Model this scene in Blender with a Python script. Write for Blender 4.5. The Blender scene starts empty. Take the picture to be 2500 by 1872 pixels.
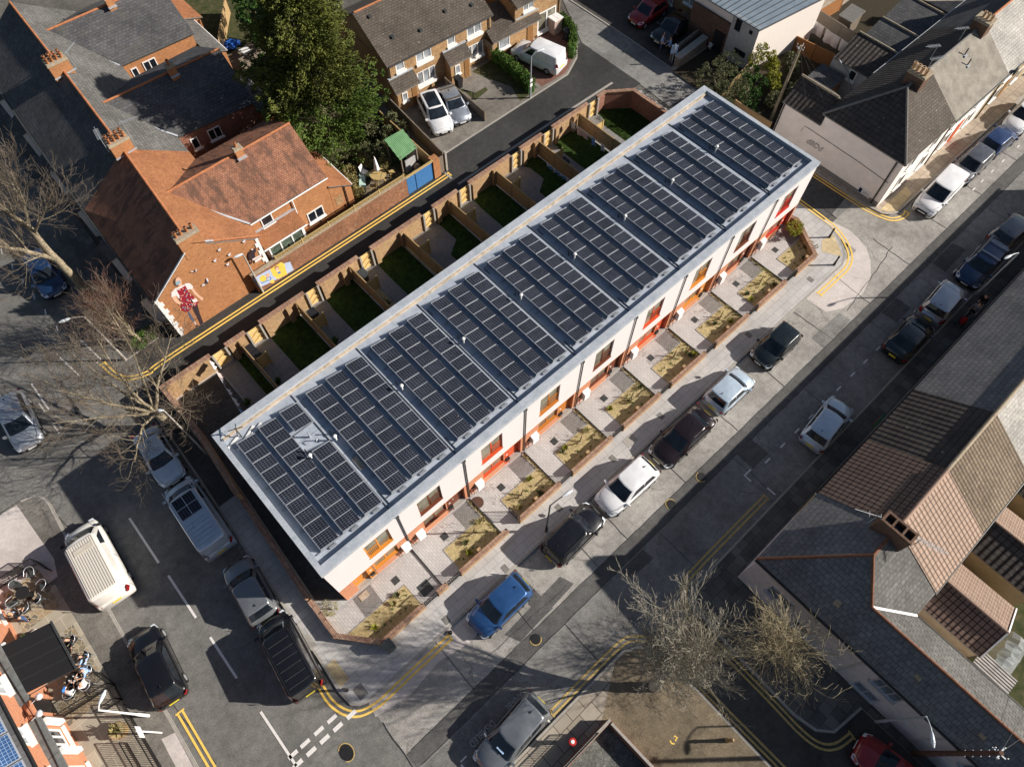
import bpy, bmesh, math, random
from mathutils import Vector, Matrix
random.seed(7)
R = math.radians
PI = math.pi
scene = bpy.context.scene
COL = scene.collection

# ---------------------------------------------------------------- camera, world, sun, exposure
F_PX, PITCH, ROLL, YAW = 1715.22, 1.083298, 0.0047145, 0.8255171   # focal length in pixels of a 2500 px wide frame
CAM = Vector((1.5110, -21.4983, 40.0))
_fw = Vector((math.cos(PITCH)*math.cos(YAW), math.cos(PITCH)*math.sin(YAW), -math.sin(PITCH)))
_rt = Vector((math.sin(YAW), -math.cos(YAW), 0)); _up = _rt.cross(_fw)
RT = _rt*math.cos(ROLL) + _up*math.sin(ROLL); UP = -_rt*math.sin(ROLL) + _up*math.cos(ROLL)
cam_data = bpy.data.cameras.new('camera'); cam = bpy.data.objects.new('camera', cam_data); COL.objects.link(cam)
cam_data.sensor_width = 36; cam_data.sensor_fit = 'HORIZONTAL'; cam_data.lens = F_PX/2500*36; cam_data.clip_end = 2000
m = Matrix((RT, UP, -_fw)).transposed().to_4x4(); m.translation = CAM; cam.matrix_world = m
scene.camera = cam

SUN_EL, SUN_AZ = R(28.3), R(-40.9)
world = bpy.data.worlds.new("World"); scene.world = world; world.use_nodes = True
wn = world.node_tree.nodes; wl = world.node_tree.links
sky = wn.new('ShaderNodeTexSky'); sky.sky_type = 'NISHITA'; sky.sun_disc = False
sky.sun_elevation = SUN_EL; sky.sun_rotation = PI/2 - SUN_AZ; sky.air_density = 1.0; sky.dust_density = 1.0
wl.new(sky.outputs['Color'], wn['Background'].inputs['Color']); wn['Background'].inputs['Strength'].default_value = 0.050
sd = bpy.data.lights.new('sun', 'SUN'); sd.energy = 5.0; sd.angle = R(0.55); sd.color = (1.0, 0.935, 0.85)
so = bpy.data.objects.new('sun', sd); COL.objects.link(so)
so.rotation_euler = Vector((math.cos(SUN_EL)*math.cos(SUN_AZ), math.cos(SUN_EL)*math.sin(SUN_AZ), math.sin(SUN_EL))).to_track_quat('Z', 'Y').to_euler()
vs = scene.view_settings; vs.view_transform = 'Standard'; vs.look = 'None'; vs.exposure = 0.5; vs.gamma = 1.0

K = 625/2212
def at(c, r, x, y, z=0.0):
    """where the sight line to a spot of the photograph meets the real height z"""
    px = 625*c + x*K; py = 468*r + y*K
    d = _fw*F_PX + RT*(px-1250) - UP*(py-936)
    return CAM + d*((CAM.z - z)/(-d.z))
def onwall(px, py, y0):
    d = _fw*F_PX + RT*(px-1250) - UP*(py-936)
    return CAM + d*((y0 - CAM.y)/d.y)

# ---------------------------------------------------------------- helpers
ORIG = {}
def tag(o, label=None, cat=None, group=None, kind=None):
    if label: o['label'] = label
    if cat: o['category'] = cat
    if group: o['group'] = group
    if kind: o['kind'] = kind
    return o
def thing(name, label, cat, loc=(0, 0, 0), rz=0.0, group=None):
    o = bpy.data.objects.new(name, None); COL.objects.link(o); o.empty_display_size = 0.3
    o.location = loc; o.rotation_euler = (0, 0, rz); ORIG[o] = Vector(loc)
    return tag(o, label, cat, group)
def copy_tree(o, parent=None):
    c = o.copy(); COL.objects.link(c); c.parent = parent; ORIG[c] = ORIG.get(o, Vector())
    for ch in [x for x in CH.get(o, [])]:
        d = copy_tree(ch, c); CH.setdefault(c, []).append(d)
    return c
CH = {}

class MB:
    """collects faces in world (or thing-local) metres, builds one mesh object"""
    def __init__(s): s.v = []; s.f = []; s.m = []; s.s = []
    def poly(s, pts, m=0, smooth=False):
        b = len(s.v); s.v += [tuple(p) for p in pts]; s.f.append(list(range(b, b+len(pts)))); s.m.append(m); s.s.append(smooth); return s
    def mesh(s, vs_, fs, m=0, smooth=False):
        b = len(s.v); s.v += [tuple(p) for p in vs_]
        for f in fs: s.f.append([b+i for i in f]); s.m.append(m); s.s.append(smooth)
        return s
    def box(s, x0, x1, y0, y1, z0, z1, m=0):
        if x0 > x1: x0, x1 = x1, x0
        if y0 > y1: y0, y1 = y1, y0
        v = [(x0,y0,z0),(x1,y0,z0),(x1,y1,z0),(x0,y1,z0),(x0,y0,z1),(x1,y0,z1),(x1,y1,z1),(x0,y1,z1)]
        return s.mesh(v, [(0,3,2,1),(4,5,6,7),(0,1,5,4),(1,2,6,5),(2,3,7,6),(3,0,4,7)], m)
    def bar(s, a, b, w, h, m=0, up=(0, 0, 1)):
        """box between a and b, w wide, h high, centred on the line"""
        a = Vector(a); b = Vector(b); d = (b-a).normalized(); u = Vector(up)
        if abs(d.dot(u)) > .98: u = Vector((1, 0, 0))
        sx = d.cross(u).normalized()*(w/2); sy = sx.cross(d).normalized()*(h/2)
        v = [a-sx-sy, a+sx-sy, a+sx+sy, a-sx+sy, b-sx-sy, b+sx-sy, b+sx+sy, b-sx+sy]
        return s.mesh(v, [(0,1,2,3),(7,6,5,4),(0,4,5,1),(1,5,6,2),(2,6,7,3),(3,7,4,0)], m)
    def tube(s, pts, rad, n=6, m=0, cap=True, smooth=True):
        pts = [Vector(p) for p in pts]; rings = []
        if not isinstance(rad, (list, tuple)): rad = [rad]*len(pts)
        ref = None; V = []
        for i, p in enumerate(pts):
            d = (pts[min(i+1, len(pts)-1)] - pts[max(i-1, 0)]).normalized()
            if ref is None: ref = Vector((0, 0, 1)) if abs(d.z) < .9 else Vector((1, 0, 0))
            a = d.cross(ref).normalized(); b = a.cross(d).normalized(); ref = b
            rings.append(len(V)); V += [p + a*math.cos(2*PI*k/n)*rad[i] + b*math.sin(2*PI*k/n)*rad[i] for k in range(n)]
        F = []
        for i in range(len(pts)-1):
            for k in range(n): F.append((rings[i]+k, rings[i]+(k+1) % n, rings[i+1]+(k+1) % n, rings[i+1]+k))
        s.mesh(V, F, m, smooth)
        if cap:
            s.poly(V[:n][::-1], m); s.poly(V[-n:], m)
        return s
    def cyl(s, c, r, z0, z1, n=16, m=0, r1=None):
        return s.tube([(c[0], c[1], z0), (c[0], c[1], z1)], [r, r if r1 is None else r1], n, m)
    def prism(s, pts, z0, z1, m=0, mside=None):
        pts = ccw(pts); n = len(pts); ms = m if mside is None else mside
        s.poly([(p[0], p[1], z1) for p in pts], m)
        for i in range(n):
            a = pts[i]; b = pts[(i+1) % n]; s.poly([(a[0],a[1],z0),(b[0],b[1],z0),(b[0],b[1],z1),(a[0],a[1],z1)], ms)
        return s
    def slab(s, pts, t=.12, m=0, mside=None):
        """sloped roof sheet: top face and an underside t lower, with edges"""
        pts = [Vector(p) for p in pts]; ms = m if mside is None else mside
        nrm = (pts[1]-pts[0]).cross(pts[2]-pts[1])
        if nrm.z < 0: pts = pts[::-1]
        lo = [p - Vector((0, 0, t)) for p in pts]; s.poly(pts, m); s.poly(lo[::-1], ms)
        for i in range(len(pts)):
            j = (i+1) % len(pts); s.poly([lo[i], lo[j], pts[j], pts[i]], ms)
        return s
    def blob(s, c, rx, ry, rz, m=0, n=8, k=5):
        c = Vector(c); V = []; F = []
        for i in range(k+1):
            t = PI*i/k
            for j in range(n): V.append(c+Vector((rx*math.sin(t)*math.cos(2*PI*j/n), ry*math.sin(t)*math.sin(2*PI*j/n), rz*math.cos(t))))
        for i in range(k):
            for j in range(n): F.append((i*n+j, (i+1)*n+j, (i+1)*n+(j+1) % n, i*n+(j+1) % n))
        return s.mesh(V, F, m, True)
    def build(s, name, mats, parent=None, loc=None):
        if not isinstance(mats, (list, tuple)): mats = [mats]
        me = bpy.data.meshes.new(name); o0 = Vector((0, 0, 0))
        if parent is not None: o0 = ORIG.get(parent, o0)
        elif loc is not None: o0 = Vector(loc)
        me.from_pydata([(v[0]-o0.x, v[1]-o0.y, v[2]-o0.z) for v in s.v], [], s.f)
        for mt in mats: me.materials.append(mt)
        me.polygons.foreach_set('material_index', s.m); me.polygons.foreach_set('use_smooth', s.s)
        uv = me.uv_layers.new(name='UVMap').data; li = 0; buf = []
        for f in s.f:
            P = [Vector(s.v[i]) for i in f[:4]]
            n = (P[1]-P[0]).cross(P[2]-P[0])
            if n.length < 1e-9 and len(P) > 3: n = (P[2]-P[0]).cross(P[3]-P[0])
            if n.length < 1e-12: n = Vector((0, 0, 1))
            n.normalize()
            if abs(n.z) > .995: a = Vector((1, 0, 0)); b = Vector((0, 1, 0))
            else: a = Vector((0, 0, 1)).cross(n).normalized(); b = n.cross(a)
            for i in f:
                q = Vector(s.v[i]); buf += [q.dot(a), q.dot(b)]
        uv.foreach_set('uv', buf); me.update()
        o = bpy.data.objects.new(name, me); COL.objects.link(o); o.location = o0 if (parent is None) else (0, 0, 0)
        ORIG[o] = o0
        if parent is not None: o.parent = parent; CH.setdefault(parent, []).append(o)
        return o
def ccw(pts):
    a = sum(pts[i][0]*pts[(i+1) % len(pts)][1]-pts[(i+1) % len(pts)][0]*pts[i][1] for i in range(len(pts)))
    return list(pts) if a > 0 else list(pts)[::-1]
def struct(name, mb, mats): return tag(mb.build(name, mats), kind='structure')
def smoothline(pts, k=6):
    P = [Vector((p[0], p[1], 0)) for p in pts]; out = []
    for i in range(len(P)-1):
        p0 = P[max(i-1, 0)]; p1 = P[i]; p2 = P[i+1]; p3 = P[min(i+2, len(P)-1)]
        for j in range(k):
            t = j/k; out.append(.5*((2*p1)+(-p0+p2)*t+(2*p0-5*p1+4*p2-p3)*t*t+(-p0+3*p1-3*p2+p3)*t**3))
    out.append(P[-1]); return out
def ribbon(mb, pts, w, z, off=0.0, m=0):
    P = [Vector((p[0], p[1], 0)) for p in pts]; L = []; Rr = []
    for i, p in enumerate(P):
        d = (P[min(i+1, len(P)-1)]-P[max(i-1, 0)]).normalized(); n = Vector((-d.y, d.x, 0))
        L.append(p+n*(off+w/2)); Rr.append(p+n*(off-w/2))
    for i in range(len(P)-1):
        mb.poly([(Rr[i].x,Rr[i].y,z),(Rr[i+1].x,Rr[i+1].y,z),(L[i+1].x,L[i+1].y,z),(L[i].x,L[i].y,z)], m)
    return mb
def facade(mb, P0, du, n, L, z0, z1, holes=(), t=.25, m=0, band=None):
    """wall panel with real openings; holes (a0,a1,b0,b1) along du and z; band (z, material) changes material below z"""
    P0 = Vector((P0[0], P0[1], 0)); du = Vector((du[0], du[1], 0)).normalized(); n = Vector((n[0], n[1], 0)).normalized()
    xs = sorted({0, L, *[h[0] for h in holes], *[h[1] for h in holes]}); zs = sorted({z0, z1, *([band[0]] if band else []), *[h[2] for h in holes], *[h[3] for h in holes]})
    for i in range(len(xs)-1):
        for j in range(len(zs)-1):
            cx = (xs[i]+xs[i+1])/2; cz = (zs[j]+zs[j+1])/2
            if any(h[0] < cx < h[1] and h[2] < cz < h[3] for h in holes): continue
            mm = band[1] if band and cz < band[0] else m
            a = P0+du*xs[i]; b = P0+du*xs[i+1]; c = b-n*t; d = a-n*t; lo, hi = zs[j], zs[j+1]
            V = [(q.x, q.y, lo) for q in (a, b, c, d)]+[(q.x, q.y, hi) for q in (a, b, c, d)]
            F = [(0,3,2,1),(4,5,6,7),(0,1,5,4),(1,2,6,5),(2,3,7,6),(3,0,4,7)]
            if du.cross(n).z > 0: F = [f[::-1] for f in F]
            mb.mesh(V, F, mm)
    return mb
def window(parent, P, du, n, w, h, fm, gm, cols=2, rows=1, sill=True, fr=.07, set_=.0, name='window', sill_m=None, bars=None):
    """P lower-left corner on the wall face (3d), du along wall, n outward; frame (part) with glass and sill as sub-parts"""
    P = Vector(P); du = Vector((du[0], du[1], 0)).normalized(); n = Vector((n[0], n[1], 0)).normalized(); up = Vector((0, 0, 1))
    c = P+n*(.03-set_)
    mb = MB(); hw = fr/2
    mb.bar(c+up*hw, c+du*w+up*hw, .06, fr); mb.bar(c+up*(h-hw), c+du*w+up*(h-hw), .06, fr)
    mb.bar(c+du*hw+up*fr, c+du*hw+up*(h-fr), .06, fr, up=du); mb.bar(c+du*(w-hw)+up*fr, c+du*(w-hw)+up*(h-fr), .06, fr, up=du)
    for i in range(1, cols): mb.bar(c+du*(w*i/cols)+up*fr, c+du*(w*i/cols)+up*(h-fr), .055, fr, up=du)
    for i in range(1, rows): mb.bar(c+du*fr+up*(h*i/rows), c+du*(w-fr)+up*(h*i/rows), .05, fr*.7)
    o = mb.build(name, fm, parent)
    g = MB(); q = P+n*(.012-set_); e = .02
    g.bar(q+du*e+up*(h/2), q+du*(w-e)+up*(h/2), .012, h-2*e); g.build('glass', gm, o)
    if sill:
        s_ = MB(); s_.bar(P-du*.08+n*.07-up*.06, P+du*(w+.08)+n*.07-up*.06, .16, .11); s_.build('sill', sill_m or fm, o)
    return o
# ---------------------------------------------------------------- materials
MAT = {}
class N:
    def __init__(s, name):
        s.mat = bpy.data.materials.new(name); s.mat.use_nodes = True; s.t = s.mat.node_tree; s.n = s.t.nodes; s.b = s.n['Principled BSDF']
        s.out = s.n['Material Output']; MAT[name] = s.mat
    def add(s, typ, **kw):
        x = s.n.new('ShaderNode'+typ)
        for k, v in kw.items():
            if k in x.inputs: s.set(x.inputs[k], v)
            else: setattr(x, k, v)
        return x
    def set(s, inp, v):
        if hasattr(v, 'node') or isinstance(v, bpy.types.NodeSocket): s.t.links.new(v, inp)
        else:
            if inp.type == 'RGBA' and len(v) == 3: v = (*v, 1)
            inp.default_value = v
    def uv(s): return s.add('UVMap').outputs[0]
    def pos(s): return s.add('NewGeometry').outputs['Position']
    def noise(s, vec, scale, detail=4, rough=.6):
        x = s.add('TexNoise', Scale=scale, Detail=detail, Roughness=rough); s.t.links.new(vec, x.inputs['Vector']); return x.outputs['Fac']
    def ramp(s, fac, stops):
        x = s.add('ValToRGB'); s.t.links.new(fac, x.inputs[0]); cr = x.color_ramp
        while len(cr.elements) < len(stops): cr.elements.new(.5)
        for e, (p, c) in zip(cr.elements, stops):
            e.position = p; e.color = (*c, 1) if not isinstance(c, (int, float)) else (c, c, c, 1)
        return x.outputs[0]
    def mix(s, a, b, fac=.5, mode='MIX'):
        x = s.add('Mix', data_type='RGBA', blend_type=mode)
        s.set(x.inputs[0], fac); s.set(x.inputs[6], a); s.set(x.inputs[7], b); return x.outputs[2]
    def math(s, op, a, b=None, c=None):
        x = s.add('Math', operation=op)
        for i, v in enumerate((a, b, c)):
            if v is not None: s.set(x.inputs[i], v)
        return x.outputs[0]
    def bump(s, h, strength=.3, dist=.02):
        x = s.add('Bump', Strength=strength, Distance=dist); s.t.links.new(h, x.inputs['Height']); s.t.links.new(x.outputs[0], s.b.inputs['Normal'])
    def fin(s, col, rough=.85, spec=.25, metal=0.0):
        s.set(s.b.inputs['Base Color'], col); s.set(s.b.inputs['Roughness'], rough); s.b.inputs['Specular IOR Level'].default_value = spec; s.b.inputs['Metallic'].default_value = metal
        return s.mat
def sc(c, k): return tuple(min(1, x*k) for x in c)
def plain(name, c, rough=.6, spec=.3, metal=0.0, var=.12, scale=6.0):
    n = N(name); f = n.noise(n.pos(), scale, 5)
    return n.fin(n.ramp(f, [(.3, sc(c, 1-var)), (.7, sc(c, 1+var))]), rough, spec, metal)
def brick(name, c1, c2, mortar, bw=.225, rh=.075, ms=.010, var=.35, stain=.25, patch=None):
    n = N(name); u = n.uv()
    t = n.add('TexBrick', Color1=c1, Color2=c2, Mortar=mortar, Scale=1.0); t.inputs['Mortar Size'].default_value = ms
    t.inputs['Brick Width'].default_value = bw; t.inputs['Row Height'].default_value = rh; t.inputs['Bias'].default_value = 0; n.t.links.new(u, t.inputs['Vector'])
    big = n.noise(n.pos(), .7, 6, .65); mid = n.noise(n.pos(), 7, 4, .7)
    c = n.mix(t.outputs['Color'], n.ramp(mid, [(.3, 1-var), (.7, 1+var*.6)]), 1.0, 'MULTIPLY')
    c = n.mix(c, n.ramp(big, [(.3, 1-stain), (.6, 1.0)]), 1.0, 'MULTIPLY')
    if patch: c = n.mix(c, patch, n.ramp(n.noise(n.pos(), 1.3, 7, .75), [(.60, 0.0), (.68, .7)]))
    n.bump(t.outputs['Fac'], -.25, .01); return n.fin(c, .92, .15)
def asphalt(name, base, tint=(1.0, .97, .9), crack=.6, var=.3, speck=.5, big=.35):
    n = N(name); p = n.pos(); c = sc(tint, base)
    a = n.noise(p, .23, 6, .6); b = n.noise(p, 2.1, 6, .7); s_ = n.noise(p, 14, 4, .85); s2 = n.noise(p, 42, 3, .85)
    col = n.mix(c, n.ramp(a, [(.3, 1-big), (.5, 1.0), (.72, 1+big*.7)]), 1, 'MULTIPLY')
    col = n.mix(col, n.ramp(b, [(.3, 1-var), (.55, 1.0), (.8, 1+var)]), 1, 'MULTIPLY')
    col = n.mix(col, n.ramp(s_, [(.25, 1-speck), (.5, 1.0), (.75, 1+speck)]), 1, 'MULTIPLY')
    col = n.mix(col, n.ramp(s2, [(.3, 1-speck), (.7, 1+speck)]), 1, 'MULTIPLY')
    if crack:
        w = n.add('VectorMath', operation='ADD'); n.t.links.new(p, w.inputs[0])
        nz = n.add('TexNoise', Scale=1.1, Detail=6); n.t.links.new(p, nz.inputs['Vector'])
        sw = n.add('VectorMath', operation='SCALE'); n.t.links.new(nz.outputs['Color'], sw.inputs[0]); sw.inputs['Scale'].default_value = 1.6; n.t.links.new(sw.outputs[0], w.inputs[1])
        v = n.add('TexVoronoi', feature='DISTANCE_TO_EDGE', Scale=.22); n.t.links.new(w.outputs[0], v.inputs['Vector'])
        k = n.ramp(v.outputs['Distance'], [(.0035, 1.0), (.009, 0.0)]); k = n.math('MULTIPLY', k, n.ramp(a, [(.42, 0.0), (.6, crack)]))
        col = n.mix(col, sc(c, .28), k)
        v2 = n.add('TexVoronoi', feature='F1', Scale=.45); n.t.links.new(w.outputs[0], v2.inputs['Vector'])
        ptch = n.ramp(v2.outputs['Color'], [(.25, .82), (.5, 1.0), (.8, 1.1)]); col = n.mix(col, ptch, .45, 'MULTIPLY')
    n.bump(s_, .25, .008); return n.fin(col, .9, .2)
def paving(name, c1, c2, joint, w, h, ang=0.0, ms=.012, var=.2, offset=.5):
    n = N(name); mp = n.add('Mapping'); n.t.links.new(n.pos(), mp.inputs['Vector']); mp.inputs['Rotation'].default_value = (0, 0, ang)
    t = n.add('TexBrick', Color1=c1, Color2=c2, Mortar=joint, Scale=1.0); t.offset = offset
    t.inputs['Mortar Size'].default_value = ms; t.inputs['Brick Width'].default_value = w; t.inputs['Row Height'].default_value = h; n.t.links.new(mp.outputs[0], t.inputs['Vector'])
    a = n.noise(n.pos(), .6, 7, .65); b = n.noise(n.pos(), 30, 4, .8)
    c = n.mix(t.outputs['Color'], n.ramp(a, [(.3, 1-var), (.7, 1+var)]), 1, 'MULTIPLY'); c = n.mix(c, n.ramp(b, [(.3, .86), (.7, 1.12)]), 1, 'MULTIPLY')
    n.bump(t.outputs['Fac'], -.2, .01); return n.fin(c, .88, .2)
def rooftile(name, c1, c2, gap, w=.28, h=.22, prof=0.0, lichen=None, var=.25, rowb=.5, stain=None, ms=.012, streak=False):
    n = N(name); u = n.uv()
    t = n.add('TexBrick', Color1=c1, Color2=c2, Mortar=gap, Scale=1.0); t.inputs['Mortar Size'].default_value = ms
    t.inputs['Brick Width'].default_value = w; t.inputs['Row Height'].default_value = h; n.t.links.new(u, t.inputs['Vector'])
    if prof: t.offset = 0.0
    p = n.pos(); a = n.noise(p, .5, 7, .65); b = n.noise(p, 6, 5, .7)
    c = n.mix(t.outputs['Color'], n.ramp(a, [(.3, 1-var), (.7, 1+var)]), 1, 'MULTIPLY'); c = n.mix(c, n.ramp(b, [(.3, 1-var), (.7, 1+var)]), 1, 'MULTIPLY')
    if stain: c = n.mix(c, stain, n.ramp(n.noise(p, 1.1, 8, .7), [(.52, 0.0), (.64, .75)]))
    if streak:
        mp = n.add('Mapping'); n.t.links.new(u, mp.inputs['Vector']); mp.inputs['Scale'].default_value = (1.7, .42, 1); mp.inputs['Rotation'].default_value = (0, 0, .25)
        c = n.mix(c, (.10,.06,.045), n.ramp(n.noise(mp.outputs[0], 1.0, 9, .72), [(.50, 0.0), (.58, .72)]))
    if lichen: c = n.mix(c, lichen, n.ramp(n.noise(p, 5.5, 2, .5), [(.73, 0.0), (.76, .9)]))
    sp = n.add('SeparateXYZ'); n.t.links.new(u, sp.inputs[0])
    row = n.math('FRACT', n.math('DIVIDE', sp.outputs[1], h)); hgt = n.math('MULTIPLY', n.math('SUBTRACT', 1.0, row), rowb)
    if prof:
        ww = n.math('SINE', n.math('MULTIPLY', sp.outputs[0], 2*PI/w)); hgt = n.math('ADD', hgt, n.math('MULTIPLY', ww, prof))
        c = n.mix(c, sc(gap, 1.0), n.ramp(ww, [(-.0, 0.0), (.02, .0)])) if False else c
    n.bump(hgt, .9, .035); return n.fin(c, .85, .2)
def foliage(name, a, b, c=None, scale=1.2):
    n = N(name); f = n.noise(n.pos(), scale, 4, .7); f2 = n.noise(n.pos(), scale*9, 2, .5)
    col = n.ramp(f, [(.35, a), (.62, b)] + ([(.75, c)] if c else [])); col = n.mix(col, n.ramp(f2, [(.3, .6), (.7, 1.35)]), 1, 'MULTIPLY')
    return n.fin(col, .7, .2)
def paint(name, c, metal=.35, rough=.28, coat=1.0):
    n = N(name); f = n.noise(n.pos(), 1.7, 6, .65); col = n.ramp(f, [(.3, sc(c, .88)), (.7, sc(c, 1.06))])
    n.fin(col, n.ramp(f, [(.3, rough*.8), (.7, rough*1.5)]), .5, metal); n.b.inputs['Coat Weight'].default_value = coat; n.b.inputs['Coat Roughness'].default_value = .06; return n.mat
def glass(name, c=(.012, .016, .022), rough=.06):
    n = N(name); f = n.noise(n.pos(), 1.4, 4); return n.fin(n.ramp(f, [(.35, sc(c, .6)), (.7, sc(c, 1.7))]), rough, .6)

brick('brick_orange', (.48,.205,.085), (.39,.15,.06), (.42,.25,.13), var=.25, stain=.15)
brick('brick_old', (.34,.13,.06), (.25,.085,.04), (.36,.26,.18), var=.4, stain=.35, patch=(.42,.30,.2))
brick('brick_buff', (.46,.27,.12), (.33,.17,.075), (.44,.33,.2), var=.35)
brick('brick_yellow', (.50,.31,.14), (.40,.22,.10), (.45,.36,.25), var=.3, stain=.15)
brick('brick_salmon', (.62,.25,.13), (.54,.20,.10), (.5,.30,.2), var=.15, stain=.05)
brick('brick_red', (.30,.10,.06), (.24,.075,.045), (.36,.28,.22), var=.3)
brick('brick_brown', (.17,.09,.06), (.12,.06,.04), (.2,.16,.12), var=.3)
brick('coping_brick', (.55,.36,.25), (.38,.2,.14), (.16,.11,.08), bw=.085, rh=.5, ms=.014, var=.25)
brick('stone_block', (.30,.27,.23), (.24,.21,.18), (.12,.11,.1), bw=.5, rh=.22, ms=.02)
plain('render_white', (.68,.635,.625), .85, .2, var=.025, scale=.8)
plain('render_cream', (.84,.775,.715), .9, .1, var=.07, scale=1.5)
plain('render_bright', (.84,.77,.71), .9, .1, var=.04)
plain('render_grey', (.42,.41,.40), .95, .1, var=.12, scale=2.5)
plain('render_lilac', (.52,.49,.50), .95, .1, var=.12, scale=3)
plain('render_tan', (.42,.33,.21), .95, .1, var=.1, scale=3)
plain('white_trim', (.78,.77,.75), .5, .4, var=.05)
plain('lead_flashing', (.40,.42,.45), .5, .4, var=.2)
plain('black_metal', (.018,.017,.017), .45, .5, var=.3)
plain('dark_metal', (.045,.05,.05), .5, .5, var=.3)
plain('galvanised', (.42,.45,.48), .45, .5, .3, var=.15)
plain('aluminium', (.62,.64,.68), .35, .5, .6, var=.08)
plain('concrete', (.36,.335,.30), .9, .15, var=.15)
plain('concrete_dark', (.20,.19,.175), .9, .15, var=.2)
plain('soil', (.055,.045,.03), .95, .1, var=.4, scale=9)  # soil darkened so its colour carries the shade of the right-hand yard
plain('plastic_black', (.02,.02,.022), .4, .4)
plain('plastic_green', (.02,.10,.05), .5, .4)
plain('plastic_blue', (.02,.10,.40), .4, .4)
plain('cloth_white', (.72,.72,.74), .9, .1, var=.12, scale=12)
plain('cloth_blue', (.22,.38,.68), .9, .1, var=.4, scale=14)
plain('cloth_pink', (.55,.42,.40), .9, .1)
plain('roof_timber_strip', (.46,.38,.29), .8, .2, var=.35, scale=3)
plain('terracotta', (.42,.17,.07), .8, .2, var=.25, scale=9)
plain('terracotta_cream', (.62,.40,.22), .8, .2, var=.25, scale=9)
plain('ridge_orange', (.40,.16,.075), .85, .2, var=.25, scale=5)
plain('mortar_cap', (.36,.30,.22), .95, .1, var=.25)
plain('yellow_paint', (.88,.57,.13), .75, .3, var=.16, scale=14)
plain('yellow_worn', (.50,.36,.14), .85, .2, var=.35, scale=12)
plain('white_paint', (.72,.69,.66), .75, .3, var=.12, scale=16)
plain('white_worn', (.46,.45,.43), .85, .2, var=.3, scale=12)
plain('bark', (.27,.225,.155), .95, .1, var=.4, scale=7)
plain('bark_pale', (.46,.42,.33), .95, .1, var=.35, scale=9)
plain('twig', (.13,.105,.08), .95, .1, var=.3, scale=4)
plain('twig_olive', (.32,.295,.24), .95, .1, var=.35, scale=4)
plain('twig_red', (.13,.075,.055), .95, .1, var=.3, scale=4)
plain('tyre', (.018,.018,.018), .8, .3)
plain('rim', (.55,.56,.58), .3, .5, .6)
plain('lamp_clear', (.62,.66,.70), .15, .6)
plain('lamp_red', (.22,.010,.010), .2, .6)
plain('plate_yellow', (.75,.60,.05), .5, .3)
plain('plate_white', (.75,.75,.72), .5, .3)
plain('skin', (.55,.33,.23), .6, .3, var=.05); plain('skin_dark', (.30,.17,.11), .6, .3, var=.05)
plain('hair_dark', (.035,.025,.02), .7, .3); plain('hair_blond', (.42,.30,.17), .7, .3)
for nm, c in dict(black=(.018,.018,.02), navy=(.02,.03,.07), lightblue=(.35,.50,.72), white=(.78,.78,.8), capblue=(.06,.22,.62), khaki=(.34,.27,.17), grey=(.2,.2,.21), denim=(.06,.10,.2), red=(.45,.03,.03)).items(): plain('cloth_'+nm if nm != 'white' else 'shirt_white', c, .9, .1, var=.15, scale=15)
def timber(name, c, w=.1):
    n = N(name); u = n.uv(); mp = n.add('Mapping'); n.t.links.new(u, mp.inputs[0]); mp.inputs['Scale'].default_value = (8, .8, 1)
    f = n.noise(mp.outputs[0], 3, 5, .7); sp = n.add('SeparateXYZ'); n.t.links.new(u, sp.inputs[0]); fr = n.math('FRACT', n.math('DIVIDE', sp.outputs[0], w))
    g = n.ramp(fr, [(.04, .25), (.1, 1.0), (.92, 1.0), (.97, .25)]); col = n.mix(n.ramp(f, [(.3, sc(c, .7)), (.7, sc(c, 1.2))]), g, 1, 'MULTIPLY'); return n.fin(col, .85, .2)
timber('timber_new', (.86,.60,.26)); timber('timber_fence', (.42,.285,.14), .12); timber('timber_grey', (.22,.18,.14), .14); timber('timber_gold', (.55,.40,.17), .12); timber('timber_orange', (.38,.17,.065), .16)
timber('blue_boards', (.06,.20,.46), .12)
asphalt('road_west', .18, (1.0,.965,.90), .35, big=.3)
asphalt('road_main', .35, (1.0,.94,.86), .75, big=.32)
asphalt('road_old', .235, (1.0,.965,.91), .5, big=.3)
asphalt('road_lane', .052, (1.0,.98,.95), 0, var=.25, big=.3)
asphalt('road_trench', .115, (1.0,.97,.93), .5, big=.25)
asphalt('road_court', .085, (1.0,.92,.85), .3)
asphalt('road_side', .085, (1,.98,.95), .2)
asphalt('concrete_slab', .56, (1.0,.90,.84), .5, var=.12, speck=.2, big=.2)
asphalt('pave_brown', .19, (1.0,.80,.54), .3, var=.3)
asphalt('pave_drive', .22, (1.0,.9,.78), .5, var=.25)
asphalt('gravel_dark', .15, (1.0,1.02,.92), 0, var=.6, speck=.9)
asphalt('ground_mat', .13, (1.0,.93,.82), .3)
asphalt('pave_west_bit', .185, (1.0,.93,.82), .25)
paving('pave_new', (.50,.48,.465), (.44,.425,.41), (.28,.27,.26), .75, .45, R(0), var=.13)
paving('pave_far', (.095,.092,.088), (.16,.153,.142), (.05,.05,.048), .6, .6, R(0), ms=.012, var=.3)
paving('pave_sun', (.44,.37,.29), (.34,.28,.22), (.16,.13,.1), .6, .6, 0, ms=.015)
paving('pave_old', (.37,.32,.26), (.30,.26,.21), (.10,.08,.06), .9, .75, R(0), ms=.02)
paving('block_light', (.53,.505,.485), (.47,.45,.435), (.33,.315,.30), .3, .15, R(90), ms=.010, var=.1)
paving('block_dark', (.27,.255,.24), (.21,.2,.19), (.12,.11,.105), .2, .1, R(0), ms=.01, var=.12)
paving('block_rear', (.30,.29,.28), (.23,.22,.215), (.12,.11,.105), .2, .1, R(0), ms=.01, var=.1)
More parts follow.
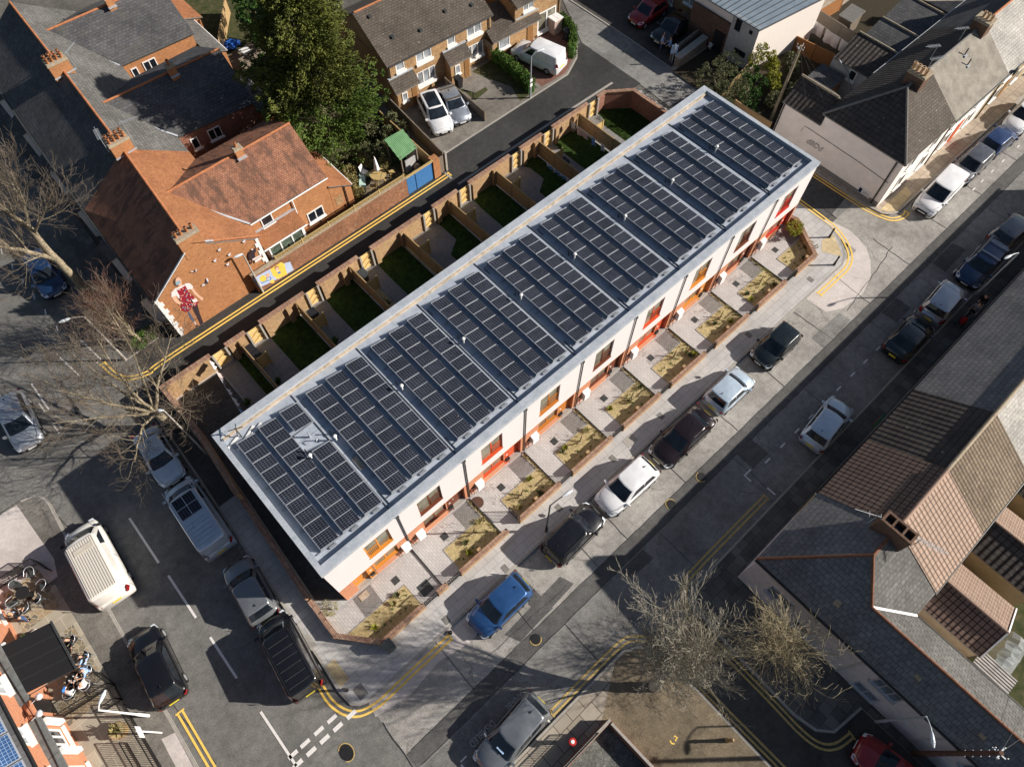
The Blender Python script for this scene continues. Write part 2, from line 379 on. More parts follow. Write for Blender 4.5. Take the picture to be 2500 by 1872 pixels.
paving('block_red', (.26,.13,.10), (.2,.10,.075), (.1,.06,.05), .2, .1, R(20), ms=.01)
paving('tactile', (.62,.50,.30), (.52,.41,.24), (.4,.32,.2), .4, .4, 0, ms=.012, offset=0)
paving('slab_cafe', (.40,.355,.28), (.33,.295,.235), (.56,.50,.38), 1.1, .8, 0, ms=.012)
n = N('crazy_paving'); p = n.pos(); v = n.add('TexVoronoi', feature='DISTANCE_TO_EDGE', Scale=2.9); n.t.links.new(p, v.inputs['Vector']); v1 = n.add('TexVoronoi', feature='F1', Scale=2.9); n.t.links.new(p, v1.inputs['Vector'])
sx = n.add('SeparateColor'); n.t.links.new(v1.outputs['Color'], sx.inputs[0]); c = n.ramp(sx.outputs[0], [(.2,(.17,.15,.12)), (.5,(.27,.22,.15)), (.8,(.36,.27,.17))]); c = n.mix(c, (.5,.43,.3), n.ramp(v.outputs['Distance'], [(.02,1.0),(.05,0.0)])); n.fin(c, .9, .2)
rooftile('slate_dark', (.075,.075,.08), (.11,.108,.11), (.03,.03,.032), .3, .24, stain=(.10,.095,.085), ms=.010)
rooftile('slate_grey', (.115,.112,.105), (.155,.15,.14), (.05,.05,.046), .3, .24, lichen=(.4,.4,.36))
rooftile('slate_blue', (.16,.155,.155), (.20,.195,.19), (.09,.088,.088), .30, .28, lichen=(.3,.3,.26), ms=.014, rowb=.4)
rooftile('tile_red', (.36,.175,.11), (.29,.13,.08), (.10,.05,.03), .18, .13, stain=(.13,.07,.05), lichen=(.42,.25,.12), var=.22, ms=.01, streak=True)
rooftile('tile_orange', (.38,.17,.08), (.30,.13,.062), (.20,.08,.035), .16, .12, stain=(.24,.10,.05), var=.18, ms=.008)
rooftile('tile_brown', (.115,.095,.078), (.088,.073,.06), (.03,.026,.022), .3, .2, lichen=(.5,.5,.45), var=.25)
rooftile('profile_dark', (.088,.075,.066), (.068,.058,.052), (.025,.021,.019), .36, .34, prof=.6, lichen=(.5,.48,.42), var=.25, ms=.02)
rooftile('profile_brown', (.23,.155,.12), (.19,.13,.10), (.05,.035,.03), .27, .33, prof=.5, var=.15, ms=.03)
rooftile('profile_pinkish', (.37,.265,.205), (.33,.235,.18), (.17,.12,.09), .27, .33, prof=.42, var=.08, ms=.025)
rooftile('profile_moss', (.20,.155,.11), (.165,.125,.09), (.07,.055,.04), .24, .24, prof=.4, lichen=(.5,.42,.2), var=.3)
rooftile('cream_roof', (.44,.42,.38), (.38,.36,.33), (.2,.19,.17), .3, .22, lichen=(.6,.58,.5))
n = N('pebble_roof'); f = n.noise(n.pos(), 30, 5, .8); f2 = n.noise(n.pos(), 1.5, 5); c = n.ramp(f, [(.3,(.14,.125,.105)),(.7,(.42,.385,.33))]); n.fin(n.mix(c, n.ramp(f2, [(.35,.75),(.65,1.1)]), 1, 'MULTIPLY'), .95, .1)
n = N('membrane'); p = n.pos(); a = n.noise(p, .35, 6, .6); b = n.noise(p, 2.6, 7, .7); c = n.ramp(a, [(.3,(.34,.385,.46)),(.7,(.45,.485,.54))]); c = n.mix(c, n.ramp(b, [(.42,1.0),(.7,.78)]), 1, 'MULTIPLY'); c = n.mix(c, (.52,.50,.46), n.ramp(n.noise(p, .8, 8, .75), [(.58,0.0),(.7,.5)])); n.fin(c, .6, .3)
n = N('coping_metal'); a = n.noise(n.pos(), 1.3, 7, .7); cc = n.mix(n.ramp(a, [(.3,(.33,.365,.41)),(.7,(.50,.53,.57))]), n.ramp(n.noise(n.pos(), 9, 6, .8), [(.35,.82),(.6,1.05)]), 1, 'MULTIPLY'); n.fin(cc, .55, .35)
n = N('metal_roof'); a = n.noise(n.pos(), .8, 6, .7); n.fin(n.ramp(a, [(.3,(.17,.22,.27)),(.7,(.26,.31,.36))]), .5, .4)
# solar cells: 6 x 10 half cells with pale gaps
def cells(name, base, line, cw, ch, lw=.012):
    n = N(name); sp = n.add('SeparateXYZ'); n.t.links.new(n.uv(), sp.inputs[0]); fs = []
    for i, s_ in ((0, cw), (1, ch)):
        fr = n.math('FRACT', n.math('DIVIDE', sp.outputs[i], s_)); d = n.math('MINIMUM', fr, n.math('SUBTRACT', 1.0, fr)); fs.append(n.math('LESS_THAN', d, lw/s_))
    k = n.math('MAXIMUM', fs[0], fs[1]); c = n.mix(base, line, k); c = n.mix(c, n.ramp(n.noise(n.pos(), .9, 5), [(.3, .75), (.7, 1.35)]), 1, 'MULTIPLY'); c = n.mix(c, (.5,.5,.48), n.ramp(n.noise(n.pos(), 4.2, 2), [(.765, 0.0), (.78, .8)])); n.fin(c, n.ramp(n.noise(n.pos(), 1.3, 5), [(.3, .10), (.7, .26)]), .22); n.b.inputs['Coat Weight'].default_value = 0; return n.mat
cells('solar_cells', (.010,.013,.023), (.19,.20,.22), .1240, .1633, .0042)
cells('solar_cells_blue', (.035,.085,.20), (.30,.40,.55), .16, .16, .007)
n = N('lawn'); f = n.noise(n.pos(), 3.0, 7, .75); f2 = n.noise(n.pos(), 40, 3, .8); c = n.ramp(f, [(.28,(.05,.042,.02)),(.4,(.022,.042,.010)),(.7,(.055,.10,.020))]); n.fin(n.mix(c, n.ramp(f2, [(.3,.6),(.7,1.4)]), 1, 'MULTIPLY'), .9, .1); n.bump(f2, .6, .03)
n = N('grass_rough'); f = n.noise(n.pos(), 2.0, 7, .75); c = n.ramp(f, [(.35,(.03,.045,.015)),(.55,(.075,.075,.035)),(.7,(.13,.10,.06))]); n.fin(c, .95, .1)
n = N('bed_soil'); f = n.noise(n.pos(), 6.0, 7, .8); f2 = n.noise(n.pos(), 45, 3, .8); c = n.ramp(f, [(.30,(.22,.16,.075)),(.48,(.44,.35,.18)),(.72,(.60,.50,.28))]); n.fin(n.mix(c, n.ramp(f2, [(.3,.7),(.7,1.25)]), 1, 'MULTIPLY'), .95, .1); n.bump(f, .8, .05)
n = N('corrugated_green'); sp = n.add('SeparateXYZ'); n.t.links.new(n.uv(), sp.inputs[0]); w_ = n.math('SINE', n.math('MULTIPLY', sp.outputs[0], 2*PI/.11)); n.fin(n.ramp(n.noise(n.pos(), 2, 6), [(.3,(.15,.33,.15)),(.7,(.24,.44,.22))]), .7, .3); n.bump(w_, .8, .03)
n = N('corrugated_grey'); sp = n.add('SeparateXYZ'); n.t.links.new(n.uv(), sp.inputs[0]); w_ = n.math('SINE', n.math('MULTIPLY', sp.outputs[0], 2*PI/.16)); n.fin(n.ramp(n.noise(n.pos(), 2, 6), [(.3,(.2,.19,.18)),(.7,(.36,.33,.31))]), .5, .4); n.bump(w_, 1, .05)
n = N('van_roof_ribbed'); sp = n.add('SeparateXYZ'); n.t.links.new(n.add('TexCoord').outputs['Object'], sp.inputs[0]); w_ = n.math('FRACT', n.math('DIVIDE', sp.outputs[1], .13)); n.fin(n.ramp(w_, [(.0,(.36,.33,.28)),(.2,(.60,.56,.49)),(.9,(.60,.56,.49))]), .5, .4); n.bump(n.ramp(w_, [(.1,0.0),(.3,1.0),(.8,1.0),(.95,0.0)]), .8, .03)
foliage('conifer', (.055,.07,.015), (.13,.145,.028), (.21,.19,.042), .9)
foliage('conifer_low', (.045,.08,.014), (.10,.15,.025), (.15,.18,.032), .9); plain('rail_metal', (.33,.35,.38), .5, .4, .4, var=.1); plain('door_wood', (.24,.12,.045), .6, .3)
foliage('hedge_leaf', (.04,.085,.014), (.09,.145,.022), (.14,.17,.03), 1.6)
foliage('bush_olive', (.075,.085,.035), (.14,.145,.07), (.20,.19,.11), 1.2)
foliage('ivy', (.025,.07,.012), (.07,.15,.03), (.13,.2,.05), 1.2)
foliage('shrub_yellow', (.16,.17,.02), (.34,.34,.04), (.45,.42,.08), 3)
foliage('shrub_tan', (.20,.17,.07), (.34,.30,.12), (.42,.36,.18), 3)
foliage('small_green', (.04,.09,.015), (.10,.17,.03), (.2,.28,.05), 4)
glass('glass_dark'); glass('glass_car', (.012,.016,.022), .04); glass('glass_curtain', (.26,.28,.30), .2); glass('glass_warm', (.16,.15,.11), .12); glass('glass_green', (.10,.13,.10), .15)
n = N('clear_plastic'); n.fin((.5,.53,.55), .12, .6); n.b.inputs['Alpha'].default_value = .45
M = MAT
# ---------------------------------------------------------------- ground, roads, pavements
def sheet(name, pts, z, mt):
    return struct(name, MB().poly([(p[0], p[1], z) for p in ccw(pts)]), mt)
def raised(name, pts, mt, z1=.1, side='concrete'):
    return struct(name, MB().prism(pts, -.35, z1, 0, 1), [mt, M[side]])
g = MB()
g.poly([(-400,-400,-.03),(400,-400,-.03),(400,400,-.03),(-400,400,-.03)]); struct('ground', g, M['ground_mat'])
sheet('road', [(-60,-60),(-2.3,-60),(-2.3,8),(-1.2,12),(.6,24),(1.6,60),(-60,60)], 0, M['road_west'])
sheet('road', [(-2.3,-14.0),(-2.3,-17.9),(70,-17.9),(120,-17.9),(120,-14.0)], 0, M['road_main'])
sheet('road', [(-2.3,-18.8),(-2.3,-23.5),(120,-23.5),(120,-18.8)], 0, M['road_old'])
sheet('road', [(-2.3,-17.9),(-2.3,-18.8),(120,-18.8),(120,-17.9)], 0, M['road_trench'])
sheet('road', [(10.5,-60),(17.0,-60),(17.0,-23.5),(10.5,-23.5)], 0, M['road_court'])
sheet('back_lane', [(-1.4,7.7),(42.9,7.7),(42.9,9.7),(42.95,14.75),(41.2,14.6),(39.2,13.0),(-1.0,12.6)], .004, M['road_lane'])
sheet('road', [(42.9,-12),(42.6,4.3),(42.9,9.7),(42.95,14.7),(45.9,20.1),(46.4,60),(60,60),(60,7),(46.2,7),(46.2,-12)], 0, M['road_old'])
sheet('road', [(41.6,-14.0),(46.2,-14.0),(46.2,-11.9),(42.2,-11.9)], .002, M['road_main'])
sheet('road', [(41.6,-11.6),(46.4,-11.0),(46.4,4.0),(42.2,4.3)], .006, M['road_side'])
# road repairs and slabs
sheet('road_patch', [(35.3,-14.6),(35.4,-16.3),(36.6,-16.9),(38.6,-17.1),(40.2,-16.65),(41.4,-15.8),(42.1,-15.0),(42.45,-14.1),(42.6,-13.2),(42.45,-12.4),(42.2,-11.4),(41.5,-11.3),(41.4,-14.6)], .010, M['concrete_slab'])
sheet('road_patch', [(-2.2,-14.5),(-2.4,-15.5),(-.5,-15.9),(1.7,-15.65),(3.4,-16.0),(5.4,-16.1),(6.2,-14.6)], .010, M['concrete_slab'])
sheet('road_patch', [(-2.28,-18.9),(4.1,-18.9),(4.15,-23.3),(-2.28,-23.3)], .004, M['road_west'])
sheet('road_patch', [(5.2,-17.0),(9.6,-16.8),(9.9,-17.6),(5.6,-17.85)], .008, M['road_trench'])
rng = random.Random(3)
for (x0, x1, y0, y1, mt) in [(12.4,14.2,-18.9,-19.6,'road_trench'),(22.8,24.2,-18.9,-20.1,'road_trench'),(33,36,-16.9,-17.8,'road_old'),(38.2,39.9,-18.9,-20.0,'road_trench'),(44.4,47.2,-18.85,-19.9,'road_trench'),(7.2,8.0,-14.8,-17.8,'road_trench')]:
    c = [(x0,y0),(x1,y0),(x1,y1),(x0,y1)]; c = [(x+rng.uniform(-.12,.12), y+rng.uniform(-.08,.08)) for x, y in c]
    sheet('road_patch', c, .0085+rng.uniform(0, .003), M[mt])
# slab joints and tar seams: thin wandering strips
g = MB(); rr = random.Random(11)
def seam(a, b, w, wob, z=.014, m=0):
    n = max(3, int((Vector(b)-Vector(a)).length/.5)); P = []
    for i in range(n+1):
        t = i/n; P.append((a[0]+(b[0]-a[0])*t+rr.uniform(-wob, wob), a[1]+(b[1]-a[1])*t+rr.uniform(-wob, wob)))
    ribbon(g, P, w, z)
for x in (2.2,6.7,11.6,14.0,19.2,24.0,28.8,33.8,38.4,43.2,47.9,52.8,58): seam((x,-14.8),(x+rr.uniform(-.2,.2),-17.9), .035, .03)
for x in (8.0,15.6,22.4,29.5,37.0,44.5,52): seam((x,-18.8),(x,-22.1), .03, .02)
seam((-2,-18.8),(60,-18.8), .022, .02); seam((-2,-17.9),(60,-17.9), .022, .02)
seam((3.5,-17.2),(9.5,-17.4), .02, .05); seam((-2.3,-15.9),(-2.5,-23), .04, .05)
seam((-9.7,8.2),(-2.5,8.9), .022, .04); seam((-9.6,5.4),(-8.6,-1), .02, .06); seam((-10.1,-2),(-9.6,-11.8), .02, .05)
seam((42.9,-11.6),(42.6,4.0), .03, .03); seam((36.5,-17.2),(43.5,-16.2), .03, .08)
struct('road_seam', g, M['plastic_black'])
# pavements (real kerb step)
BLOCK = [(-2.25,7.72),(-2.4,2),(-2.55,-1),(-2.75,-6),(-2.98,-11.5),(-3.12,-13.3),(-3.02,-14.2),(-2.7,-14.55),(-2.3,-14.7),(-1.8,-14.74),(39.5,-14.74),(40.3,-14.45),(40.95,-13.85),(41.5,-12.95),(41.85,-12.1),(41.9,-10),(42.15,4.3),(42.3,7.0),(41.2,7.72)]
raised('pavement', BLOCK, M['pave_new'])
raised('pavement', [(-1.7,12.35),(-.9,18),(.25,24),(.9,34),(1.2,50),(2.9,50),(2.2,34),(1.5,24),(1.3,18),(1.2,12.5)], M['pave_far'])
raised('pavement', [(-60,7.9),(-10.8,7.85),(-10.1,7.65),(-9.72,7.2),(-9.6,6.5),(-9.72,4.66),(-9.85,0),(-10.15,-8),(-10.3,-12),(-10.8,-40),(-60,-40)], M['pave_west_bit'])
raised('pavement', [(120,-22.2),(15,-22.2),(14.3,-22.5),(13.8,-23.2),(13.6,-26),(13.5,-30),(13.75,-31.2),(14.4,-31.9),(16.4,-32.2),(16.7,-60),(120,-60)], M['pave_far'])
raised('pavement', [(-1.5,-21.75),(9.3,-21.85),(10.2,-22.3),(10.75,-23.4),(10.85,-26),(10.85,-60),(-1.5,-60)], M['pave_brown'])
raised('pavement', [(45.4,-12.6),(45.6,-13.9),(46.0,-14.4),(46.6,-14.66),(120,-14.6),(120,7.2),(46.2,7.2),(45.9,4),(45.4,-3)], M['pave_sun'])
sheet('paving_slabs', [(-1.4,-21.95),(8.6,-22.0),(5.9,-23.55),(-1.4,-23.6)], .104, M['pave_old'])
sheet('paving_slabs', [(-14.3,8.0),(-11.1,7.7),(-10.9,3.3),(-11.2,2.2),(-14.3,2.0)], .104, M['concrete_slab'])
sheet('paving_slabs', [(-14.3,1.9),(-11.5,1.9),(-11.55,-3),(-11.9,-14),(-14.3,-14)], .104, M['slab_cafe'])
sheet('crazy_paving', [(-13.9,3.3),(-11.8,3.3),(-11.8,.6),(-13.9,.6)], .109, M['crazy_paving'])
sheet('crazy_paving', [(-12.3,-.8),(-11.75,-.8),(-11.8,-4.4),(-12.35,-4.4)], .109, M['crazy_paving'])
sheet('crazy_paving', [(-14.2,-4.0),(-12.4,-4.0),(-12.4,-5.3),(-14.2,-5.3)], .109, M['crazy_paving'])
sheet('paving_slabs', [(-11.0,-9.0),(-10.35,-9.2),(-10.6,-14),(-11.3,-14)], .104, M['concrete_slab'])
sheet('tarmac_strip', [(-2.3,7.6),(-.95,7.6),(-1.2,-.4),(-2.45,-.4)], .105, M['road_side'])
sheet('side_yard', [(-.55,7.5),(2.45,7.5),(2.5,.0),(-.02,.0),(-.02,-9.7),(-1.3,-8.6),(-.9,-1.3)], .108, M['road_side'])
sheet('tactile_paving', [(-2.9,-11.8),(-2.3,-11.8),(-2.3,-13.15),(-2.9,-13.15)], .106, M['tactile'])
sheet('tactile_paving', [(39.4,-13.0),(40.3,-12.4),(41.3,-12.6),(40.85,-13.4),(40.1,-14.25)], .106, M['tactile'])
sheet('tactile_paving', [(45.9,-13.6),(49.3,-13.6),(48.9,-14.3),(46.7,-14.5),(46.1,-14.1)], .106, M['tactile'])
raised('driveway', [(24.75,12.55),(39.1,12.6),(41.1,13.55),(42.6,15.0),(43.4,17),(43.9,20.4),(43.9,23),(24.75,23)], M['pave_drive'], .06)
sheet('driveway_blocks', [(36.5,12.9),(39.1,12.8),(41.0,13.75),(42.4,15.2),(43.1,17),(43.6,20.4),(36.6,20.4)], .066, M['block_red'])
sheet('driveway_grass', [(33.4,18.2),(35.6,18.2),(35.4,12.9),(34.0,12.9),(34.6,14.6),(33.9,16.6)], .068, M['grass_rough'])
sheet('driveway_grass', [(31.0,17.2),(31.4,17.2),(31.3,15.4),(32.9,15.6),(33,16),(31.9,16.1)], .070, M['grass_rough'])
sheet('yard_ground', [(9.4,11.3),(24.5,11.3),(25.2,20),(26,45),(9.0,45)], .02, M['grass_rough'])
sheet('yard_ground', [(18.3,12.0),(21.9,12.0),(21.9,14.2),(18.3,14.4)], .03, M['pave_brown'])
sheet('yard_ground', [(45.5,-3.2),(45.9,6.8),(50.3,6.8),(51.3,2.8),(54,2.4),(70,2.4),(70,-6.5),(46.5,-6.5)], .105, M['soil'])  # dark sheet: this yard's deep shade is put into the ground colour
sheet('yard_ground', [(17,-30.6),(60,-30.6),(60,-60),(17,-60)], .105, M['grass_rough'])
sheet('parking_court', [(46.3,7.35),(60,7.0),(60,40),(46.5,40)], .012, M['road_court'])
g = MB()
def kerb(pts, w=.13, z=.108, off=0): ribbon(g, pts, w, z, off)
kerb(BLOCK[0:18], .13, .108, .075)
kerb([(-10.8,7.85),(-10.1,7.65),(-9.72,7.2),(-9.6,6.5),(-9.72,4.66),(-9.85,0),(-10.15,-8),(-10.3,-12),(-10.8,-40)], .13, .108, -.08)
kerb([(120,-22.2),(15,-22.2),(14.3,-22.5),(13.8,-23.2),(13.6,-26),(13.5,-30),(13.75,-31.2),(14.4,-31.9),(16.4,-32.2)], .13, .108, .08)
kerb([(-1.5,-21.75),(9.3,-21.85),(10.2,-22.3),(10.75,-23.4),(10.85,-26),(10.85,-60)], .13, .108, -.08)
kerb([(45.4,-3),(45.4,-12.6),(45.6,-13.9),(46.0,-14.4),(46.6,-14.66),(120,-14.6)], .13, .108, .08)
struct('kerb', g, M['concrete'])
g = MB(); ribbon(g, [(24.75,12.5),(39.1,12.55),(41.1,13.5),(42.65,14.95),(43.45,17),(43.95,20.4)], .16, .066); ribbon(g, [(46.25,30),(46.35,12.4),(46.15,7.25),(50.3,7.3)], .14, .05)
ribbon(g, [(24.4,9.42),(30,9.42),(36.3,9.42),(41.2,9.35)], .22, .03); ribbon(g, [(24.4,10.2),(24.4,11.0)], .15, .03)
struct('kerb', g, M['concrete'])
# yellow and white lines
g = MB()
def dbl(pts, w=.115, gap=.26, z=.018, m=0, smooth=True, end=True):
    P = smoothline(pts) if smooth else pts
    ribbon(g, P, w, z, gap/2, m); ribbon(g, P, w, z, -gap/2, m)
    if end:
        for a, b in ((P[0], P[1]), (P[-1], P[-2])):
            d = (Vector((b[0], b[1]))-Vector((a[0], a[1]))).normalized(); q = Vector((a[0], a[1])); n2 = Vector((-d.y, d.x))
            ribbon(g, [(q+n2*(gap/2+w)), (q-n2*(gap/2+w))], .09, z+.004, 0, m)
dbl([(-2.85,13.2),(-2.7,12.1),(-2.2,11.1),(-.9,10.55),(.06,10.68),(7.3,10.69),(16,10.66),(24.6,10.67)])
dbl([(-3.45,-11.0),(-3.6,-12.1),(-3.69,-13.3),(-3.45,-14.2),(-3.0,-14.75),(-2.4,-15.02),(-1.6,-15.13),(0,-15.1),(2.95,-15.1)])
dbl([(42.3,-3),(42.2,-9.2),(42.1,-11.5),(42.0,-12.3),(41.6,-13.4),(40.8,-14.5),(39.7,-15.05),(38.3,-15.1),(36.3,-15.1)])
dbl([(45.05,-2.2),(45.1,-8.2),(45.15,-11.6),(45.25,-13.1),(45.7,-14.6),(46.6,-15.12),(47.2,-15.05)])
dbl([(-9.7,-8.5),(-9.8,-11.8),(-10.3,-30)], smooth=False)
struct('double_yellow_line', g, M['yellow_paint'])
g = MB()
dbl([(21.9,-21.72),(15.4,-21.68),(14.3,-21.95),(13.55,-22.7),(13.3,-24),(13.25,-28.6),(13.2,-30.6),(13.4,-31.7),(14.0,-32.3),(15.0,-32.55)])
dbl([(4.4,-21.5),(9.2,-21.55),(10.3,-21.95),(10.95,-22.9),(11.1,-24.4),(11.1,-26.6),(11.2,-31.5)])
struct('double_yellow_line', g, M['yellow_worn'])
g = MB(); wz = .019
ribbon(g, [(-6.57,3.4),(-6.57,-4.95)], .11, wz) if False else None
for a, b in ((2.6,-.9),(-1.9,-4.95),(-6.35,-9.1),(-11.3,-14.6)): ribbon(g, [(-6.62,a),(-6.66,b)], .13, wz)
for x in (-3.25,-4.1,-4.92,-5.74,-6.55): ribbon(g, [(x-.27,-14.57),(x+.27,-14.57)], .22, wz)
for x in (-4.1,-4.92,-5.76,-6.5): ribbon(g, [(x-.27,-14.06),(x+.27,-14.06)], .2, wz)
for x in (23.8,26.74,28.2,29.62,31.14,34.12,35.58,37.06,38.57,40.04,41.53,32.69,45.04,46.6,48.1,25.3,49.7): ribbon(g, [(x-.23,-20.34),(x+.23,-20.34)], .1, wz)
ribbon(g, [(22.0,-20.5),(22.0,-20.0),(22.6,-20.0)], .1, wz); ribbon(g, [(22.4,-21.4),(22.4,-22.0)], .1, wz)
ribbon(g, [(4.2,-20.6),(4.2,-20.05),(3.75,-20.05)], .09, wz); ribbon(g, [(4.05,-21.2),(4.05,-21.75)], .1, wz); ribbon(g, [(-.5,-20.0),(-.1,-20.0)], .08, wz); ribbon(g, [(-.55,-20.1),(-.55,-21.7)], .12, wz)
for x in (54.1,55.6,57.2,59.5): ribbon(g, [(x-.2,-17.2),(x+.2,-17.2)], .1, wz)
ribbon(g, [(52.7,-17.2),(53.1,-17.2)], .1, wz)
# parking bays on the west road
for y in (12.4, 10.4): ribbon(g, [(-7.2,y+.0),(-7.2,y+.9)], .09, wz)
ribbon(g, [(-6.95,14.9),(-6.95,12.4),(-7.35,12.4)], .1, wz); ribbon(g, [(-7.3,11.3),(-6.95,11.3),(-6.95,10.6)], .08, wz)
for k in range(6): ribbon(g, [(-3.9,17.5+k*1.75),(-3.75,18.0+k*1.75)], .09, wz)
ribbon(g, [(-4.75,15.9),(-4.4,13.3)], .09, wz); ribbon(g, [(-3.1,15.9),(-2.8,13.6),(-3.15,13.5)], .09, wz)
ribbon(g, [(-8.6,17.4),(-9.1,16.6),(-8.6,16.2)], .08, wz); ribbon(g, [(-9.6,21),(-8.8,15.4)], .08, wz)
struct('road_marking', g, M['white_paint'])
def road_text(txt, x, y, size, rot, mt, z=.02):
    cu = bpy.data.curves.new('road_lettering', 'FONT'); cu.body = txt; cu.size = size; cu.extrude = 0.0; cu.space_character = 1.05
    o = bpy.data.objects.new('road_lettering', cu); COL.objects.link(o); o.location = (x, y, z); o.rotation_euler = (0, 0, rot); cu.materials.append(M[mt])
    dg = bpy.context.evaluated_depsgraph_get(); me = bpy.data.meshes.new_from_object(o.evaluated_get(dg)); bpy.data.objects.remove(o)
    q = bpy.data.objects.new('road_lettering', me); COL.objects.link(q); q.location = (x, y, z); q.rotation_euler = (0, 0, rot); q.scale = (.72, 1.05, 1)
    return tag(q, kind='structure')
road_text('DISABLED', 1.95, -19.62, .48, PI, 'white_worn'); road_text('ANABL', 3.95, -19.62, .48, PI, 'white_worn')

def disc(mb, x, y, r, z, m=0, n=20, sx=1.0): mb.poly([(x+r*sx*math.cos(2*PI*i/n), y+r*math.sin(2*PI*i/n), z) for i in range(n)], m)
mh = [(17.38,-18.2,'dark round manhole cover in the trench line, midway along the main road'),(20.0,-18.3,'dark manhole cover beside a chipped yellow rim, nearest the brown saloon'),
      (6.29,-18.3,'small dark manhole cover with a yellow rim, in the tree shadow'),(-4.46,-15.8,'large oval dark cover ringed in yellow just past the give way dashes'),
      (-6.2,17.2,'round iron cover in sunlit road near the parking bay lines'),(-5.8,11.2,'ribbed round iron cover under the bare street tree branches'),(-8.4,-14.9,'small rusty cover beside the double yellow lines near the pub')]
for i, (x, y, lb) in enumerate(mh):
    r_ = .28 if i < 3 else (.30 if i > 3 else .42); e = thing('manhole_cover', lb, 'manhole cover', (x, y, 0), group='manhole covers in the roads')
    if i < 4:
        q = MB(); ribbon(q, [(x+r_*1.09*(.78 if i == 3 else 1)*math.cos(a_*.3+i*1.3), y+r_*1.09*math.sin(a_*.3+i*1.3)) for a_ in range(12 if i < 3 else 17)], .05, .021); q.build('rim', M['yellow_worn'], e)
    q = MB(); q.prism([(x+r_*(.75 if i == 3 else 1)*math.cos(2*PI*k/18), y+r_*math.sin(2*PI*k/18)) for k in range(18)], .015, .03); q.build('lid', M['black_metal'] if i < 4 else M['dark_metal'], e)
# square pavement covers
for i, (c, lb) in enumerate([((-2.23,-14.02),'brown metal cover at the tip of the street corner pavement'),((3.35,-14.3),'small square cover in the pavement beside the blue hatchback'),((7.6,-14.4),'small dark square cover near the rear of the black estate'),((12.3,-13.9),'small square cover in front of the white hatchback shadow'),((16.9,-13.9),'small square cover between white hatchback and brown saloon'),((21.2,-13.95),'small square cover behind the brown saloon shadow'),((30.0,-13.9),'small square cover near the black saloon under the planted beds'),((36.8,-13.95),'small square cover near the corner with the yellow tactile slabs')]):
    q = MB(); s_ = .22 if i else .34; q.box(c[0]-s_/1.3, c[0]+s_/1.3, c[1]-s_, c[1]+s_, .09, .112); tag(q.build('utility_cover', M['concrete_dark'], None, (c[0], c[1], .1)), lb, 'utility cover', 'square covers in the pavement')
for c, lb in [((-2.9,-10.2),'pale rectangular utility cover beside the black van'),((18.55,-13.8),'pale rectangular utility cover above the brown saloon')]:
    q = MB(); q.box(c[0]-.3, c[0]+.3, c[1]-.42, c[1]+.42, .09, .114) if c[0] < 0 else q.box(c[0]-.42, c[0]+.42, c[1]-.3, c[1]+.3, .09, .114)
    tag(q.build('utility_cover', M['concrete'], None, (c[0], c[1], .1)), lb, 'utility cover', 'pale covers in the pavement')
plain('terracotta_dark', (.10,.05,.035), .8)
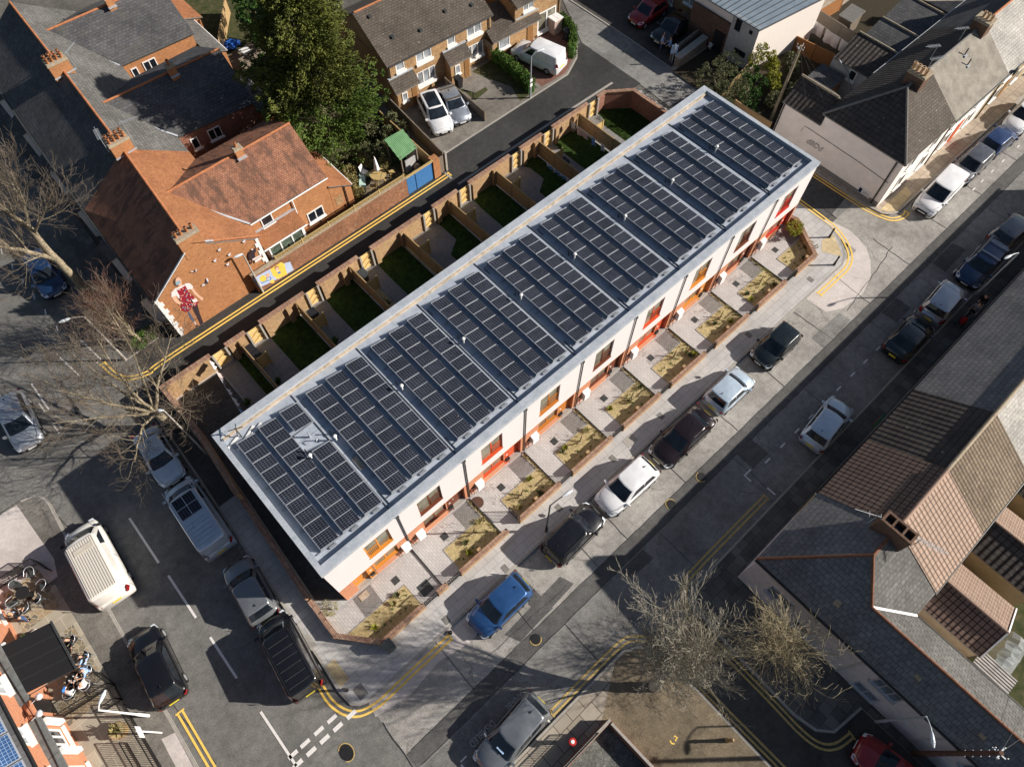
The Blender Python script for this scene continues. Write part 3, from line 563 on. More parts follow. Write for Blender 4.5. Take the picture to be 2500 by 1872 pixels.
# ---------------------------------------------------------------- the new terrace: nine houses
for nm, c in dict(orange=(.62,.24,.035), brown=(.16,.045,.022), red=(.60,.085,.025), ochre=(.50,.17,.025), tan=(.30,.09,.03), scarlet=(.50,.035,.02)).items(): plain('joinery_'+nm, c, .45, .35, var=.06)
FR = -9.81
hcol = ['orange','brown','red','ochre','brown','red','orange','brown','scarlet']
hname = ['orange','brown','bright red','ochre','dark brown','vermilion','golden orange','maroon','scarlet']
hplace = ['at the pub end of the new terrace', 'second from the street corner', 'third from the street corner', 'above the brown saloon', 'in the middle of the new terrace', 'left of the golden orange house', 'right of the vermilion house', 'next to the scarlet end house', 'at the side street end']
W8 = 39.6
def mirror(k, a, b):
    return (k*4.4+a, k*4.4+b) if k else (4.95-b+.1, 4.95-a+.1)
for k in range(9):
    x0 = k*4.4; x1 = x0+4.4; jc = M['joinery_'+hcol[k]]
    h = thing('terraced_house', f'white flat roofed new house with {hname[k]} door, {hplace[k]}', 'house', (x0+2.2, -5, .1), group='new terraced houses with solar roofs')
    uw = mirror(k, 1.27, 2.80); lw = mirror(k, 1.27, 2.85); dw = mirror(k, 2.92, 4.22)
    w = MB(); holes = [(uw[0]-x0, uw[1]-x0, 3.22, 5.22), (lw[0]-x0, lw[1]-x0, 1.05, 2.12), (dw[0]-x0, dw[1]-x0, .1, 2.15)]
    facade(w, (x0, FR), (1, 0), (0, -1), 4.4, .1, 5.9, holes, .3, 0, (2.25, 1))
    for zz in (2.26,): w.box(x0, x1, FR-.012, FR+.01, zz, zz+.03, 0)
    w.build('wall', [M['render_white'], M['brick_salmon']], h)
    w = MB(); w.box(x0, x1, -.3, -.02, .1, 5.9, 0); w.build('rear_wall', M['render_white'], h)
    if k in (0, 8): w = MB(); w.box(0 if k == 0 else W8-.25, .25 if k == 0 else W8, FR+.3, -.3, .1, 5.9, 0); w.build('end_wall', M['render_white'], h)
    # dark room behind the openings
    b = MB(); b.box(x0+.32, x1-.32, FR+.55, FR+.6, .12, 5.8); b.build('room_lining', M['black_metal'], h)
    r_ = MB(); r_.box(x0, x1, FR+.3, -.3, 5.7, 5.9); r_.build('roof', M['membrane'], h)
    c = MB(); xa = -.05 if k == 0 else x0; xb = W8+.05 if k == 8 else x1
    c.box(xa, xb, FR-.06, FR+.40, 5.9, 6.2); c.build('parapet', M['coping_metal'], h); c = MB(); c.box(xa, xb, -.42, .05, 5.9, 6.2)
    if k == 0: c.box(-.05, .24, FR+.40, -.42, 5.9, 6.2)
    if k == 8: c.box(W8-.24, W8+.05, FR+.40, -.42, 5.9, 6.2)
    c.build('parapet', M['coping_metal'], h)
    c = MB(); c.box(max(x0, .3), min(x1, W8-.3), -.54, -.42, 5.9, 6.06); c.build('roof_edge_strip', M['roof_timber_strip'], h)
    if k:
        c = MB(); c.box(x0-.02, x0+.02, FR+.45, -.65, 5.9, 5.945); c.build('roof_seam', M['dark_metal'], h)
    c = MB()
    for yy, l in ((-1.35,.5),(-8.2,.9)): c.box(x0+.18, x0+.21, yy-l, yy, 5.9, 5.96) if k else None
    for yy in (-3.3,-5.4,-7.4): c.box(x0+.05 if k else .4, x1-.05, yy-.006, yy+.006, 5.9, 5.906)
    c.build('roof_lap', M['dark_metal'], h)
    def win(name, X, z0, z1, bar_side):
        fw_ = X[1]-X[0]; f = MB(); y = FR+.10; t = .085
        f.box(X[0], X[1], y, y+.06, z0, z0+t); f.box(X[0], X[1], y, y+.06, z1-t, z1); f.box(X[0], X[0]+t, y, y+.06, z0+t, z1-t); f.box(X[1]-t, X[1], y, y+.06, z0+t, z1-t)
        mid = (X[0]+X[1])/2; f.box(mid-t/2, mid+t/2, y, y+.06, z0+t, z1-t)
        f.box(X[0]-.01, X[1]+.01, FR-.05, FR+.10, z0-.02, z0+.05)
        o = f.build(name, jc, h); gl = MB(); gl.box(X[0]+.02, X[1]-.02, y+.02, y+.035, z0+.02, z1-.02); gl.build('glass', M['glass_warm'], o)
        if bar_side is not None:
            q = MB(); a, b_ = (mid, X[1]) if bar_side else (X[0], mid)
            q.box(a, b_, y-.03, y-.0, z0+.9, z0+.96)
            n_ = 8
            for i in range(n_): q.box(a+(b_-a)*(i+.5)/n_-.012, a+(b_-a)*(i+.5)/n_+.012, y-.03, y-.01, z0+.08, z0+.9)
            q.build('guard_rail', jc, o)
        return o
    win('window', uw, 3.22, 5.22, k > 0); win('window', lw, 1.05, 2.12, None)
    d0, d1 = dw; sp = d0+.42 if k else d1-.42
    pa, pb, da, db = (d0, sp, sp, d1) if k else (sp, d1, d0, sp)
    q = MB(); q.box(pa, pb, FR+.03, FR+.09, .1, 2.15); o = q.build('door_panel', jc, h)
    q = MB(); q.box((pa+pb)/2-.07, (pa+pb)/2+.07, FR+.01, FR+.03, 1.45, 1.53); q.build('number_plate', M['white_trim'], o)
    q = MB(); q.box((pa+pb)/2-.14, (pa+pb)/2+.14, FR-.1, FR+.03, .75, 1.05); q.build('letter_box', M['plastic_black'], o)
    q = MB(); q.box(da+.05, db-.05, FR+.26, FR+.31, .12, 2.08); q.box(da+.0, da+.05, FR+.2, FR+.3, .1, 2.15); q.box(db-.05, db, FR+.2, FR+.3, .1, 2.15); q.box(da, db, FR+.2, FR+.3, 2.08, 2.15); o = q.build('door', jc, h)
    q = MB(); q.box(da+.12, da+.2, FR+.2, FR+.26, 1.0, 1.06); q.build('handle', M['aluminium'], o)
    q = MB(); q.box(da-.02, db+.02, FR-.04, FR+.26, .1, .13); q.build('threshold', M['concrete'], h)
    if k:
        q = MB(); q.tube([(x0+.1, FR-.06, .1), (x0+.1, FR-.06, 5.75)], .038, 8); q.box(x0+.04, x0+.16, FR-.11, FR-.015, 5.7, 5.86); q.build('drainpipe', M['dark_metal'], h)
    bx = mirror(k, .62, 1.08); q = MB(); q.box(bx[0], bx[1], FR-.28, FR-.012, .5, 1.25); q.slab([(bx[0]-.02, FR-.29, 1.3), (bx[1]+.02, FR-.29, 1.3), (bx[1]+.02, FR-.005, 1.4), (bx[0]-.02, FR-.005, 1.4)], .1); q.build('meter_box', M['white_trim'], h)
    q = MB(); bb = (bx[0]-.42, bx[0]-.1) if k else (bx[0]-.4, bx[0]-.1); q.box(bb[0], bb[1], FR-.06, FR-.012, .5, 1.0); q.tube([(bb[0]+.2, FR-.12, .15), (bb[0]+.2, FR-.12, .55), (bb[0]+.2, FR-.02, .6)], .02, 6); q.build('gas_hatch', M['joinery_brown'], h)
    # solar panels
    off = .66-.032*k; tops = [off, off+1.315-.008*k, off+2.63-.016*k]
    if k == 0: tops = [.70, 2.02, 3.34]
    for ri, tx in enumerate(tops):
        xl = x0+tx-.03; xr = xl+1.07; zl, zr = 6.23, 6.02
        for j in range(5):
            ya = -1.30-1.504*j; yb = ya-1.49
            if k == 0 and ri == 2 and j == 1: continue
            P = lambda u_, v_: Vector((xl+(xr-xl)*u_, ya+(yb-ya)*v_, zl+(zr-zl)*u_))
            q = MB(); t = Vector((0, 0, .004)); q.slab([P(0,0), P(0,1), P(1,1), P(1,0)], .035, 1)
            for v0, v1 in ((.018,.487),(.513,.982)): q.poly([P(.026,v0)+t, P(.026,v1)+t, P(.974,v1)+t, P(.974,v0)+t], 0)
            q.build('solar_panel', [M['solar_cells'], M['aluminium']], h)
    for j in range(6):
        y = -1.30-1.504*j+.007; q = MB()
        q.box(x0+tops[0]-.32, x0+tops[2]+1.1, y-.02, y+.02, 5.93, 5.97)
        for tx in tops:
            q.bar((x0+tx-.01,y,6.262),(x0+tx+1.06,y,6.035), .018, .016)
            if j in (0, 5): q.mesh([(x0+tx,y,6.24),(x0+tx-.1,y,5.93),(x0+tx+.97,y,5.97)], [(0,1,2)])
            if j == 5: q.box(x0+tx+.35, x0+tx+.75, y-.2, y-.08, 5.93, 6.0)
        q.build('mounting_rail', M['rail_metal'], h)
    vx = x0+.28 if k else 3.12
    q = MB(); q.cyl((vx,-4.5), .05, 5.9, 6.42, 10); q.blob((vx,-4.5,6.45), .115, .115, .07, 0, 12, 6); q.build('roof_vent', M['white_trim'], h)
    q = MB(); vy = -4.02; q.tube([(vx-.02,vy,5.9),(vx-.02,vy,6.35)], .035, 8); q.tube([(vx+.14,vy-.12,5.9),(vx+.14,vy-.12,6.2),(vx+.1,vy-.2,6.26),(vx+.06,vy-.27,6.2)], .022, 7); q.build('vent_pipe', M['plastic_black'], h)
    if k == 1:
        q = MB(); q.box(4.62,4.9,-6.7,-5.9,5.9,5.97); tag(q.build('timber_board', M['roof_timber_strip'], None, (4.76,-6.3,5.9)), 'small plank of bare wood lying on the flat roof between the panels', 'board')
    if k == 0:
        q = MB(); q.tube([(3.75,-3.4,5.9),(3.75,-3.4,6.5)], .05, 8); q.tube([(4.0,-3.9,5.9),(4.0,-3.9,6.3),(3.9,-3.98,6.38),(3.8,-4.02,6.25)], .03, 7); q.build('vent_pipe', M['aluminium'], h)
        # radio mast and spare rails near the back corner
        e = thing('roof_aerial', 'white roof aerial with spare rails near the back left corner', 'aerial', (1.1,-.95,5.9))
        q = MB(); q.tube([(1.1,-.95,5.9),(1.1,-.95,7.0)], .03, 8); q.bar((.75,-.8,6.9),(1.45,-1.1,6.9), .04, .04); q.bar((.95,-1.3,6.75),(1.25,-.6,6.75), .04, .04); q.build('mast', M['dark_metal'], e)
        for a, b_ in (((.55,-1.5,5.95),(1.9,-.85,5.95)),((.15,-1.1,5.95),(1.0,-.8,5.95)),((1.35,-1.3,5.97),(2.3,-1.0,5.97))):
            q = MB(); q.bar(a, b_, .12, .05); q.build('spare_rail', M['white_trim'], e)

# front gardens -----------------------------------------------------------
def tuft(mb, x, y, z, r, hgt, n, rg):
    for i in range(n):
        a = rg.uniform(0, 2*PI); l = r*rg.uniform(.4, 1); hh = hgt*rg.uniform(.5, 1); w_ = r*.16
        bx, by = x+rg.uniform(-.3, .3)*r, y+rg.uniform(-.3, .3)*r; dx, dy = math.cos(a), math.sin(a)
        p0 = (bx-dy*w_, by+dx*w_, z); p1 = (bx+dy*w_, by-dx*w_, z); p2 = (bx+dx*l+dy*w_*.4, by+dy*l-dx*w_*.4, z+hh); p3 = (bx+dx*l-dy*w_*.4, by+dy*l+dx*w_*.4, z+hh)
        mb.poly([p0, p1, p2, p3], 0)
rg = random.Random(5)
G0 = thing('front_garden', 'corner front garden with five sided brick edged bed and double gate', 'garden', (1.5,-11.4,.1), group='front gardens of the new terrace')
for k in range(9):
    x0 = k*4.4; z = .112
    if k == 0: e = G0
    else: e = thing('front_garden', f'paved front garden below the {hname[k]} door, {hplace[k]}', 'garden', (x0+2.2,-11.4,.1), group='front gardens of the new terrace')
    if k == 0:
        pv = [(-1.45,-10.0),(4.35,-9.95),(4.35,-12.85),(2.9,-12.85),(2.86,-11.23),(-1.19,-11.23),(-1.42,-10.8)]; bed = [(-1.15,-11.27),(2.86,-11.27),(2.9,-12.86),(.25,-12.8)]; dk = [(.25,-9.97),(1.45,-9.97),(1.4,-11.2),(.2,-11.2)]
    else:
        pv = [(x0+.03,-9.95),(x0+4.15,-9.95),(x0+4.15,-11.2),(x0+1.25,-11.2),(x0+1.25,-12.86),(x0+.03,-12.86)]
        bed = [(x0+1.29,-11.25),(x0+4.19,-11.25),(x0+4.19,-9.98),(x0+4.37,-9.98),(x0+4.37,-12.83),(x0+1.29,-12.83)]; dk = [(x0+3.05,-9.97),(x0+4.13,-9.97),(x0+4.13,-11.17),(x0+3.05,-11.17)]
    q = MB(); q.poly([(p[0],p[1],z) for p in ccw(pv)], 0)
    if k == 8: q.poly([(39.62,-9.9,z),(39.62,-9.2,z),(40.0,-9.9,z)], 0)
    q.build('paving', M['block_light'], e)
    q = MB(); q.poly([(p[0],p[1],z+.005) for p in ccw(dk)]); q.build('door_paving', M['block_dark'], e)
    if k == 8: bed = [(x0+1.29,-11.25),(x0+4.19,-11.25),(x0+4.19,-9.98),(x0+4.45,-9.98),(39.9,-10.2),(38.5,-12.75),(38.2,-12.83),(x0+1.29,-12.83)]
    q = MB(); q.poly([(p[0],p[1],.125) for p in ccw(bed)]); q.build('planting_bed', M['bed_soil'], e)
    q = MB()
    for a, b_ in zip(bed, bed[1:]+bed[:1]): q.bar((*a,.12),(*b_,.12), .045, .04)
    q.build('bed_edging', M['concrete'], e)
    if k: q = MB(); q.bar((x0+.0,-9.95,.16),(x0+.0,-12.85,.16), .03, .12); q.build('boundary_edge', M['dark_metal'], e)
    cv = [(x0+1.85,-10.68)] if k else [(2.63,-10.75),(3.6,-12.2)]
    for i, c in enumerate(cv): 
        q = MB(); s_ = .2 if i == 0 else .36; q.box(c[0]-s_, c[0]+s_, c[1]-s_, c[1]+s_, .1, .122); q.build('drain_cover', M['dark_metal'], e)
    # shrubs and tufts: separate plants
    def inbed():
        if k == 0: return rg.uniform(.2, 2.7), rg.uniform(-12.5, -11.4)
        return x0+rg.uniform(1.5, 4.2), rg.uniform(-12.6, -11.4)
    sp_ = []
    for i in range(16):
        for _ in range(20):
            x, y = inbed()
            if all((x-a)**2+(y-b)**2 > .045 for a, b in sp_): break
        sp_.append((x, y))
    for i, (x, y) in enumerate(sp_):
        q = MB()
        big = i < 3
        tuft(q, x, y, .13, .22 if big else .10, .26 if big else .11, 50 if big else 14, rg)
        mt = M[('shrub_tan','bush_olive','shrub_yellow')[(i+k) % 3]] if big else M['small_green' if i % 3 == 0 else 'shrub_tan']
        q.build('plant', mt, e)
    q = MB()
    for i in range(26 if k else 14):
        x, y = (x0+rg.uniform(4.2,4.36), rg.uniform(-12.7,-10.1)) if k else inbed()
        tuft(q, x, y, .13, .09, .12, 8, rg)
    tag(q.build('ground_cover', M['shrub_tan'], e), kind='stuff')
# low brick walls
def brick_wall(name, pts, t, h_, mt, cop, z0=.1, cz=.09, label=None, cat='wall', group=None, parent=None, capw=.03):
    cx = sum(p[0] for p in pts)/len(pts); cy = sum(p[1] for p in pts)/len(pts)
    e = parent or thing(name, label, cat, (cx, cy, z0), group=group)
    a = MB(); b = MB()
    for i in range(len(pts)-1):
        p = Vector((*pts[i],0)); q = Vector((*pts[i+1],0)); d = (q-p).normalized()*t/2*(.98 if len(pts) > 2 else 0)
        aa = p-(d if i > 0 else Vector()); bb = q+(d if i < len(pts)-2 else Vector())
        a.bar((aa.x,aa.y,(z0+h_)/2+i*.001),(bb.x,bb.y,(z0+h_)/2+i*.001), t, h_-z0); b.bar((aa.x,aa.y,h_+cz/2+i*.003),(bb.x,bb.y,h_+cz/2+i*.003), t+capw*2, cz)
    a.build('brickwork', mt, e); b.build('coping', cop, e); return e
wl_ = [('low brick wall edging the five sided corner bed', [(-1.5,-8.6),(-1.53,-11.03),(.1,-12.97),(2.95,-12.97)])]
wl_ += [('short brick wall stub between the two gates nearest the corner', [(3.9,-12.97),(4.6,-12.97)])]
ends = [(5.55,9.1),(10.0,13.3),(14.3,17.7),(18.7,22.1),(23.1,26.5),(27.5,30.9),(31.9,35.0)]
for i, (a, b) in enumerate(ends): wl_.append((f'low brick wall before the {hname[i+1]} door, {hplace[i+1]}', [(a,-12.97),(b,-12.97)]))
wl_.append(('low brick wall turning the corner at the side street end', [(36.2,-12.97),(38.35,-12.97),(40.0,-10.2),(39.72,-9.0)]))
for i, (lb, pts) in enumerate(wl_):
    e = brick_wall('garden_wall', pts, .22, .60, M['brick_yellow'], M['coping_brick'], label=lb, group='low front garden walls')
    if i >= 2:
        xm = pts[0][0]+1.6; q = MB(); q.box(xm-.11, xm+.11, -12.86, -12.6, .1, .64); q.build('pier', M['brick_yellow'], e)
def railing(name, pts, h_, label, cat, group, z0=.1, sp=.11, mt='black_metal', leaf=False):
    e = thing(name, label, cat, (pts[0][0], pts[0][1], z0), group=group); r_ = MB(); b = MB()
    for i in range(len(pts)-1):
        p = Vector((*pts[i],0)); q = Vector((*pts[i+1],0)); L = (q-p).length
        for zz in (z0+.08, z0+h_): r_.bar((p.x,p.y,zz),(q.x,q.y,zz), .05, .035)
        n_ = max(2, int(L/sp))
        for j in range(n_+1):
            c = p+(q-p)*(j/n_); b.bar((c.x,c.y,z0),(c.x,c.y,z0+h_), .045 if j in (0, n_) else .022, .045 if j in (0, n_) else .022)
    r_.build('rail', M[mt], e); b.build('bars', M[mt], e); return e
gl_ = [(3.0,3.88),(4.66,5.5)]+[(b+.05, a2-.05) for (a, b), (a2, b2) in zip(ends, ends[1:])]+[(35.05,36.15)]
for i, (a, b) in enumerate(gl_):
    lb = f'{"closed" if i not in (2,) else "open"} black iron gate before the {hname[min(i,8)]} door, {hplace[min(i,8)]}'
    pts = [(a,-12.97),(b,-12.97)] if i != 2 else [(a+.9,-12.97),(a+.85,-12.1)]
    railing('garden_gate', pts, .85, lb, 'gate', 'front garden gates', mt='black_metal')
q = MB(); q.box(2.85-.18,2.85+.2,-10.55,-10.2,.12,.16)
q = MB(); q.box(.55,1.1,-10.42,-10.05,.117,.145); tag(q.build('doormat', M['roof_timber_strip'], None, (.8,-10.2,.12)), 'brown doormat outside the orange door', 'doormat')
q = MB(); q.cyl((9.0,-10.45), .36, .12, .15, 20); tag(q.build('ground_cover', M['terracotta_dark'], None, (9.0,-10.7,.12)), 'round dark brown disc on the paving by the bright red door', 'cover')  # flat dark brown disc on the paving

# rear gardens -----------------------------------------------------------
GT = [(2.65,3.6),(5.2,6.15),(9.75,10.65),(14.15,15.1),(19.7,20.62),(23.05,24.0),(28.2,29.1),(31.5,32.45),(36.45,37.4)]
pathx = [(2.55,3.75),(5.15,6.3),(9.65,10.7),(14.1,15.2),(18.5,19.6),(23.0,24.05),(27.1,28.3),(31.4,32.5),(36.4,37.0)]
for k in range(9):
    a, b = pathx[k]; xl = k*4.4+.1 if k else 2.5; xr = (k+1)*4.4 if k < 8 else 39.9; z = .112
    e = thing('rear_garden', f'walled rear garden behind the {hname[k]} door house, {hplace[k]}' if k < 8 else 'end rear garden with sunlit green lawn against a red brick wall', 'garden', ((xl+xr)/2, 4, .1), group='rear gardens of the new terrace')
    pts = [(a,0),(b,0),(b,6.2),(max(b,GT[k][1]+.15),7.0),(max(b,GT[k][1]+.15),7.6),(min(a,GT[k][0]-.1),7.6),(a,6.6)]
    if k in (4, 6): pts = [(a,0),(b,0),(b,4.6),(b+1.2,5.4),(b+1.2,6.9),(GT[k][1]+.15,7.3),(GT[k][1]+.15,7.6),(a,7.6)]
    q = MB(); q.poly([(p[0],p[1],z+.004) for p in ccw(pts)]); q.build('path', M['block_rear'], e)
    lw_ = [(b+.02,0),(xr,0),(xr,7.6),(b+.02,7.6)] if k < 8 else [(b,0),(40.1,0),(40.05,6.2),(38.3,7.6),(b,7.6)]
    q = MB(); q.poly([(p[0],p[1],z) for p in ccw(lw_)]); 
    q.build('lawn', M['lawn'], e)
    q = MB(); q.poly([(p[0],p[1],z) for p in [(xl,0),(a-.02,0),(a-.02,7.6),(xl,7.6)]]); q.build('bed', M['bed_soil'] if k in (3,4) else M['block_rear'], e)
    q = MB()
    for y in (1.0, 2.2, 3.0, 4.2):
        if k < 4: tuft(q, (xl+a)/2, y, .12, .3, .4, 40, rg)
    if q.v: q.build('plant', M['small_green'], e)
# grass blades in the sunlit lawn
q = MB()
for i in range(9000):
    x = rg.uniform(37.0, 40.0); y = rg.uniform(.1, 7.3)
    if x > 38.3 and y > 7.3-(x-38.3)*.75: continue
    a = rg.uniform(0, 2*PI); w_ = .012; dx, dy = math.cos(a), math.sin(a); hh = rg.uniform(.05, .12)
    q.poly([(x-dx*w_, y-dy*w_, .112), (x+dx*w_, y+dy*w_, .112), (x+dy*.03, y-dx*.03, .112+hh)])
tag(q.build('lawn_grass', M['lawn']), kind='stuff')
# wall along the lane, one length between each pair of gates
wx = [-.8]+[v for g_ in GT for v in g_]
segs = [(-.75, GT[0][0]-.06)]+[(GT[i][1]+.06, GT[i+1][0]-.06) for i in range(8)]+[(GT[8][1]+.06, 38.35)]
for i, (a, b) in enumerate(segs):
    if i == 9: pts = [(a,7.72),(38.3,7.72),(40.15,6.35),(40.2,.1)]; mt = M['brick_red']; lb = 'angled red brick garden wall round the sunlit end lawn'
    elif i == 0: pts = [(-1.08,-1.3),(-.72,3.9),(-.78,7.72),(b,7.72)]; mt = M['brick_yellow']; lb = 'buff brick corner wall under the bare street tree'
    else: pts = [(a,7.72),(b,7.72)]; mt = M['brick_yellow']; lb = f'tall buff brick lane wall between gates, behind the {hname[i-1]} and {hname[i]} door houses'
    e = brick_wall('lane_wall', pts, .24, 1.66, mt, M['coping_brick'], label=lb, group='brick walls along the back lane', cz=.1)
    if 0 < i < 9:
        for px_ in (a+.3, (a+b)/2+.3) if b-a > 2 else (a+.3,):
            q = MB(); q.box(px_-.17, px_+.17, 7.36, 7.6, .1, 1.6); q.build('pier', mt, e)
brick_wall('side_wall', [(-1.1,-1.3),(-1.5,-8.5)], .22, .78, M['brick_yellow'], M['coping_brick'], label='long low brick wall between the pavement and the dark side strip', group='brick walls beside the street')
for k, (a, b) in enumerate(GT):
    e = thing('timber_gate', f'yellow timber gate behind the {hname[k]} door house, {hplace[k]}', 'gate', ((a+b)/2, 7.6, .1), group='timber gates along the lane')
    q = MB(); n_ = 9
    for i in range(n_): q.box(a+.06+(b-a-.12)*i/n_+.004, a+.06+(b-a-.12)*(i+1)/n_-.004, 7.66, 7.69, .14, 1.6)
    q.build('boards', M['timber_new'], e)
    q = MB()
    for zz in (.3, .85, 1.42): q.box(a+.08, b-.08, 7.62, 7.66, zz-.05, zz+.05)
    q.bar((a+.12,7.64,.34),(b-.12,7.64,.82), .035, .09, up=(0,1,0)); q.bar((a+.12,7.64,.9),(b-.12,7.64,1.38), .035, .09, up=(0,1,0)); q.build('brace', M['timber_new'], e)
    for x in (a, b): q = MB(); q.box(x-.06, x+.06, 7.46, 7.6, .1, 1.72); q.build('post', M['concrete'], e)
    q = MB(); q.box(b-.3, b-.1, 7.60, 7.63, 1.0, 1.04); q.build('latch', M['black_metal'], e)
for k in range(1, 9):
    x = k*4.4+.08+(.12 if k == 4 else 0)
    e = thing('garden_fence', f'brown board fence dividing the rear gardens of the {hname[k-1]} and {hname[k]} door houses', 'fence', (x, 3.8, .1), group='board fences between rear gardens')
    for j in range(4):
        ya = 7.55-j*1.87; q = MB(); q.box(x-.02, x+.02, ya-1.8, ya, .2, 1.5); q.box(x-.035, x+.035, ya-1.8, ya, 1.5, 1.54)
        for zz in (.35, .85, 1.35): q.box(x-.045, x+.045, ya-1.8, ya, zz-.03, zz+.03)
        q.build('fence_panel', M['timber_fence'], e); q = MB(); q.box(x-.05, x+.05, ya-.05-1.81, ya+.03-1.81, .1, 1.58); q.build('post', M['timber_fence'], e)
    e = thing('screen_panel', f'golden slatted screen behind the {hname[k]} door house, {hplace[k]}', 'screen', (x+.55, 5.75, .1), group='timber bin screens')
    q = MB(); q.box(x+.12, x+.85, 5.73, 5.77, .2, 1.42); q.build('boards', M['timber_gold'], e); q = MB(); q.box(x+.82, x+.92, 5.7, 5.8, .1, 1.5); q.build('post', M['timber_gold'], e)
brick('store_brick', (.56,.40,.33), (.48,.34,.28), (.5,.42,.36), var=.15)
# ---------------------------------------------------------------- older buildings
def V3(p, z): return Vector((p[0], p[1], z))
def slope(parent, pts, mt, name='roof', t=.1, under='concrete_dark'):
    return MB().slab(pts, t, 0, 1).build(name, [M[mt], M[under]], parent)
def ridge(parent, a, b, mt='ridge_orange', r=.09, name='ridge_tiles'):
    q = MB(); q.tube([a, b], r, 6); return q.build(name, M[mt], parent)
def flash(parent, a, b, w=.16, mt='lead_flashing', name='flashing', h=.05):
    q = MB(); q.bar(Vector(a)+Vector((0,0,.03)), Vector(b)+Vector((0,0,.03)), w, h); return q.build(name, M[mt], parent)
def gutter(parent, a, b, mt='white_trim', r=.06):
    q = MB(); q.tube([a, b], r, 6); return q.build('gutter', M[mt], parent)
def chimney(parent, x0, x1, y0, y1, z0, z1, mt, pots, potm='terracotta', cap=True, pr=.11, ph=.38):
    q = MB(); q.box(x0, x1, y0, y1, z0, z1-.18); o = q.build('chimney', mt, parent)
    q = MB(); q.box(x0-.05, x1+.05, y0-.05, y1+.05, z1-.18, z1-.08); q.box(x0-.02, x1+.02, y0-.02, y1+.02, z1-.08, z1); q.build('cap', M['mortar_cap'], o)
    for (px_, py_) in pots:
        q = MB(); q.tube([(px_,py_,z1),(px_,py_,z1+ph*.8),(px_,py_,z1+ph*.82),(px_,py_,z1+ph)], [pr*.85, pr*.8, pr, pr], 10); disc(q, px_, py_, pr*.7, z1+ph+.004, 1, 10); q.build('chimney_pot', [M[potm], M['plastic_black']], o)
    return o
def aerial(x, y, z0, h, ang, n, label, L=1.0):
    e = thing('tv_aerial', label, 'aerial', (x, y, z0), group='television aerials on the roofs')
    q = MB(); q.tube([(x,y,z0),(x,y,z0+h)], .02, 5); q.build('mast', M['galvanised'], e)
    q = MB(); d = Vector((math.cos(ang), math.sin(ang), .05)); s_ = Vector((-math.sin(ang), math.cos(ang), 0)); c = Vector((x,y,z0+h-.05)); q.bar(c-d*.2, c+d*L, .025, .025)
    for i in range(n):
        p = c-d*.15+d*(L*i/n); q.bar(p-s_*.16, p+s_*.16, .018, .018)
    q.build('antenna', M['galvanised'], e)
def wallbox(parent, pts, z0, z1, mt, name='wall'):
    return MB().prism(pts, z0, z1).build(name, mt, parent)

# --- left terrace: mural house C, house B, house A, house D
zE, zR = 4.05, 6.6
rowsx = {11.5: (2.0, 5.62, 9.5), 21.4: (2.33, 6.42, 10.05), 31.3: (2.8, 7.02, 10.8), 41.0: (3.4, 7.5, 11.4)}
def terr(name_, lb, ya, yb, front, rear, wallm, ridge_m, group='houses of the left brick terrace'):
    fa, ra, ba = rowsx[ya]; fb, rb, bb = rowsx[yb]
    e = thing('brick_house', lb, 'house', ((fa+ba)/2, (ya+yb)/2, 0), group=group)
    yy0 = ya+.02; w = MB()
    w.prism([(fa+.05,yy0),(ba-.12,yy0),(bb-.12,yb-.02),(fb+.05,yb-.02)], 0, zE-.06)
    for (y, f_, r_, b_) in ((yy0, fa, ra, ba), (yb-.02, fb, rb, bb)): w.mesh([(f_+.05,y,zE-.06),(b_-.12,y,zE-.06),(r_,y,zR-.08)], [(0,1,2)])
    w.build('wall', wallm, e)
    slope(e, [(fa-.12,ya,zE-.08),(fb-.12,yb,zE-.08),(rb,yb,zR),(ra,ya,zR)], front); slope(e, [(ba+.1,ya,zE-.05),(bb+.1,yb,zE-.05),(rb,yb,zR),(ra,ya,zR)], rear)
    ridge(e, (ra,ya,zR+.02), (rb,yb,zR+.02), ridge_m); gutter(e, (fa-.18,ya,zE-.12), (fb-.18,yb,zE-.12), 'dark_metal'); return e
hc = terr('c', 'red tiled end house with the painted figure on its orange brick gable', 11.5, 21.4, 'tile_red', 'tile_orange', M['brick_orange'], 'ridge_orange')
hb = terr('b', 'slate roofed brick house beside the tall conifer, aerials on its chimney', 21.4, 31.3, 'slate_dark', 'slate_grey', M['brick_orange'], 'ridge_orange')
ha = terr('a', 'slate roofed brick house at the upper left with a white window under the eave', 31.3, 41.0, 'slate_dark', 'slate_grey', M['brick_orange'], 'ridge_orange')
def wing(e, ya, yb, xr, zr, yr, yr2, xv0, xe, xv1, mt, mt2, wallm, ridge_m, y0e, y0e2, y1e):
    """rear wing: ridge from the main slope to xr; eaves along y0e and y1e"""
    w = MB(); w.prism([(xv0-2,y0e+.12),(xe-.12,y0e2+.12),(xe-.12,y1e-.15),(xv1-2,y1e-.15)], 0, zE-.06)
    w.mesh([(xe-.12,y0e2+.12,zE-.06),(xe-.12,y1e-.15,zE-.06),(xe-.12,yr2,zr-.1)], [(0,1,2)]); w.build('wing_wall', wallm, e)
    slope(e, [(xv0,y0e,zE),(xe,y0e2,zE),(xr,yr2,zr),(yr[0],yr[1],zr)], mt, 'wing_roof', .1); slope(e, [(xv1,y1e,zE),(xe,y1e,zE),(xr,yr2,zr),(yr[0],yr[1],zr)], mt2, 'wing_roof', .1)
    ridge(e, (yr[0],yr[1],zr+.03), (xr,yr2,zr+.03), ridge_m, .085); flash(e, (yr[0],yr[1],zr+.02), (xv0,y0e,zE+.02), .14)
    gutter(e, (xv0,y0e-.05,zE-.05), (xe,y0e2-.05,zE-.05), 'white_trim' if ya < 12 else 'dark_metal', .05)
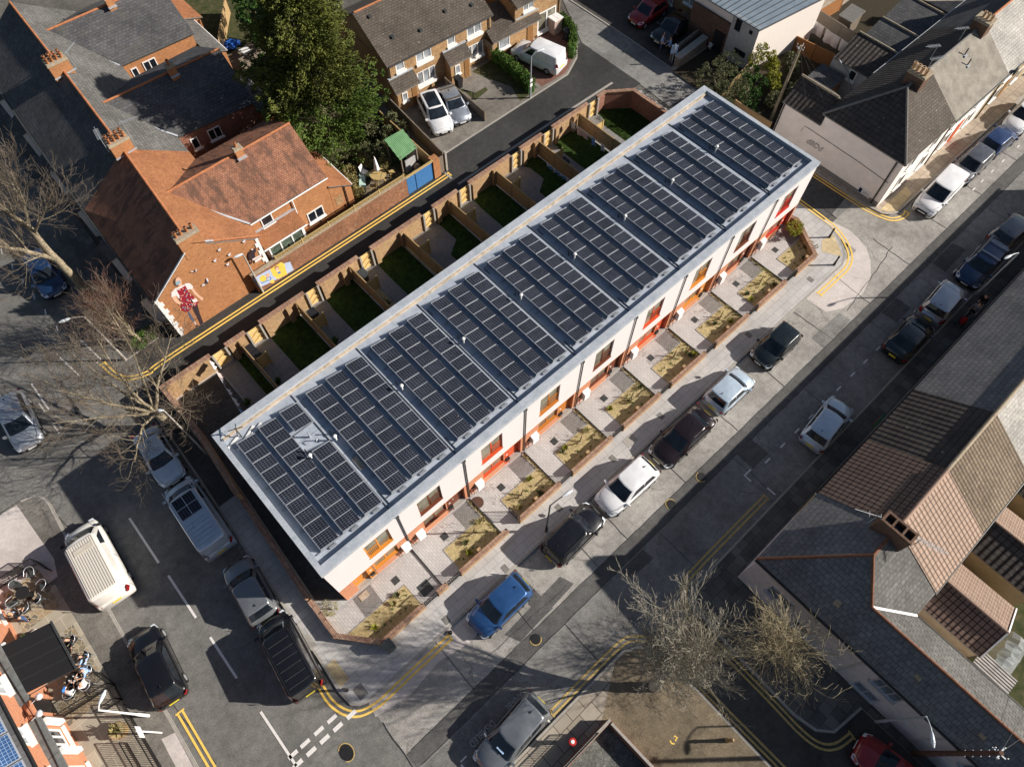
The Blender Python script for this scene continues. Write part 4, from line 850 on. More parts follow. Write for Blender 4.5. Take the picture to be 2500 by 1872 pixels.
wing(hc, 11.5, 21.4, 16.05, 6.08, (6.4,16.7), 16.65, 9.7, 15.85, 9.9, 'tile_red', 'tile_red', M['brick_orange'], 'ridge_orange', 12.85, 12.85, 20.4)
wing(hb, 21.4, 31.3, 16.65, 5.9, (7.0,27.25), 26.75, 10.3, 16.3, 10.6, 'slate_dark', 'slate_dark', M['brick_red'], 'ridge_orange', 23.15, 22.55, 30.9)
wing(ha, 31.3, 41.0, 17.3, 5.9, (7.5,37.2), 36.8, 10.85, 17.0, 11.2, 'slate_dark', 'slate_grey', M['brick_orange'], 'ridge_orange', 32.75, 32.4, 41.0)
flash(hc, (9.7,11.55,zE), (5.7,11.55,zR), .12, 'ridge_orange', 'verge'); flash(hc, (1.95,11.5,zE-.05), (5.1,11.5,zR-.35), .1, 'white_trim', 'verge')
for e_, x0, x1, y0, y1, z1_, z2_, mt in ((hc,15.75,17.45,12.97,20.2,3.1,2.1,'tile_orange'),(hb,16.2,17.9,22.8,27.6,3.0,2.3,'slate_grey'),(ha,16.95,18.5,31.3,36.4,3.0,2.3,'slate_grey')):
    w = MB(); w.mesh([(x0,y0,0),(x1,y0,0),(x1,y0,z2_),(x0,y0,z1_),(x0,y1,0),(x1,y1,0),(x1,y1,z2_),(x0,y1,z1_)], [(0,1,2,3),(5,4,7,6),(1,5,6,2)]); w.build('lean_to_wall', M['brick_orange'], e_)
    slope(e_, [(x0,y0-.1,z1_+.08),(x1+.1,y0-.1,z2_+.05),(x1+.1,y1,z2_+.05),(x0,y1,z1_+.08)], mt, 'lean_to_roof', .08); gutter(e_, (x1+.12,y0,z2_), (x1+.12,y1,z2_))
q = MB(); q2 = MB()
for i in range(11):
    z = .15+i*.36; q.box(1.99, 2.04+(.32 if i % 2 else .18), 11.47, 11.56, z, z+.362)
    if 3 < i: q2.box(9.38-(.30 if i % 2 else .16), 9.42, 11.47, 11.56, z, z+.362)
q.build('quoins', M['white_trim'], hc); q2.build('quoins', M['white_trim'], hc)
chimney(hc, 5.02, 6.45, 11.49, 12.05, 5.6, 7.35, M['brick_orange'], [(5.2,11.78),(5.52,11.78),(5.9,11.78),(6.25,11.78)]); 
chimney(hb, 5.75, 7.1, 21.05, 21.85, 5.6, 7.5, M['brick_orange'], [(5.93+.33*i, 21.25+.36*j) for i in range(4) for j in range(2)])
chimney(ha, 6.25, 7.65, 30.9, 31.7, 5.6, 7.5, M['brick_orange'], [(6.43+.33*i, 31.1+.36*j) for i in range(4) for j in range(2)])
for e_, x, y in ((hc,11.9,16.45),(hb,12.7,26.5),(ha,13.1,36.6)): chimney(e_, x-.2, x+.35, y-.2, y+.2, 5.4, 6.75, M['brick_orange'], [(x+.05,y)]); flash(e_, (x-.25,y-.28,5.95), (x+.4,y-.28,5.95), .25)
flash(hb, (5.7,21.0,zR-.2), (7.2,21.0,zR-.1), .12); flash(ha, (6.2,30.85,zR-.2), (7.8,30.85,zR-.1), .12); flash(hc, (6.45,11.5,zR-.4), (6.9,11.5,zR-.7), .12)
aerial(5.6,21.2,7.0,1.3,R(80),11,'ladder shaped aerial on the left end of the brick chimney beside the conifer'); aerial(7.3,21.6,6.6,1.6,R(-15),12,'long aerial on the right end of the brick chimney beside the conifer'); aerial(7.9,31.3,6.2,1.4,R(30),4,'small aerial by the uppermost brick chimney on the left')
window(hc, (10.45,12.97-.0,3.1), (1,0), (0,-1), .85, .8, M['white_trim'], M['glass_dark'], 1); window(hc, (13.6,12.97,1.0), (1,0), (0,-1), 1.3, .95, M['white_trim'], M['glass_dark'], 2)
window(hb, (12.25,22.965,2.55), (1,-.0761), (-.0761,-1), 1.0, .95, M['white_trim'], M['glass_dark'], 2); window(hb, (10.9,23.07,2.5), (1,-.0761), (-.0761,-1), .55, .95, M['white_trim'], M['glass_dark'], 1)
window(ha, (12.4,32.71,2.6), (1,-.0436), (-.0436,-1), 1.05, .95, M['white_trim'], M['glass_dark'], 2); window(ha, (11.4,32.755,2.5), (1,-.0436), (-.0436,-1), .5, .95, M['white_trim'], M['glass_dark'], 1)
w = MB(); w.box(17.2,19.2,36.6,44,0,2.2); w.build('outbuilding_wall', M['brick_orange'], ha); slope(ha, [(17.1,36.5,3.0),(19.4,36.5,2.2),(19.4,44,2.2),(17.1,44,3.0)], 'tile_orange', 'outbuilding_roof')
# bay window with tiled pent roof on the mural house
b = MB(); b.box(9.75,12.75,12.0,13.0,0,2.45); b.box(9.75,12.75,11.9,12.0,0,.85); b.build('bay_wall', M['white_trim'], hc)
slope(hc, [(9.6,11.75,2.5),(12.9,11.75,2.5),(12.9,12.95,3.05),(9.6,12.95,3.05)], 'tile_orange', 'bay_roof', .08); flash(hc, (9.6,12.9,3.1), (12.9,12.9,3.1), .18); gutter(hc, (9.5,11.7,2.48), (12.95,11.7,2.48))
window(hc, (9.85,11.9,.95), (1,0), (0,-1), 2.75, 1.4, M['white_trim'], M['glass_green'], 3, fr=.1)
for x in (12.95,): q = MB(); q.tube([(x,12.85,.1),(x,12.85,3.95)], .05, 7); q.build('drainpipe', M['white_trim'], hc)
q = MB(); q.tube([(16.9,12.9,.1),(16.9,12.9,2.4)], .04, 7); q.build('drainpipe', M['black_metal'], hc)
q = MB(); q.box(15.95,16.7,12.95,12.969,1.75,1.85); q.box(16.0,16.6,12.955,12.969,1.0,1.75); q.build('blocked_window', M['brick_buff'], hc)
for e_, y0, y1 in ((hc,13.2,15.2),(hc,17.4,19.6),(hb,22.8,25),(hb,27.5,29.7),(ha,32.4,34.8),(ha,37,39.4)):
    x = 2.0+(y0-11.5)*.047; q = MB(); q.prism([(x+.2,y0),(x-.75,y0+.4),(x-.75,y1-.4),(x+.2,y1)], 0, 2.7); o = q.build('bay', M['white_trim'], e_); slope(e_, [(x-.85,y0+.2,2.72),(x-.85,y1-.2,2.72),(x+.2,y1,3.15),(x+.2,y0,3.15)], 'slate_dark', 'bay_roof', .06); q = MB(); q.box(x-.77,x-.73,y0+.5,y1-.5,1.0,2.4); q.build('glass', M['glass_dark'], o)
# the painting on the gable
def mz(x, y, Y0=11.52): return onwall(400+x*.18114, 540+y*.18114, Y0)
mu = MB(); LV = [0]
def shp(pts, m, Y=11.515, w=None):
    LV[0] += 1; o = Y-.004-.0012*LV[0]; P = [mz(x, y, Y) for x, y in pts]; P = [(p.x, o, p.z) for p in P]
    a = sum(P[i][0]*P[(i+1) % len(P)][2]-P[(i+1) % len(P)][0]*P[i][2] for i in range(len(P)))
    w.poly(P if a > 0 else P[::-1], m)
def ell(cx, cy, rx, ry, m, Y=11.515, w=None, rot=0, n=14): shp([(cx+rx*math.cos(2*PI*i/n)*math.cos(rot)-ry*math.sin(2*PI*i/n)*math.sin(rot), cy+rx*math.cos(2*PI*i/n)*math.sin(rot)+ry*math.sin(2*PI*i/n)*math.cos(rot)) for i in range(n)], m, Y, w)
for nm, c in dict(m_skin=(.72,.42,.29), m_white=(.72,.66,.64), m_apron=(.28,.02,.035), m_dark=(.045,.03,.035), m_hair=(.10,.05,.03), m_mask=(.25,.36,.42), m_leg=(.09,.11,.17), m_flower=(.70,.36,.28), m_blue=(.22,.28,.38), m_bird=(.62,.62,.66), m_shoe=(.10,.05,.04), m_yellow=(.80,.55,.10), m_sky=(.44,.53,.72), m_mid=(.12,.25,.50)).items(): plain(nm, c, .85, .1, var=.08)
ml = ['m_skin','m_white','m_apron','m_dark','m_hair','m_mask','m_leg','m_flower','m_blue','m_bird','m_shoe']
S_ = lambda pts, m: shp(pts, ml.index(m), 11.515, mu)
E_ = lambda cx, cy, rx, ry, m, rot=0: ell(cx, cy, rx, ry, ml.index(m), 11.515, mu, rot)
S_([(375,1150),(450,1110),(480,1230),(520,1330),(540,1400),(490,1400),(450,1300),(410,1230)], 'm_dark'); S_([(490,1390),(540,1380),(600,1410),(590,1425),(515,1445)], 'm_shoe')
S_([(320,1210),(345,1225),(415,1335),(408,1360),(375,1340),(335,1270)], 'm_leg'); S_([(405,1350),(418,1352),(440,1395),(428,1400)], 'm_bird'); S_([(425,1395),(450,1390),(500,1440),(430,1475)], 'm_shoe')
S_([(105,1000),(165,1000),(175,1040),(215,1085),(270,1095),(265,1115),(200,1120),(150,1090),(120,1050)], 'm_skin'); S_([(345,890),(385,890),(440,960),(490,1010),(535,1035),(515,1075),(480,1040),(410,985)], 'm_skin')
S_([(195,840),(235,825),(255,880),(195,905)], 'm_skin'); S_([(100,960),(150,905),(200,890),(250,865),(300,835),(350,835),(395,880),(385,915),(330,915),(320,1000),(220,1060),(165,1000),(100,1025)], 'm_white')
S_([(165,905),(185,930),(280,870),(270,850),(290,870),(330,940),(400,1010),(440,1060),(470,1090),(430,1140),(370,1160),(345,1200),(300,1225),(240,1200),(220,1130),(260,1100),(215,1070),(210,1000),(180,950)], 'm_apron')
E_(178,815,52,58,'m_hair'); E_(197,808,40,52,'m_skin',-.3); S_([(155,820),(215,790),(222,830),(185,862),(160,855)], 'm_mask')
rf = random.Random(2)
for i in range(70):
    t_, u_ = rf.random(), rf.random(); x = 200+t_*230; y = 900+u_*290
    if (x-200)*.5+900 > y+60 or y > 1220-(x-230)*.45 or x < 205+(y-900)*.06 and y < 1080 or x > 330+(y-930)*.75 and y < 1080: continue
    E_(x, y, 9, 8, 'm_flower' if i % 3 else 'm_blue')
S_([(365,1050),(430,1030),(448,1070),(395,1090)], 'm_white')
def bird(cx, cy, s_, a):
    c, d = math.cos(a), math.sin(a); T_ = lambda pts: [(cx+s_*(x*c-y*d), cy+s_*(x*d+y*c)) for x, y in pts]
    S_(T_([(-10,-4),(-60,-30),(-80,-22),(-55,0),(-12,8)]), 'm_bird'); S_(T_([(10,-4),(50,-40),(62,-28),(40,8),(12,12)]), 'm_bird'); S_(T_([(-8,-3),(-34,-14),(-30,4),(-6,8)]), 'm_leg'); S_(T_([(8,-4),(28,-20),(28,2),(10,10)]), 'm_leg'); S_(T_([(-10,-10),(12,-12),(16,6),(0,34),(-10,8)]), 'm_dark')
bird(565,820,.95,-.9); bird(405,665,.62,-.35)
for x, y, a in ((740,375,.2),(875,440,.6),(680,520,-.4),(852,570,1.2),(1070,262,0)): S_([(x-24,y),(x-6,y-10),(x+10,y-26),(x+20,y-22),(x+8,y+2),(x+24,y+16),(x,y+14),(x-20,y+14)], 'm_bird')
S_([(1195,370),(1215,345),(1232,372),(1232,400),(1215,420),(1222,470),(1200,490),(1170,505),(1185,540),(1160,578),(1150,560),(1165,530),(1140,500),(1125,455),(1140,405),(1180,375)], 'm_dark'); E_(1180,370,12,10,'m_bird')
S_([(1180,500),(1300,435),(1310,450),(1190,518)], 'm_white'); S_([(1210,515),(1300,462),(1312,495),(1225,550)], 'm_white')
S_([(1005,1135),(1080,1075),(1125,1065),(1120,1080),(1060,1110),(1010,1145)], 'm_white')
mo = mu.build('mural', [M[x] for x in ml], hc)

# yard wall along the lane with the children's painting
e = thing('yard_wall', 'long weathered red brick yard wall with slatted trellis along the double yellow lines', 'wall', (14.5,11.15,0))
q = MB(); q.box(7.8,20.95,11.05,11.3,0,1.75); q.build('brickwork', M['brick_old'], e); q = MB(); q.box(7.8,20.95,11.02,11.33,1.75,1.82); q.build('coping', M['mortar_cap'], e)
q = MB()
for i in range(150): x = 9.9+i*.0735; q.bar((x,11.17,1.82),(x+.05,11.17,2.1), .02, .03)
q.bar((9.8,11.17,2.12),(20.95,11.17,2.12), .04, .05)
for i in range(6): q.box(9.85+i*2.2-.04, 9.85+i*2.2+.04, 11.14, 11.22, 1.82, 2.2)
q.build('trellis', M['timber_gold'], e)
LV[0] = 0; kid = MB(); km = ['m_sky','m_yellow','m_skin','m_hair','m_mid','m_white']
def KS(pts, m): shp(pts, km.index(m), 11.05, kid)
def KE(cx, cy, rx, ry, m): ell(cx, cy, rx, ry, km.index(m), 11.05, kid)
KS([(1198,775),(1420,650),(1600,575),(1700,545),(1750,655),(1540,785),(1540,775),(1430,830),(1300,890),(1275,900)], 'm_sky')
KS([(1430,650),(1580,550),(1625,575),(1640,640),(1665,715),(1600,745),(1560,770),(1530,775),(1470,735),(1450,690)], 'm_yellow'); KS([(1290,760),(1330,725),(1375,740),(1385,790),(1340,820),(1290,800)], 'm_yellow'); KS([(1430,800),(1480,780),(1490,830),(1440,835)], 'm_yellow')
KE(1522,632,30,30,'m_hair'); KE(1526,640,25,28,'m_skin'); KS([(1530,690),(1570,670),(1575,700),(1540,712)], 'm_mid'); KS([(1512,660),(1545,655),(1550,672),(1520,680)], 'm_white')
KE(1402,728,26,28,'m_skin'); KS([(1378,765),(1440,745),(1450,785),(1395,805)], 'm_mid'); KS([(1388,775),(1425,760),(1430,780),(1395,792)], 'm_white'); KS([(1305,830),(1395,790),(1400,800),(1315,842)], 'm_mid'); KE(1248,812,20,18,'m_mid'); KS([(1262,840),(1310,835),(1312,880),(1280,895)], 'm_white')
kid.build('wall_painting', [M[x] for x in km], e)
e = thing('brick_pier', 'orange brick pier with grey timber panel at the end of the yard wall', 'wall', (23.9,11.2,0)); q = MB(); q.box(23.45,24.05,11.0,11.6,0,1.75); q.build('brickwork', M['brick_orange'], e); q = MB(); q.box(24.05,24.62,11.15,11.22,0,1.6); q.build('boards', M['timber_grey'], e); q = MB(); q.box(24.62,24.78,11.05,11.25,0,1.85); q.build('post', M['concrete'], e)
e = thing('yard_gate', 'pair of blue boarded yard gates under a timber beam', 'gate', (22.2,11.2,0))
for a, b_ in ((21.0,21.75),(21.82,23.42)): q = MB(); q.box(a,b_,11.1,11.16,.05,1.68); q.build('gate_leaf', M['blue_boards'], e)
q = MB(); q.box(20.95,23.5,11.05,11.2,1.7,1.8); q.build('beam', M['timber_gold'], e)

# --- buff terrace at the top
BA = math.atan2(18.48-19.14, 10.0); bd = Vector((math.cos(BA), math.sin(BA), 0)); bn = Vector((math.sin(BA), -math.cos(BA), 0)); BO = Vector((25.95,19.14,0))
def bp(s, t_, z=0): v = BO+bd*s-bn*t_; return Vector((v.x, v.y, z))
for i, (s0, s1, lb) in enumerate([(0,5,'buff brick house behind the two white cars, left half of the pair'),(5,10.05,'buff brick house behind the hedge, right half of the pair')]):
    e = thing('brick_house', lb, 'house', tuple(bp((s0+s1)/2,4)), group='buff brick houses behind the lane')
    w = MB(); holes = [(.72,1.55,2.95,3.8),(2.62,4.12,2.8,3.78),(2.5,4.3,.75,1.98)] if i == 0 else [(.65,1.45,2.95,3.8),(2.6,4.1,2.8,3.78),(2.45,4.2,.75,1.98)]
    facade(w, bp(s0,.12), bd, bn, s1-s0, 0, 3.98, holes, .3)
    a, b_, c, d = bp(s0,.42), bp(s1,.42), bp(s1,7.7), bp(s0,7.7); w.prism([(a.x,a.y),(b_.x,b_.y),(c.x,c.y),(d.x,d.y)], 0, 3.9)
    for s_ in (s0+.02, s1-.02): w.mesh([bp(s_,.15,3.95), bp(s_,7.7,3.95), bp(s_,3.95,6.1)], [(0,1,2)])
    w.build('wall', M['brick_buff'], e)
    slope(e, [bp(s0-.12*(i == 0),-.1,3.92), bp(s1+.1*(i == 1),-.1,3.92), bp(s1+.1*(i == 1),3.95,6.2), bp(s0-.12*(i == 0),3.95,6.2)], 'tile_brown'); slope(e, [bp(s0-.12*(i == 0),8.0,3.92), bp(s1+.1*(i == 1),8.0,3.92), bp(s1+.1*(i == 1),3.95,6.2), bp(s0-.12*(i == 0),3.95,6.2)], 'tile_brown')
    ridge(e, bp(s0,3.95,6.22), bp(s1,3.95,6.22), 'ridge_orange' if i == 0 else 'concrete_dark', .08); gutter(e, bp(s0,-.17,3.9), bp(s1,-.17,3.9), 'black_metal')
    for h_ in holes: window(e, bp(s0+h_[0],.12,h_[2]), bd, bn, h_[1]-h_[0], h_[3]-h_[2], M['white_trim'], M['glass_curtain'], 1 if h_[1]-h_[0] < 1 else (2 if h_[2] > 2 else 3), set_=.08, fr=.09)
    for h_ in holes[:]: flash(e, bp(s0+h_[0]-.05,.06,h_[2]-.16), bp(s0+h_[1]+.05,.06,h_[2]-.16), .12, 'white_trim', 'sill_panel', .22)
    ps = s0-.15 if i == 0 else s0+.05; q = MB(); A = [bp(ps+.15,.1), bp(ps+.15,-.75), bp(ps+2.1,-.75), bp(ps+2.1,.1)]; q.prism([(p.x,p.y) for p in A], 0, 1.95); q.build('porch_wall', M['brick_buff'], e)
    slope(e, [bp(ps,-.9,1.98), bp(ps+2.3,-.9,1.98), bp(ps+2.3,.12,2.7), bp(ps,.12,2.7)], 'tile_brown', 'porch_roof', .1); flash(e, bp(ps,.06,2.72), bp(ps+2.3,.06,2.72), .3)
    q = MB(); q.bar(bp(ps+1.5,-.76,.95), bp(ps+1.95,-.76,.95), .05, 1.7); q.build('door', M['door_wood'], e)
    window(e, bp(ps+.55,-.75,.9), bd, bn, .5, .8, M['white_trim'], M['glass_curtain'], 1)
    for s_ in ((s0+.1) if i == 0 else (s1-.25),): q = MB(); q.tube([bp(s_,.05,.1), bp(s_,.05,3.85)], .045, 7); q.build('drainpipe', M['black_metal'], e)
    for s_, t_ in ((1.6,1.5),(.9,3.3),(3.9,1.1)): q = MB(); z = 3.92+t_*.56; c = bp(s0+s_,t_); q.box(c.x-.12,c.x+.12,c.y-.14,c.y+.14,z-.1,z+.18); q.build('roof_vent', M['dark_metal'], e)
e = thing('brick_house', 'buff brick house beside the white van with low sloping front roof', 'house', (39.5,20,0), group='buff brick houses behind the lane')
w = MB(); facade(w, (38.0,17.9), (1,-.06), (-.06,-1), 5.0, 0, 4.1, [(.9,2.0,3.05,3.85),(2.5,4.6,.35,2.2),(2.6,3.6,3.1,3.9)], .3); w.prism([(38.02,18.2),(43.0,17.9),(43.2,25.5),(38.2,25.8)], 0, 4.05); w.prism([(35.5,17.95),(37.98,17.85),(37.98,20.2),(35.5,20.4)], 0, 2.15); w.mesh([(38.1,18.1,4.0),(38.3,25.8,4.0),(38.2,22,6.2)], [(0,1,2)]); w.build('wall', M['brick_buff'], e)
slope(e, [(35.3,17.55,2.1),(40.5,17.2,2.1),(40.5,17.95,2.65),(38.0,18.0,2.68),(37.9,19.9,3.6),(35.6,20.3,3.6)], 'tile_brown', 'porch_roof', .1); flash(e, (38.0,17.88,2.75), (40.5,17.75,2.75), .26)
slope(e, [(37.9,17.5,4.0),(43.2,17.2,4.0),(43.4,21.9,6.3),(38.1,22.2,6.3)], 'tile_brown'); slope(e, [(38.1,26.1,4.0),(43.5,25.8,4.0),(43.4,21.9,6.3),(38.1,22.2,6.3)], 'tile_brown'); ridge(e, (38.1,22.2,6.3), (43.4,21.9,6.3), 'concrete_dark')
ddu = Vector((1,-.06,0)).normalized(); ddn = Vector((-.06,-1,0)).normalized(); window(e, Vector((38.9,17.85,3.05)), ddu, ddn, 1.1, .8, M['white_trim'], M['glass_curtain'], 2, set_=.08); window(e, Vector((40.5,17.75,.35)), ddu, ddn, 2.1, 1.85, M['white_trim'], M['glass_warm'], 2, set_=.08, fr=.14)
window(e, (36.15,17.9,.85), (1,-.03), (-.03,-1), 1.2, 1.0, M['white_trim'], M['glass_curtain'], 1); q = MB(); q.box(39.35,40.0,17.76,17.82,.05,1.9); q.build('door', M['door_wood'], e)
q = MB(); q.tube([(42.8,17.55,.1),(42.8,17.55,3.9)], .045, 7); q.build('drainpipe', M['black_metal'], e)
for dx_ in (0,): q = MB(); q.mesh([(35.3,17.6,1.5),(35.3,18.6,1.5),(35.3,18.6,2.1),(35.3,17.6,2.0),(35.2,17.6,1.5),(35.2,18.6,1.5),(35.2,18.6,2.1),(35.2,17.6,2.0)], [(0,1,2,3),(7,6,5,4),(0,3,7,4),(1,2,6,5)]); q.build('side_board', M['timber_grey'], e)
e = thing('bin_store', 'pinkish brick bin store with white slab lid beside the curved hedge', 'bin store', (42.4,17.5,0)); q = MB(); q.box(41.75,42.65,16.9,17.7,.06,1.35); q.build('brickwork', M['store_brick'], e)
for a, b_ in ((41.7,42.16),(42.2,42.7)): q = MB(); q.box(a,b_,16.82,17.78,1.35,1.43); q.build('lid', M['white_trim'], e)

# --- parking court, further right: grey rendered building, brown house, stone wall
e = thing('rendered_building', 'pale grey rendered building with ribbed metal roof', 'building', (54,5,0)); w = MB()
facade(w, (50.5,5.35), (0,-1), (-1,0), 2.6, 0, 4.0, [(.35,.95,2.75,3.85),(.95,2.1,.95,1.45),(1.75,2.1,3.1,3.45)], .25); w.build('wall', M['render_grey'], e)
w = MB(); w.prism([(50.76,5.3),(50.76,2.8),(57.3,1.45),(58.2,6),(58.2,9.5),(50.9,9.5)], 0, 4.0); w.mesh([(50.5,2.74,0),(57.2,1.42,0),(57.2,1.42,4.4),(50.5,2.74,4.0)], [(0,1,2,3)]); w.build('side_wall', M['render_bright'], e)
w = MB(); w.box(50.55,50.75,5.36,9.4,0,2.9); w.build('brick_wall', M['brick_brown'], e); w = MB(); w.box(50.45,50.6,5.6,6.6,.05,1.9); w.build('doorway', M['plastic_black'], e)
r_ = [(50.3,9.6,3.98),(50.3,2.6,3.98),(57.6,1.15,4.5),(58.4,9.6,4.6)]; slope(e, r_, 'metal_roof')
for i in range(15):
    t_ = i/14; a = Vector(r_[1]).lerp(Vector(r_[0]), t_); b_ = Vector(r_[2]).lerp(Vector(r_[3]), t_); q = MB(); q.bar(a+Vector((0,0,.03)), b_+Vector((0,0,.03)), .03, .05); q.build('seam', M['dark_metal'], e)
for a, z0, w_, h_ in ((5.0,2.75,.6,1.1),(4.4,.95,1.15,.5),(3.6,3.1,.35,.35)): window(e, (50.5,a,z0), (0,-1), (-1,0), w_, h_, M['black_metal'], M['glass_dark'], 1, sill=False, set_=.06)
e = thing('brick_house', 'brown brick house in shade behind the parked black car', 'house', (56,12,0)); w = MB(); w.box(52.5,60,9.6,18,0,3.9); w.build('wall', M['brick_buff'], e); slope(e, [(52.2,9.3,3.9),(52.2,18,3.9),(56,18,6),(56,9.3,6)], 'tile_brown')
window(e, (52.5,11.6,1.0), (0,-1), (-1,0), 1.8, 1.1, M['white_trim'], M['glass_curtain'], 3); window(e, (52.5,13.6,.1), (0,-1), (-1,0), .9, 1.9, M['white_trim'], M['glass_curtain'], 1); window(e, (52.5,15.2,.1), (0,-1), (-1,0), .9, 1.9, M['white_trim'], M['glass_curtain'], 1)
q = MB(); q.bar((52.6,10.0,2.8),(52.6,16,2.8), .8, .08); q.build('porch_roof', M['tile_brown'], e)
e = thing('stone_wall', 'thick pale stone block wall at the edge of the parking court', 'wall', (48.4,7.1,0)); q = MB(); q.bar((46.5,7.05,.5),(50.3,7.25,.5), .5, 1.0); q.build('blockwork', M['stone_block'], e); q = MB(); q.bar((46.45,7.05,1.04),(50.3,7.25,1.04), .6, .08); q.build('coping', M['concrete'], e)
e = thing('block_wall', 'thin grey block wall just behind the stone wall', 'wall', (48.4,8.0,0)); q = MB(); q.bar((46.7,7.9,.6),(50.3,8.1,.6), .15, 1.2); q.build('blockwork', M['stone_block'], e)

# --- cream terrace on the right
e = thing('cream_house', 'cream rendered end house with hipped ribbed roof and scrawl on its side wall', 'house', (48,-10,.1), group='houses of the cream terrace')
w = MB(); w.prism([(45.9,-13.2),(52.2,-13.2),(52.2,-6.72),(45.9,-6.72)], .1, 4.35); w.prism([(45.9,-6.72),(49.4,-6.72),(49.4,-3.4),(45.9,-3.4)], .1, 3.45); w.build('wall', M['render_cream'], e)
q = MB(); q.box(45.85,52.2,-13.26,-13.19,.1,4.3); q.build('front_wall', M['render_bright'], e)
ax, ay, az = 49.3, -9.85, 6.75
slope(e, [(45.75,-13.4,4.36),(ax,ay,az),(45.75,-6.5,4.36)], 'profile_dark'); slope(e, [(45.75,-13.4,4.36),(52.2,-13.4,4.36),(52.2,ay,az),(ax,ay,az)], 'tile_brown'); slope(e, [(45.75,-6.5,4.36),(52.2,-6.5,4.36),(52.2,ay,az),(ax,ay,az)], 'profile_dark')
for a in ((45.75,-13.4,4.38),(45.75,-6.5,4.38)): ridge(e, a, (ax,ay,az+.02), 'concrete_dark', .09)
ridge(e, (ax,ay,az+.02), (52.2,ay,az+.02), 'concrete_dark')
slope(e, [(45.75,-6.72,3.46),(45.75,-3.3,3.46),(47.7,-3.1,4.6),(47.7,-6.3,4.6)], 'profile_dark'); slope(e, [(49.5,-6.72,3.46),(49.5,-3.3,3.46),(47.7,-3.1,4.6),(47.7,-6.3,4.6)], 'profile_dark'); ridge(e, (47.7,-3.1,4.62), (47.7,-6.4,4.62), 'mortar_cap', .09)
q = MB(); q.tube([(45.84,-12.75,.1),(45.84,-12.75,4.3)], .055, 7); q.build('drainpipe', M['black_metal'], e); q = MB(); q.tube([(45.84,-3.5,.1),(45.84,-3.5,3.4)], .05, 7); q.build('drainpipe', M['black_metal'], e)
q = MB(); q.tube([(45.87,-5.5,2.05),(45.87,-5.65,2.6),(45.87,-10.4,2.5),(45.87,-13.0,2.35)], .018, 5); q.build('cable', M['dark_metal'], e)
q = MB(); q.box(45.87,45.895,-13.2,-3.4,.1,.45); q.build('plinth', M['concrete_dark'], e)
for (y, z0, w_, h_) in ((-13.26,.9,.9,1.3),(-13.26,2.9,.8,1.1)):
    for x in (47.2,50.2): window(e, (x,y,z0), (1,0), (0,-1), w_, h_, M['white_trim'], M['glass_warm'], 1)
cu = bpy.data.curves.new('scrawl', 'FONT'); cu.body = 'd8Dd'; cu.size = .62; cu.shear = .2; to = bpy.data.objects.new('scrawl', cu); COL.objects.link(to); dg = bpy.context.evaluated_depsgraph_get(); me = bpy.data.meshes.new_from_object(to.evaluated_get(dg)); bpy.data.objects.remove(to)
wm = me.copy(); bmx = bmesh.new(); bmx.from_mesh(me); bmesh.ops.delete(bmx, geom=bmx.faces[:], context='FACES_KEEP_BOUNDARY') ; es = [(tuple(ed.verts[0].co), tuple(ed.verts[1].co)) for ed in bmx.edges if ed.is_wire]; bmx.free()
q = MB()
for a, b_ in es:
    A = (45.885, -6.2-a[0], 1.45+a[1]); B = (45.885, -6.2-b_[0], 1.45+b_[1])
    if (Vector(A)-Vector(B)).length > .003: q.bar(A, B, .016, .014)
q.build('graffiti', M['plastic_black'], e)
s_ = thing('street_sign', 'small street name plate with dark blue block low on the cream side wall', 'sign', (45.88,-12.0,.5)); q = MB(); q.box(45.855,45.885,-12.45,-11.45,.35,.78); q.build('plate', M['white_trim'], s_); q = MB(); q.box(45.85,45.854,-11.72,-11.47,.37,.76); q.build('emblem_block', M['cloth_navy'], s_)
q = MB(); rl = random.Random(4)
for row in range(2):
    y = -11.8
    while y > -12.35: l = rl.uniform(.05,.12); q.box(45.85,45.853,y-l,y,.62-row*.15-.03,.62-row*.15+.03); y -= l+.03
q.build('lettering', M['dark_metal'], s_)
chimney(e, 49.85, 50.9, -10.5, -9.2, 6.0, 7.5, M['brick_brown'], [(50.1+.0*i, -10.3+.32*i) for i in range(4)], 'terracotta_cream', pr=.13, ph=.5)
specs = [(52.2,59.6,'pebble_roof','profile_dark','grey roofed house in the cream terrace, between the two chimneys'),(59.6,67.2,'cream_roof','slate_dark','pale roofed house at the upper right of the cream terrace'),(67.2,75,'cream_roof','slate_dark','last house of the cream terrace, cut by the frame')]
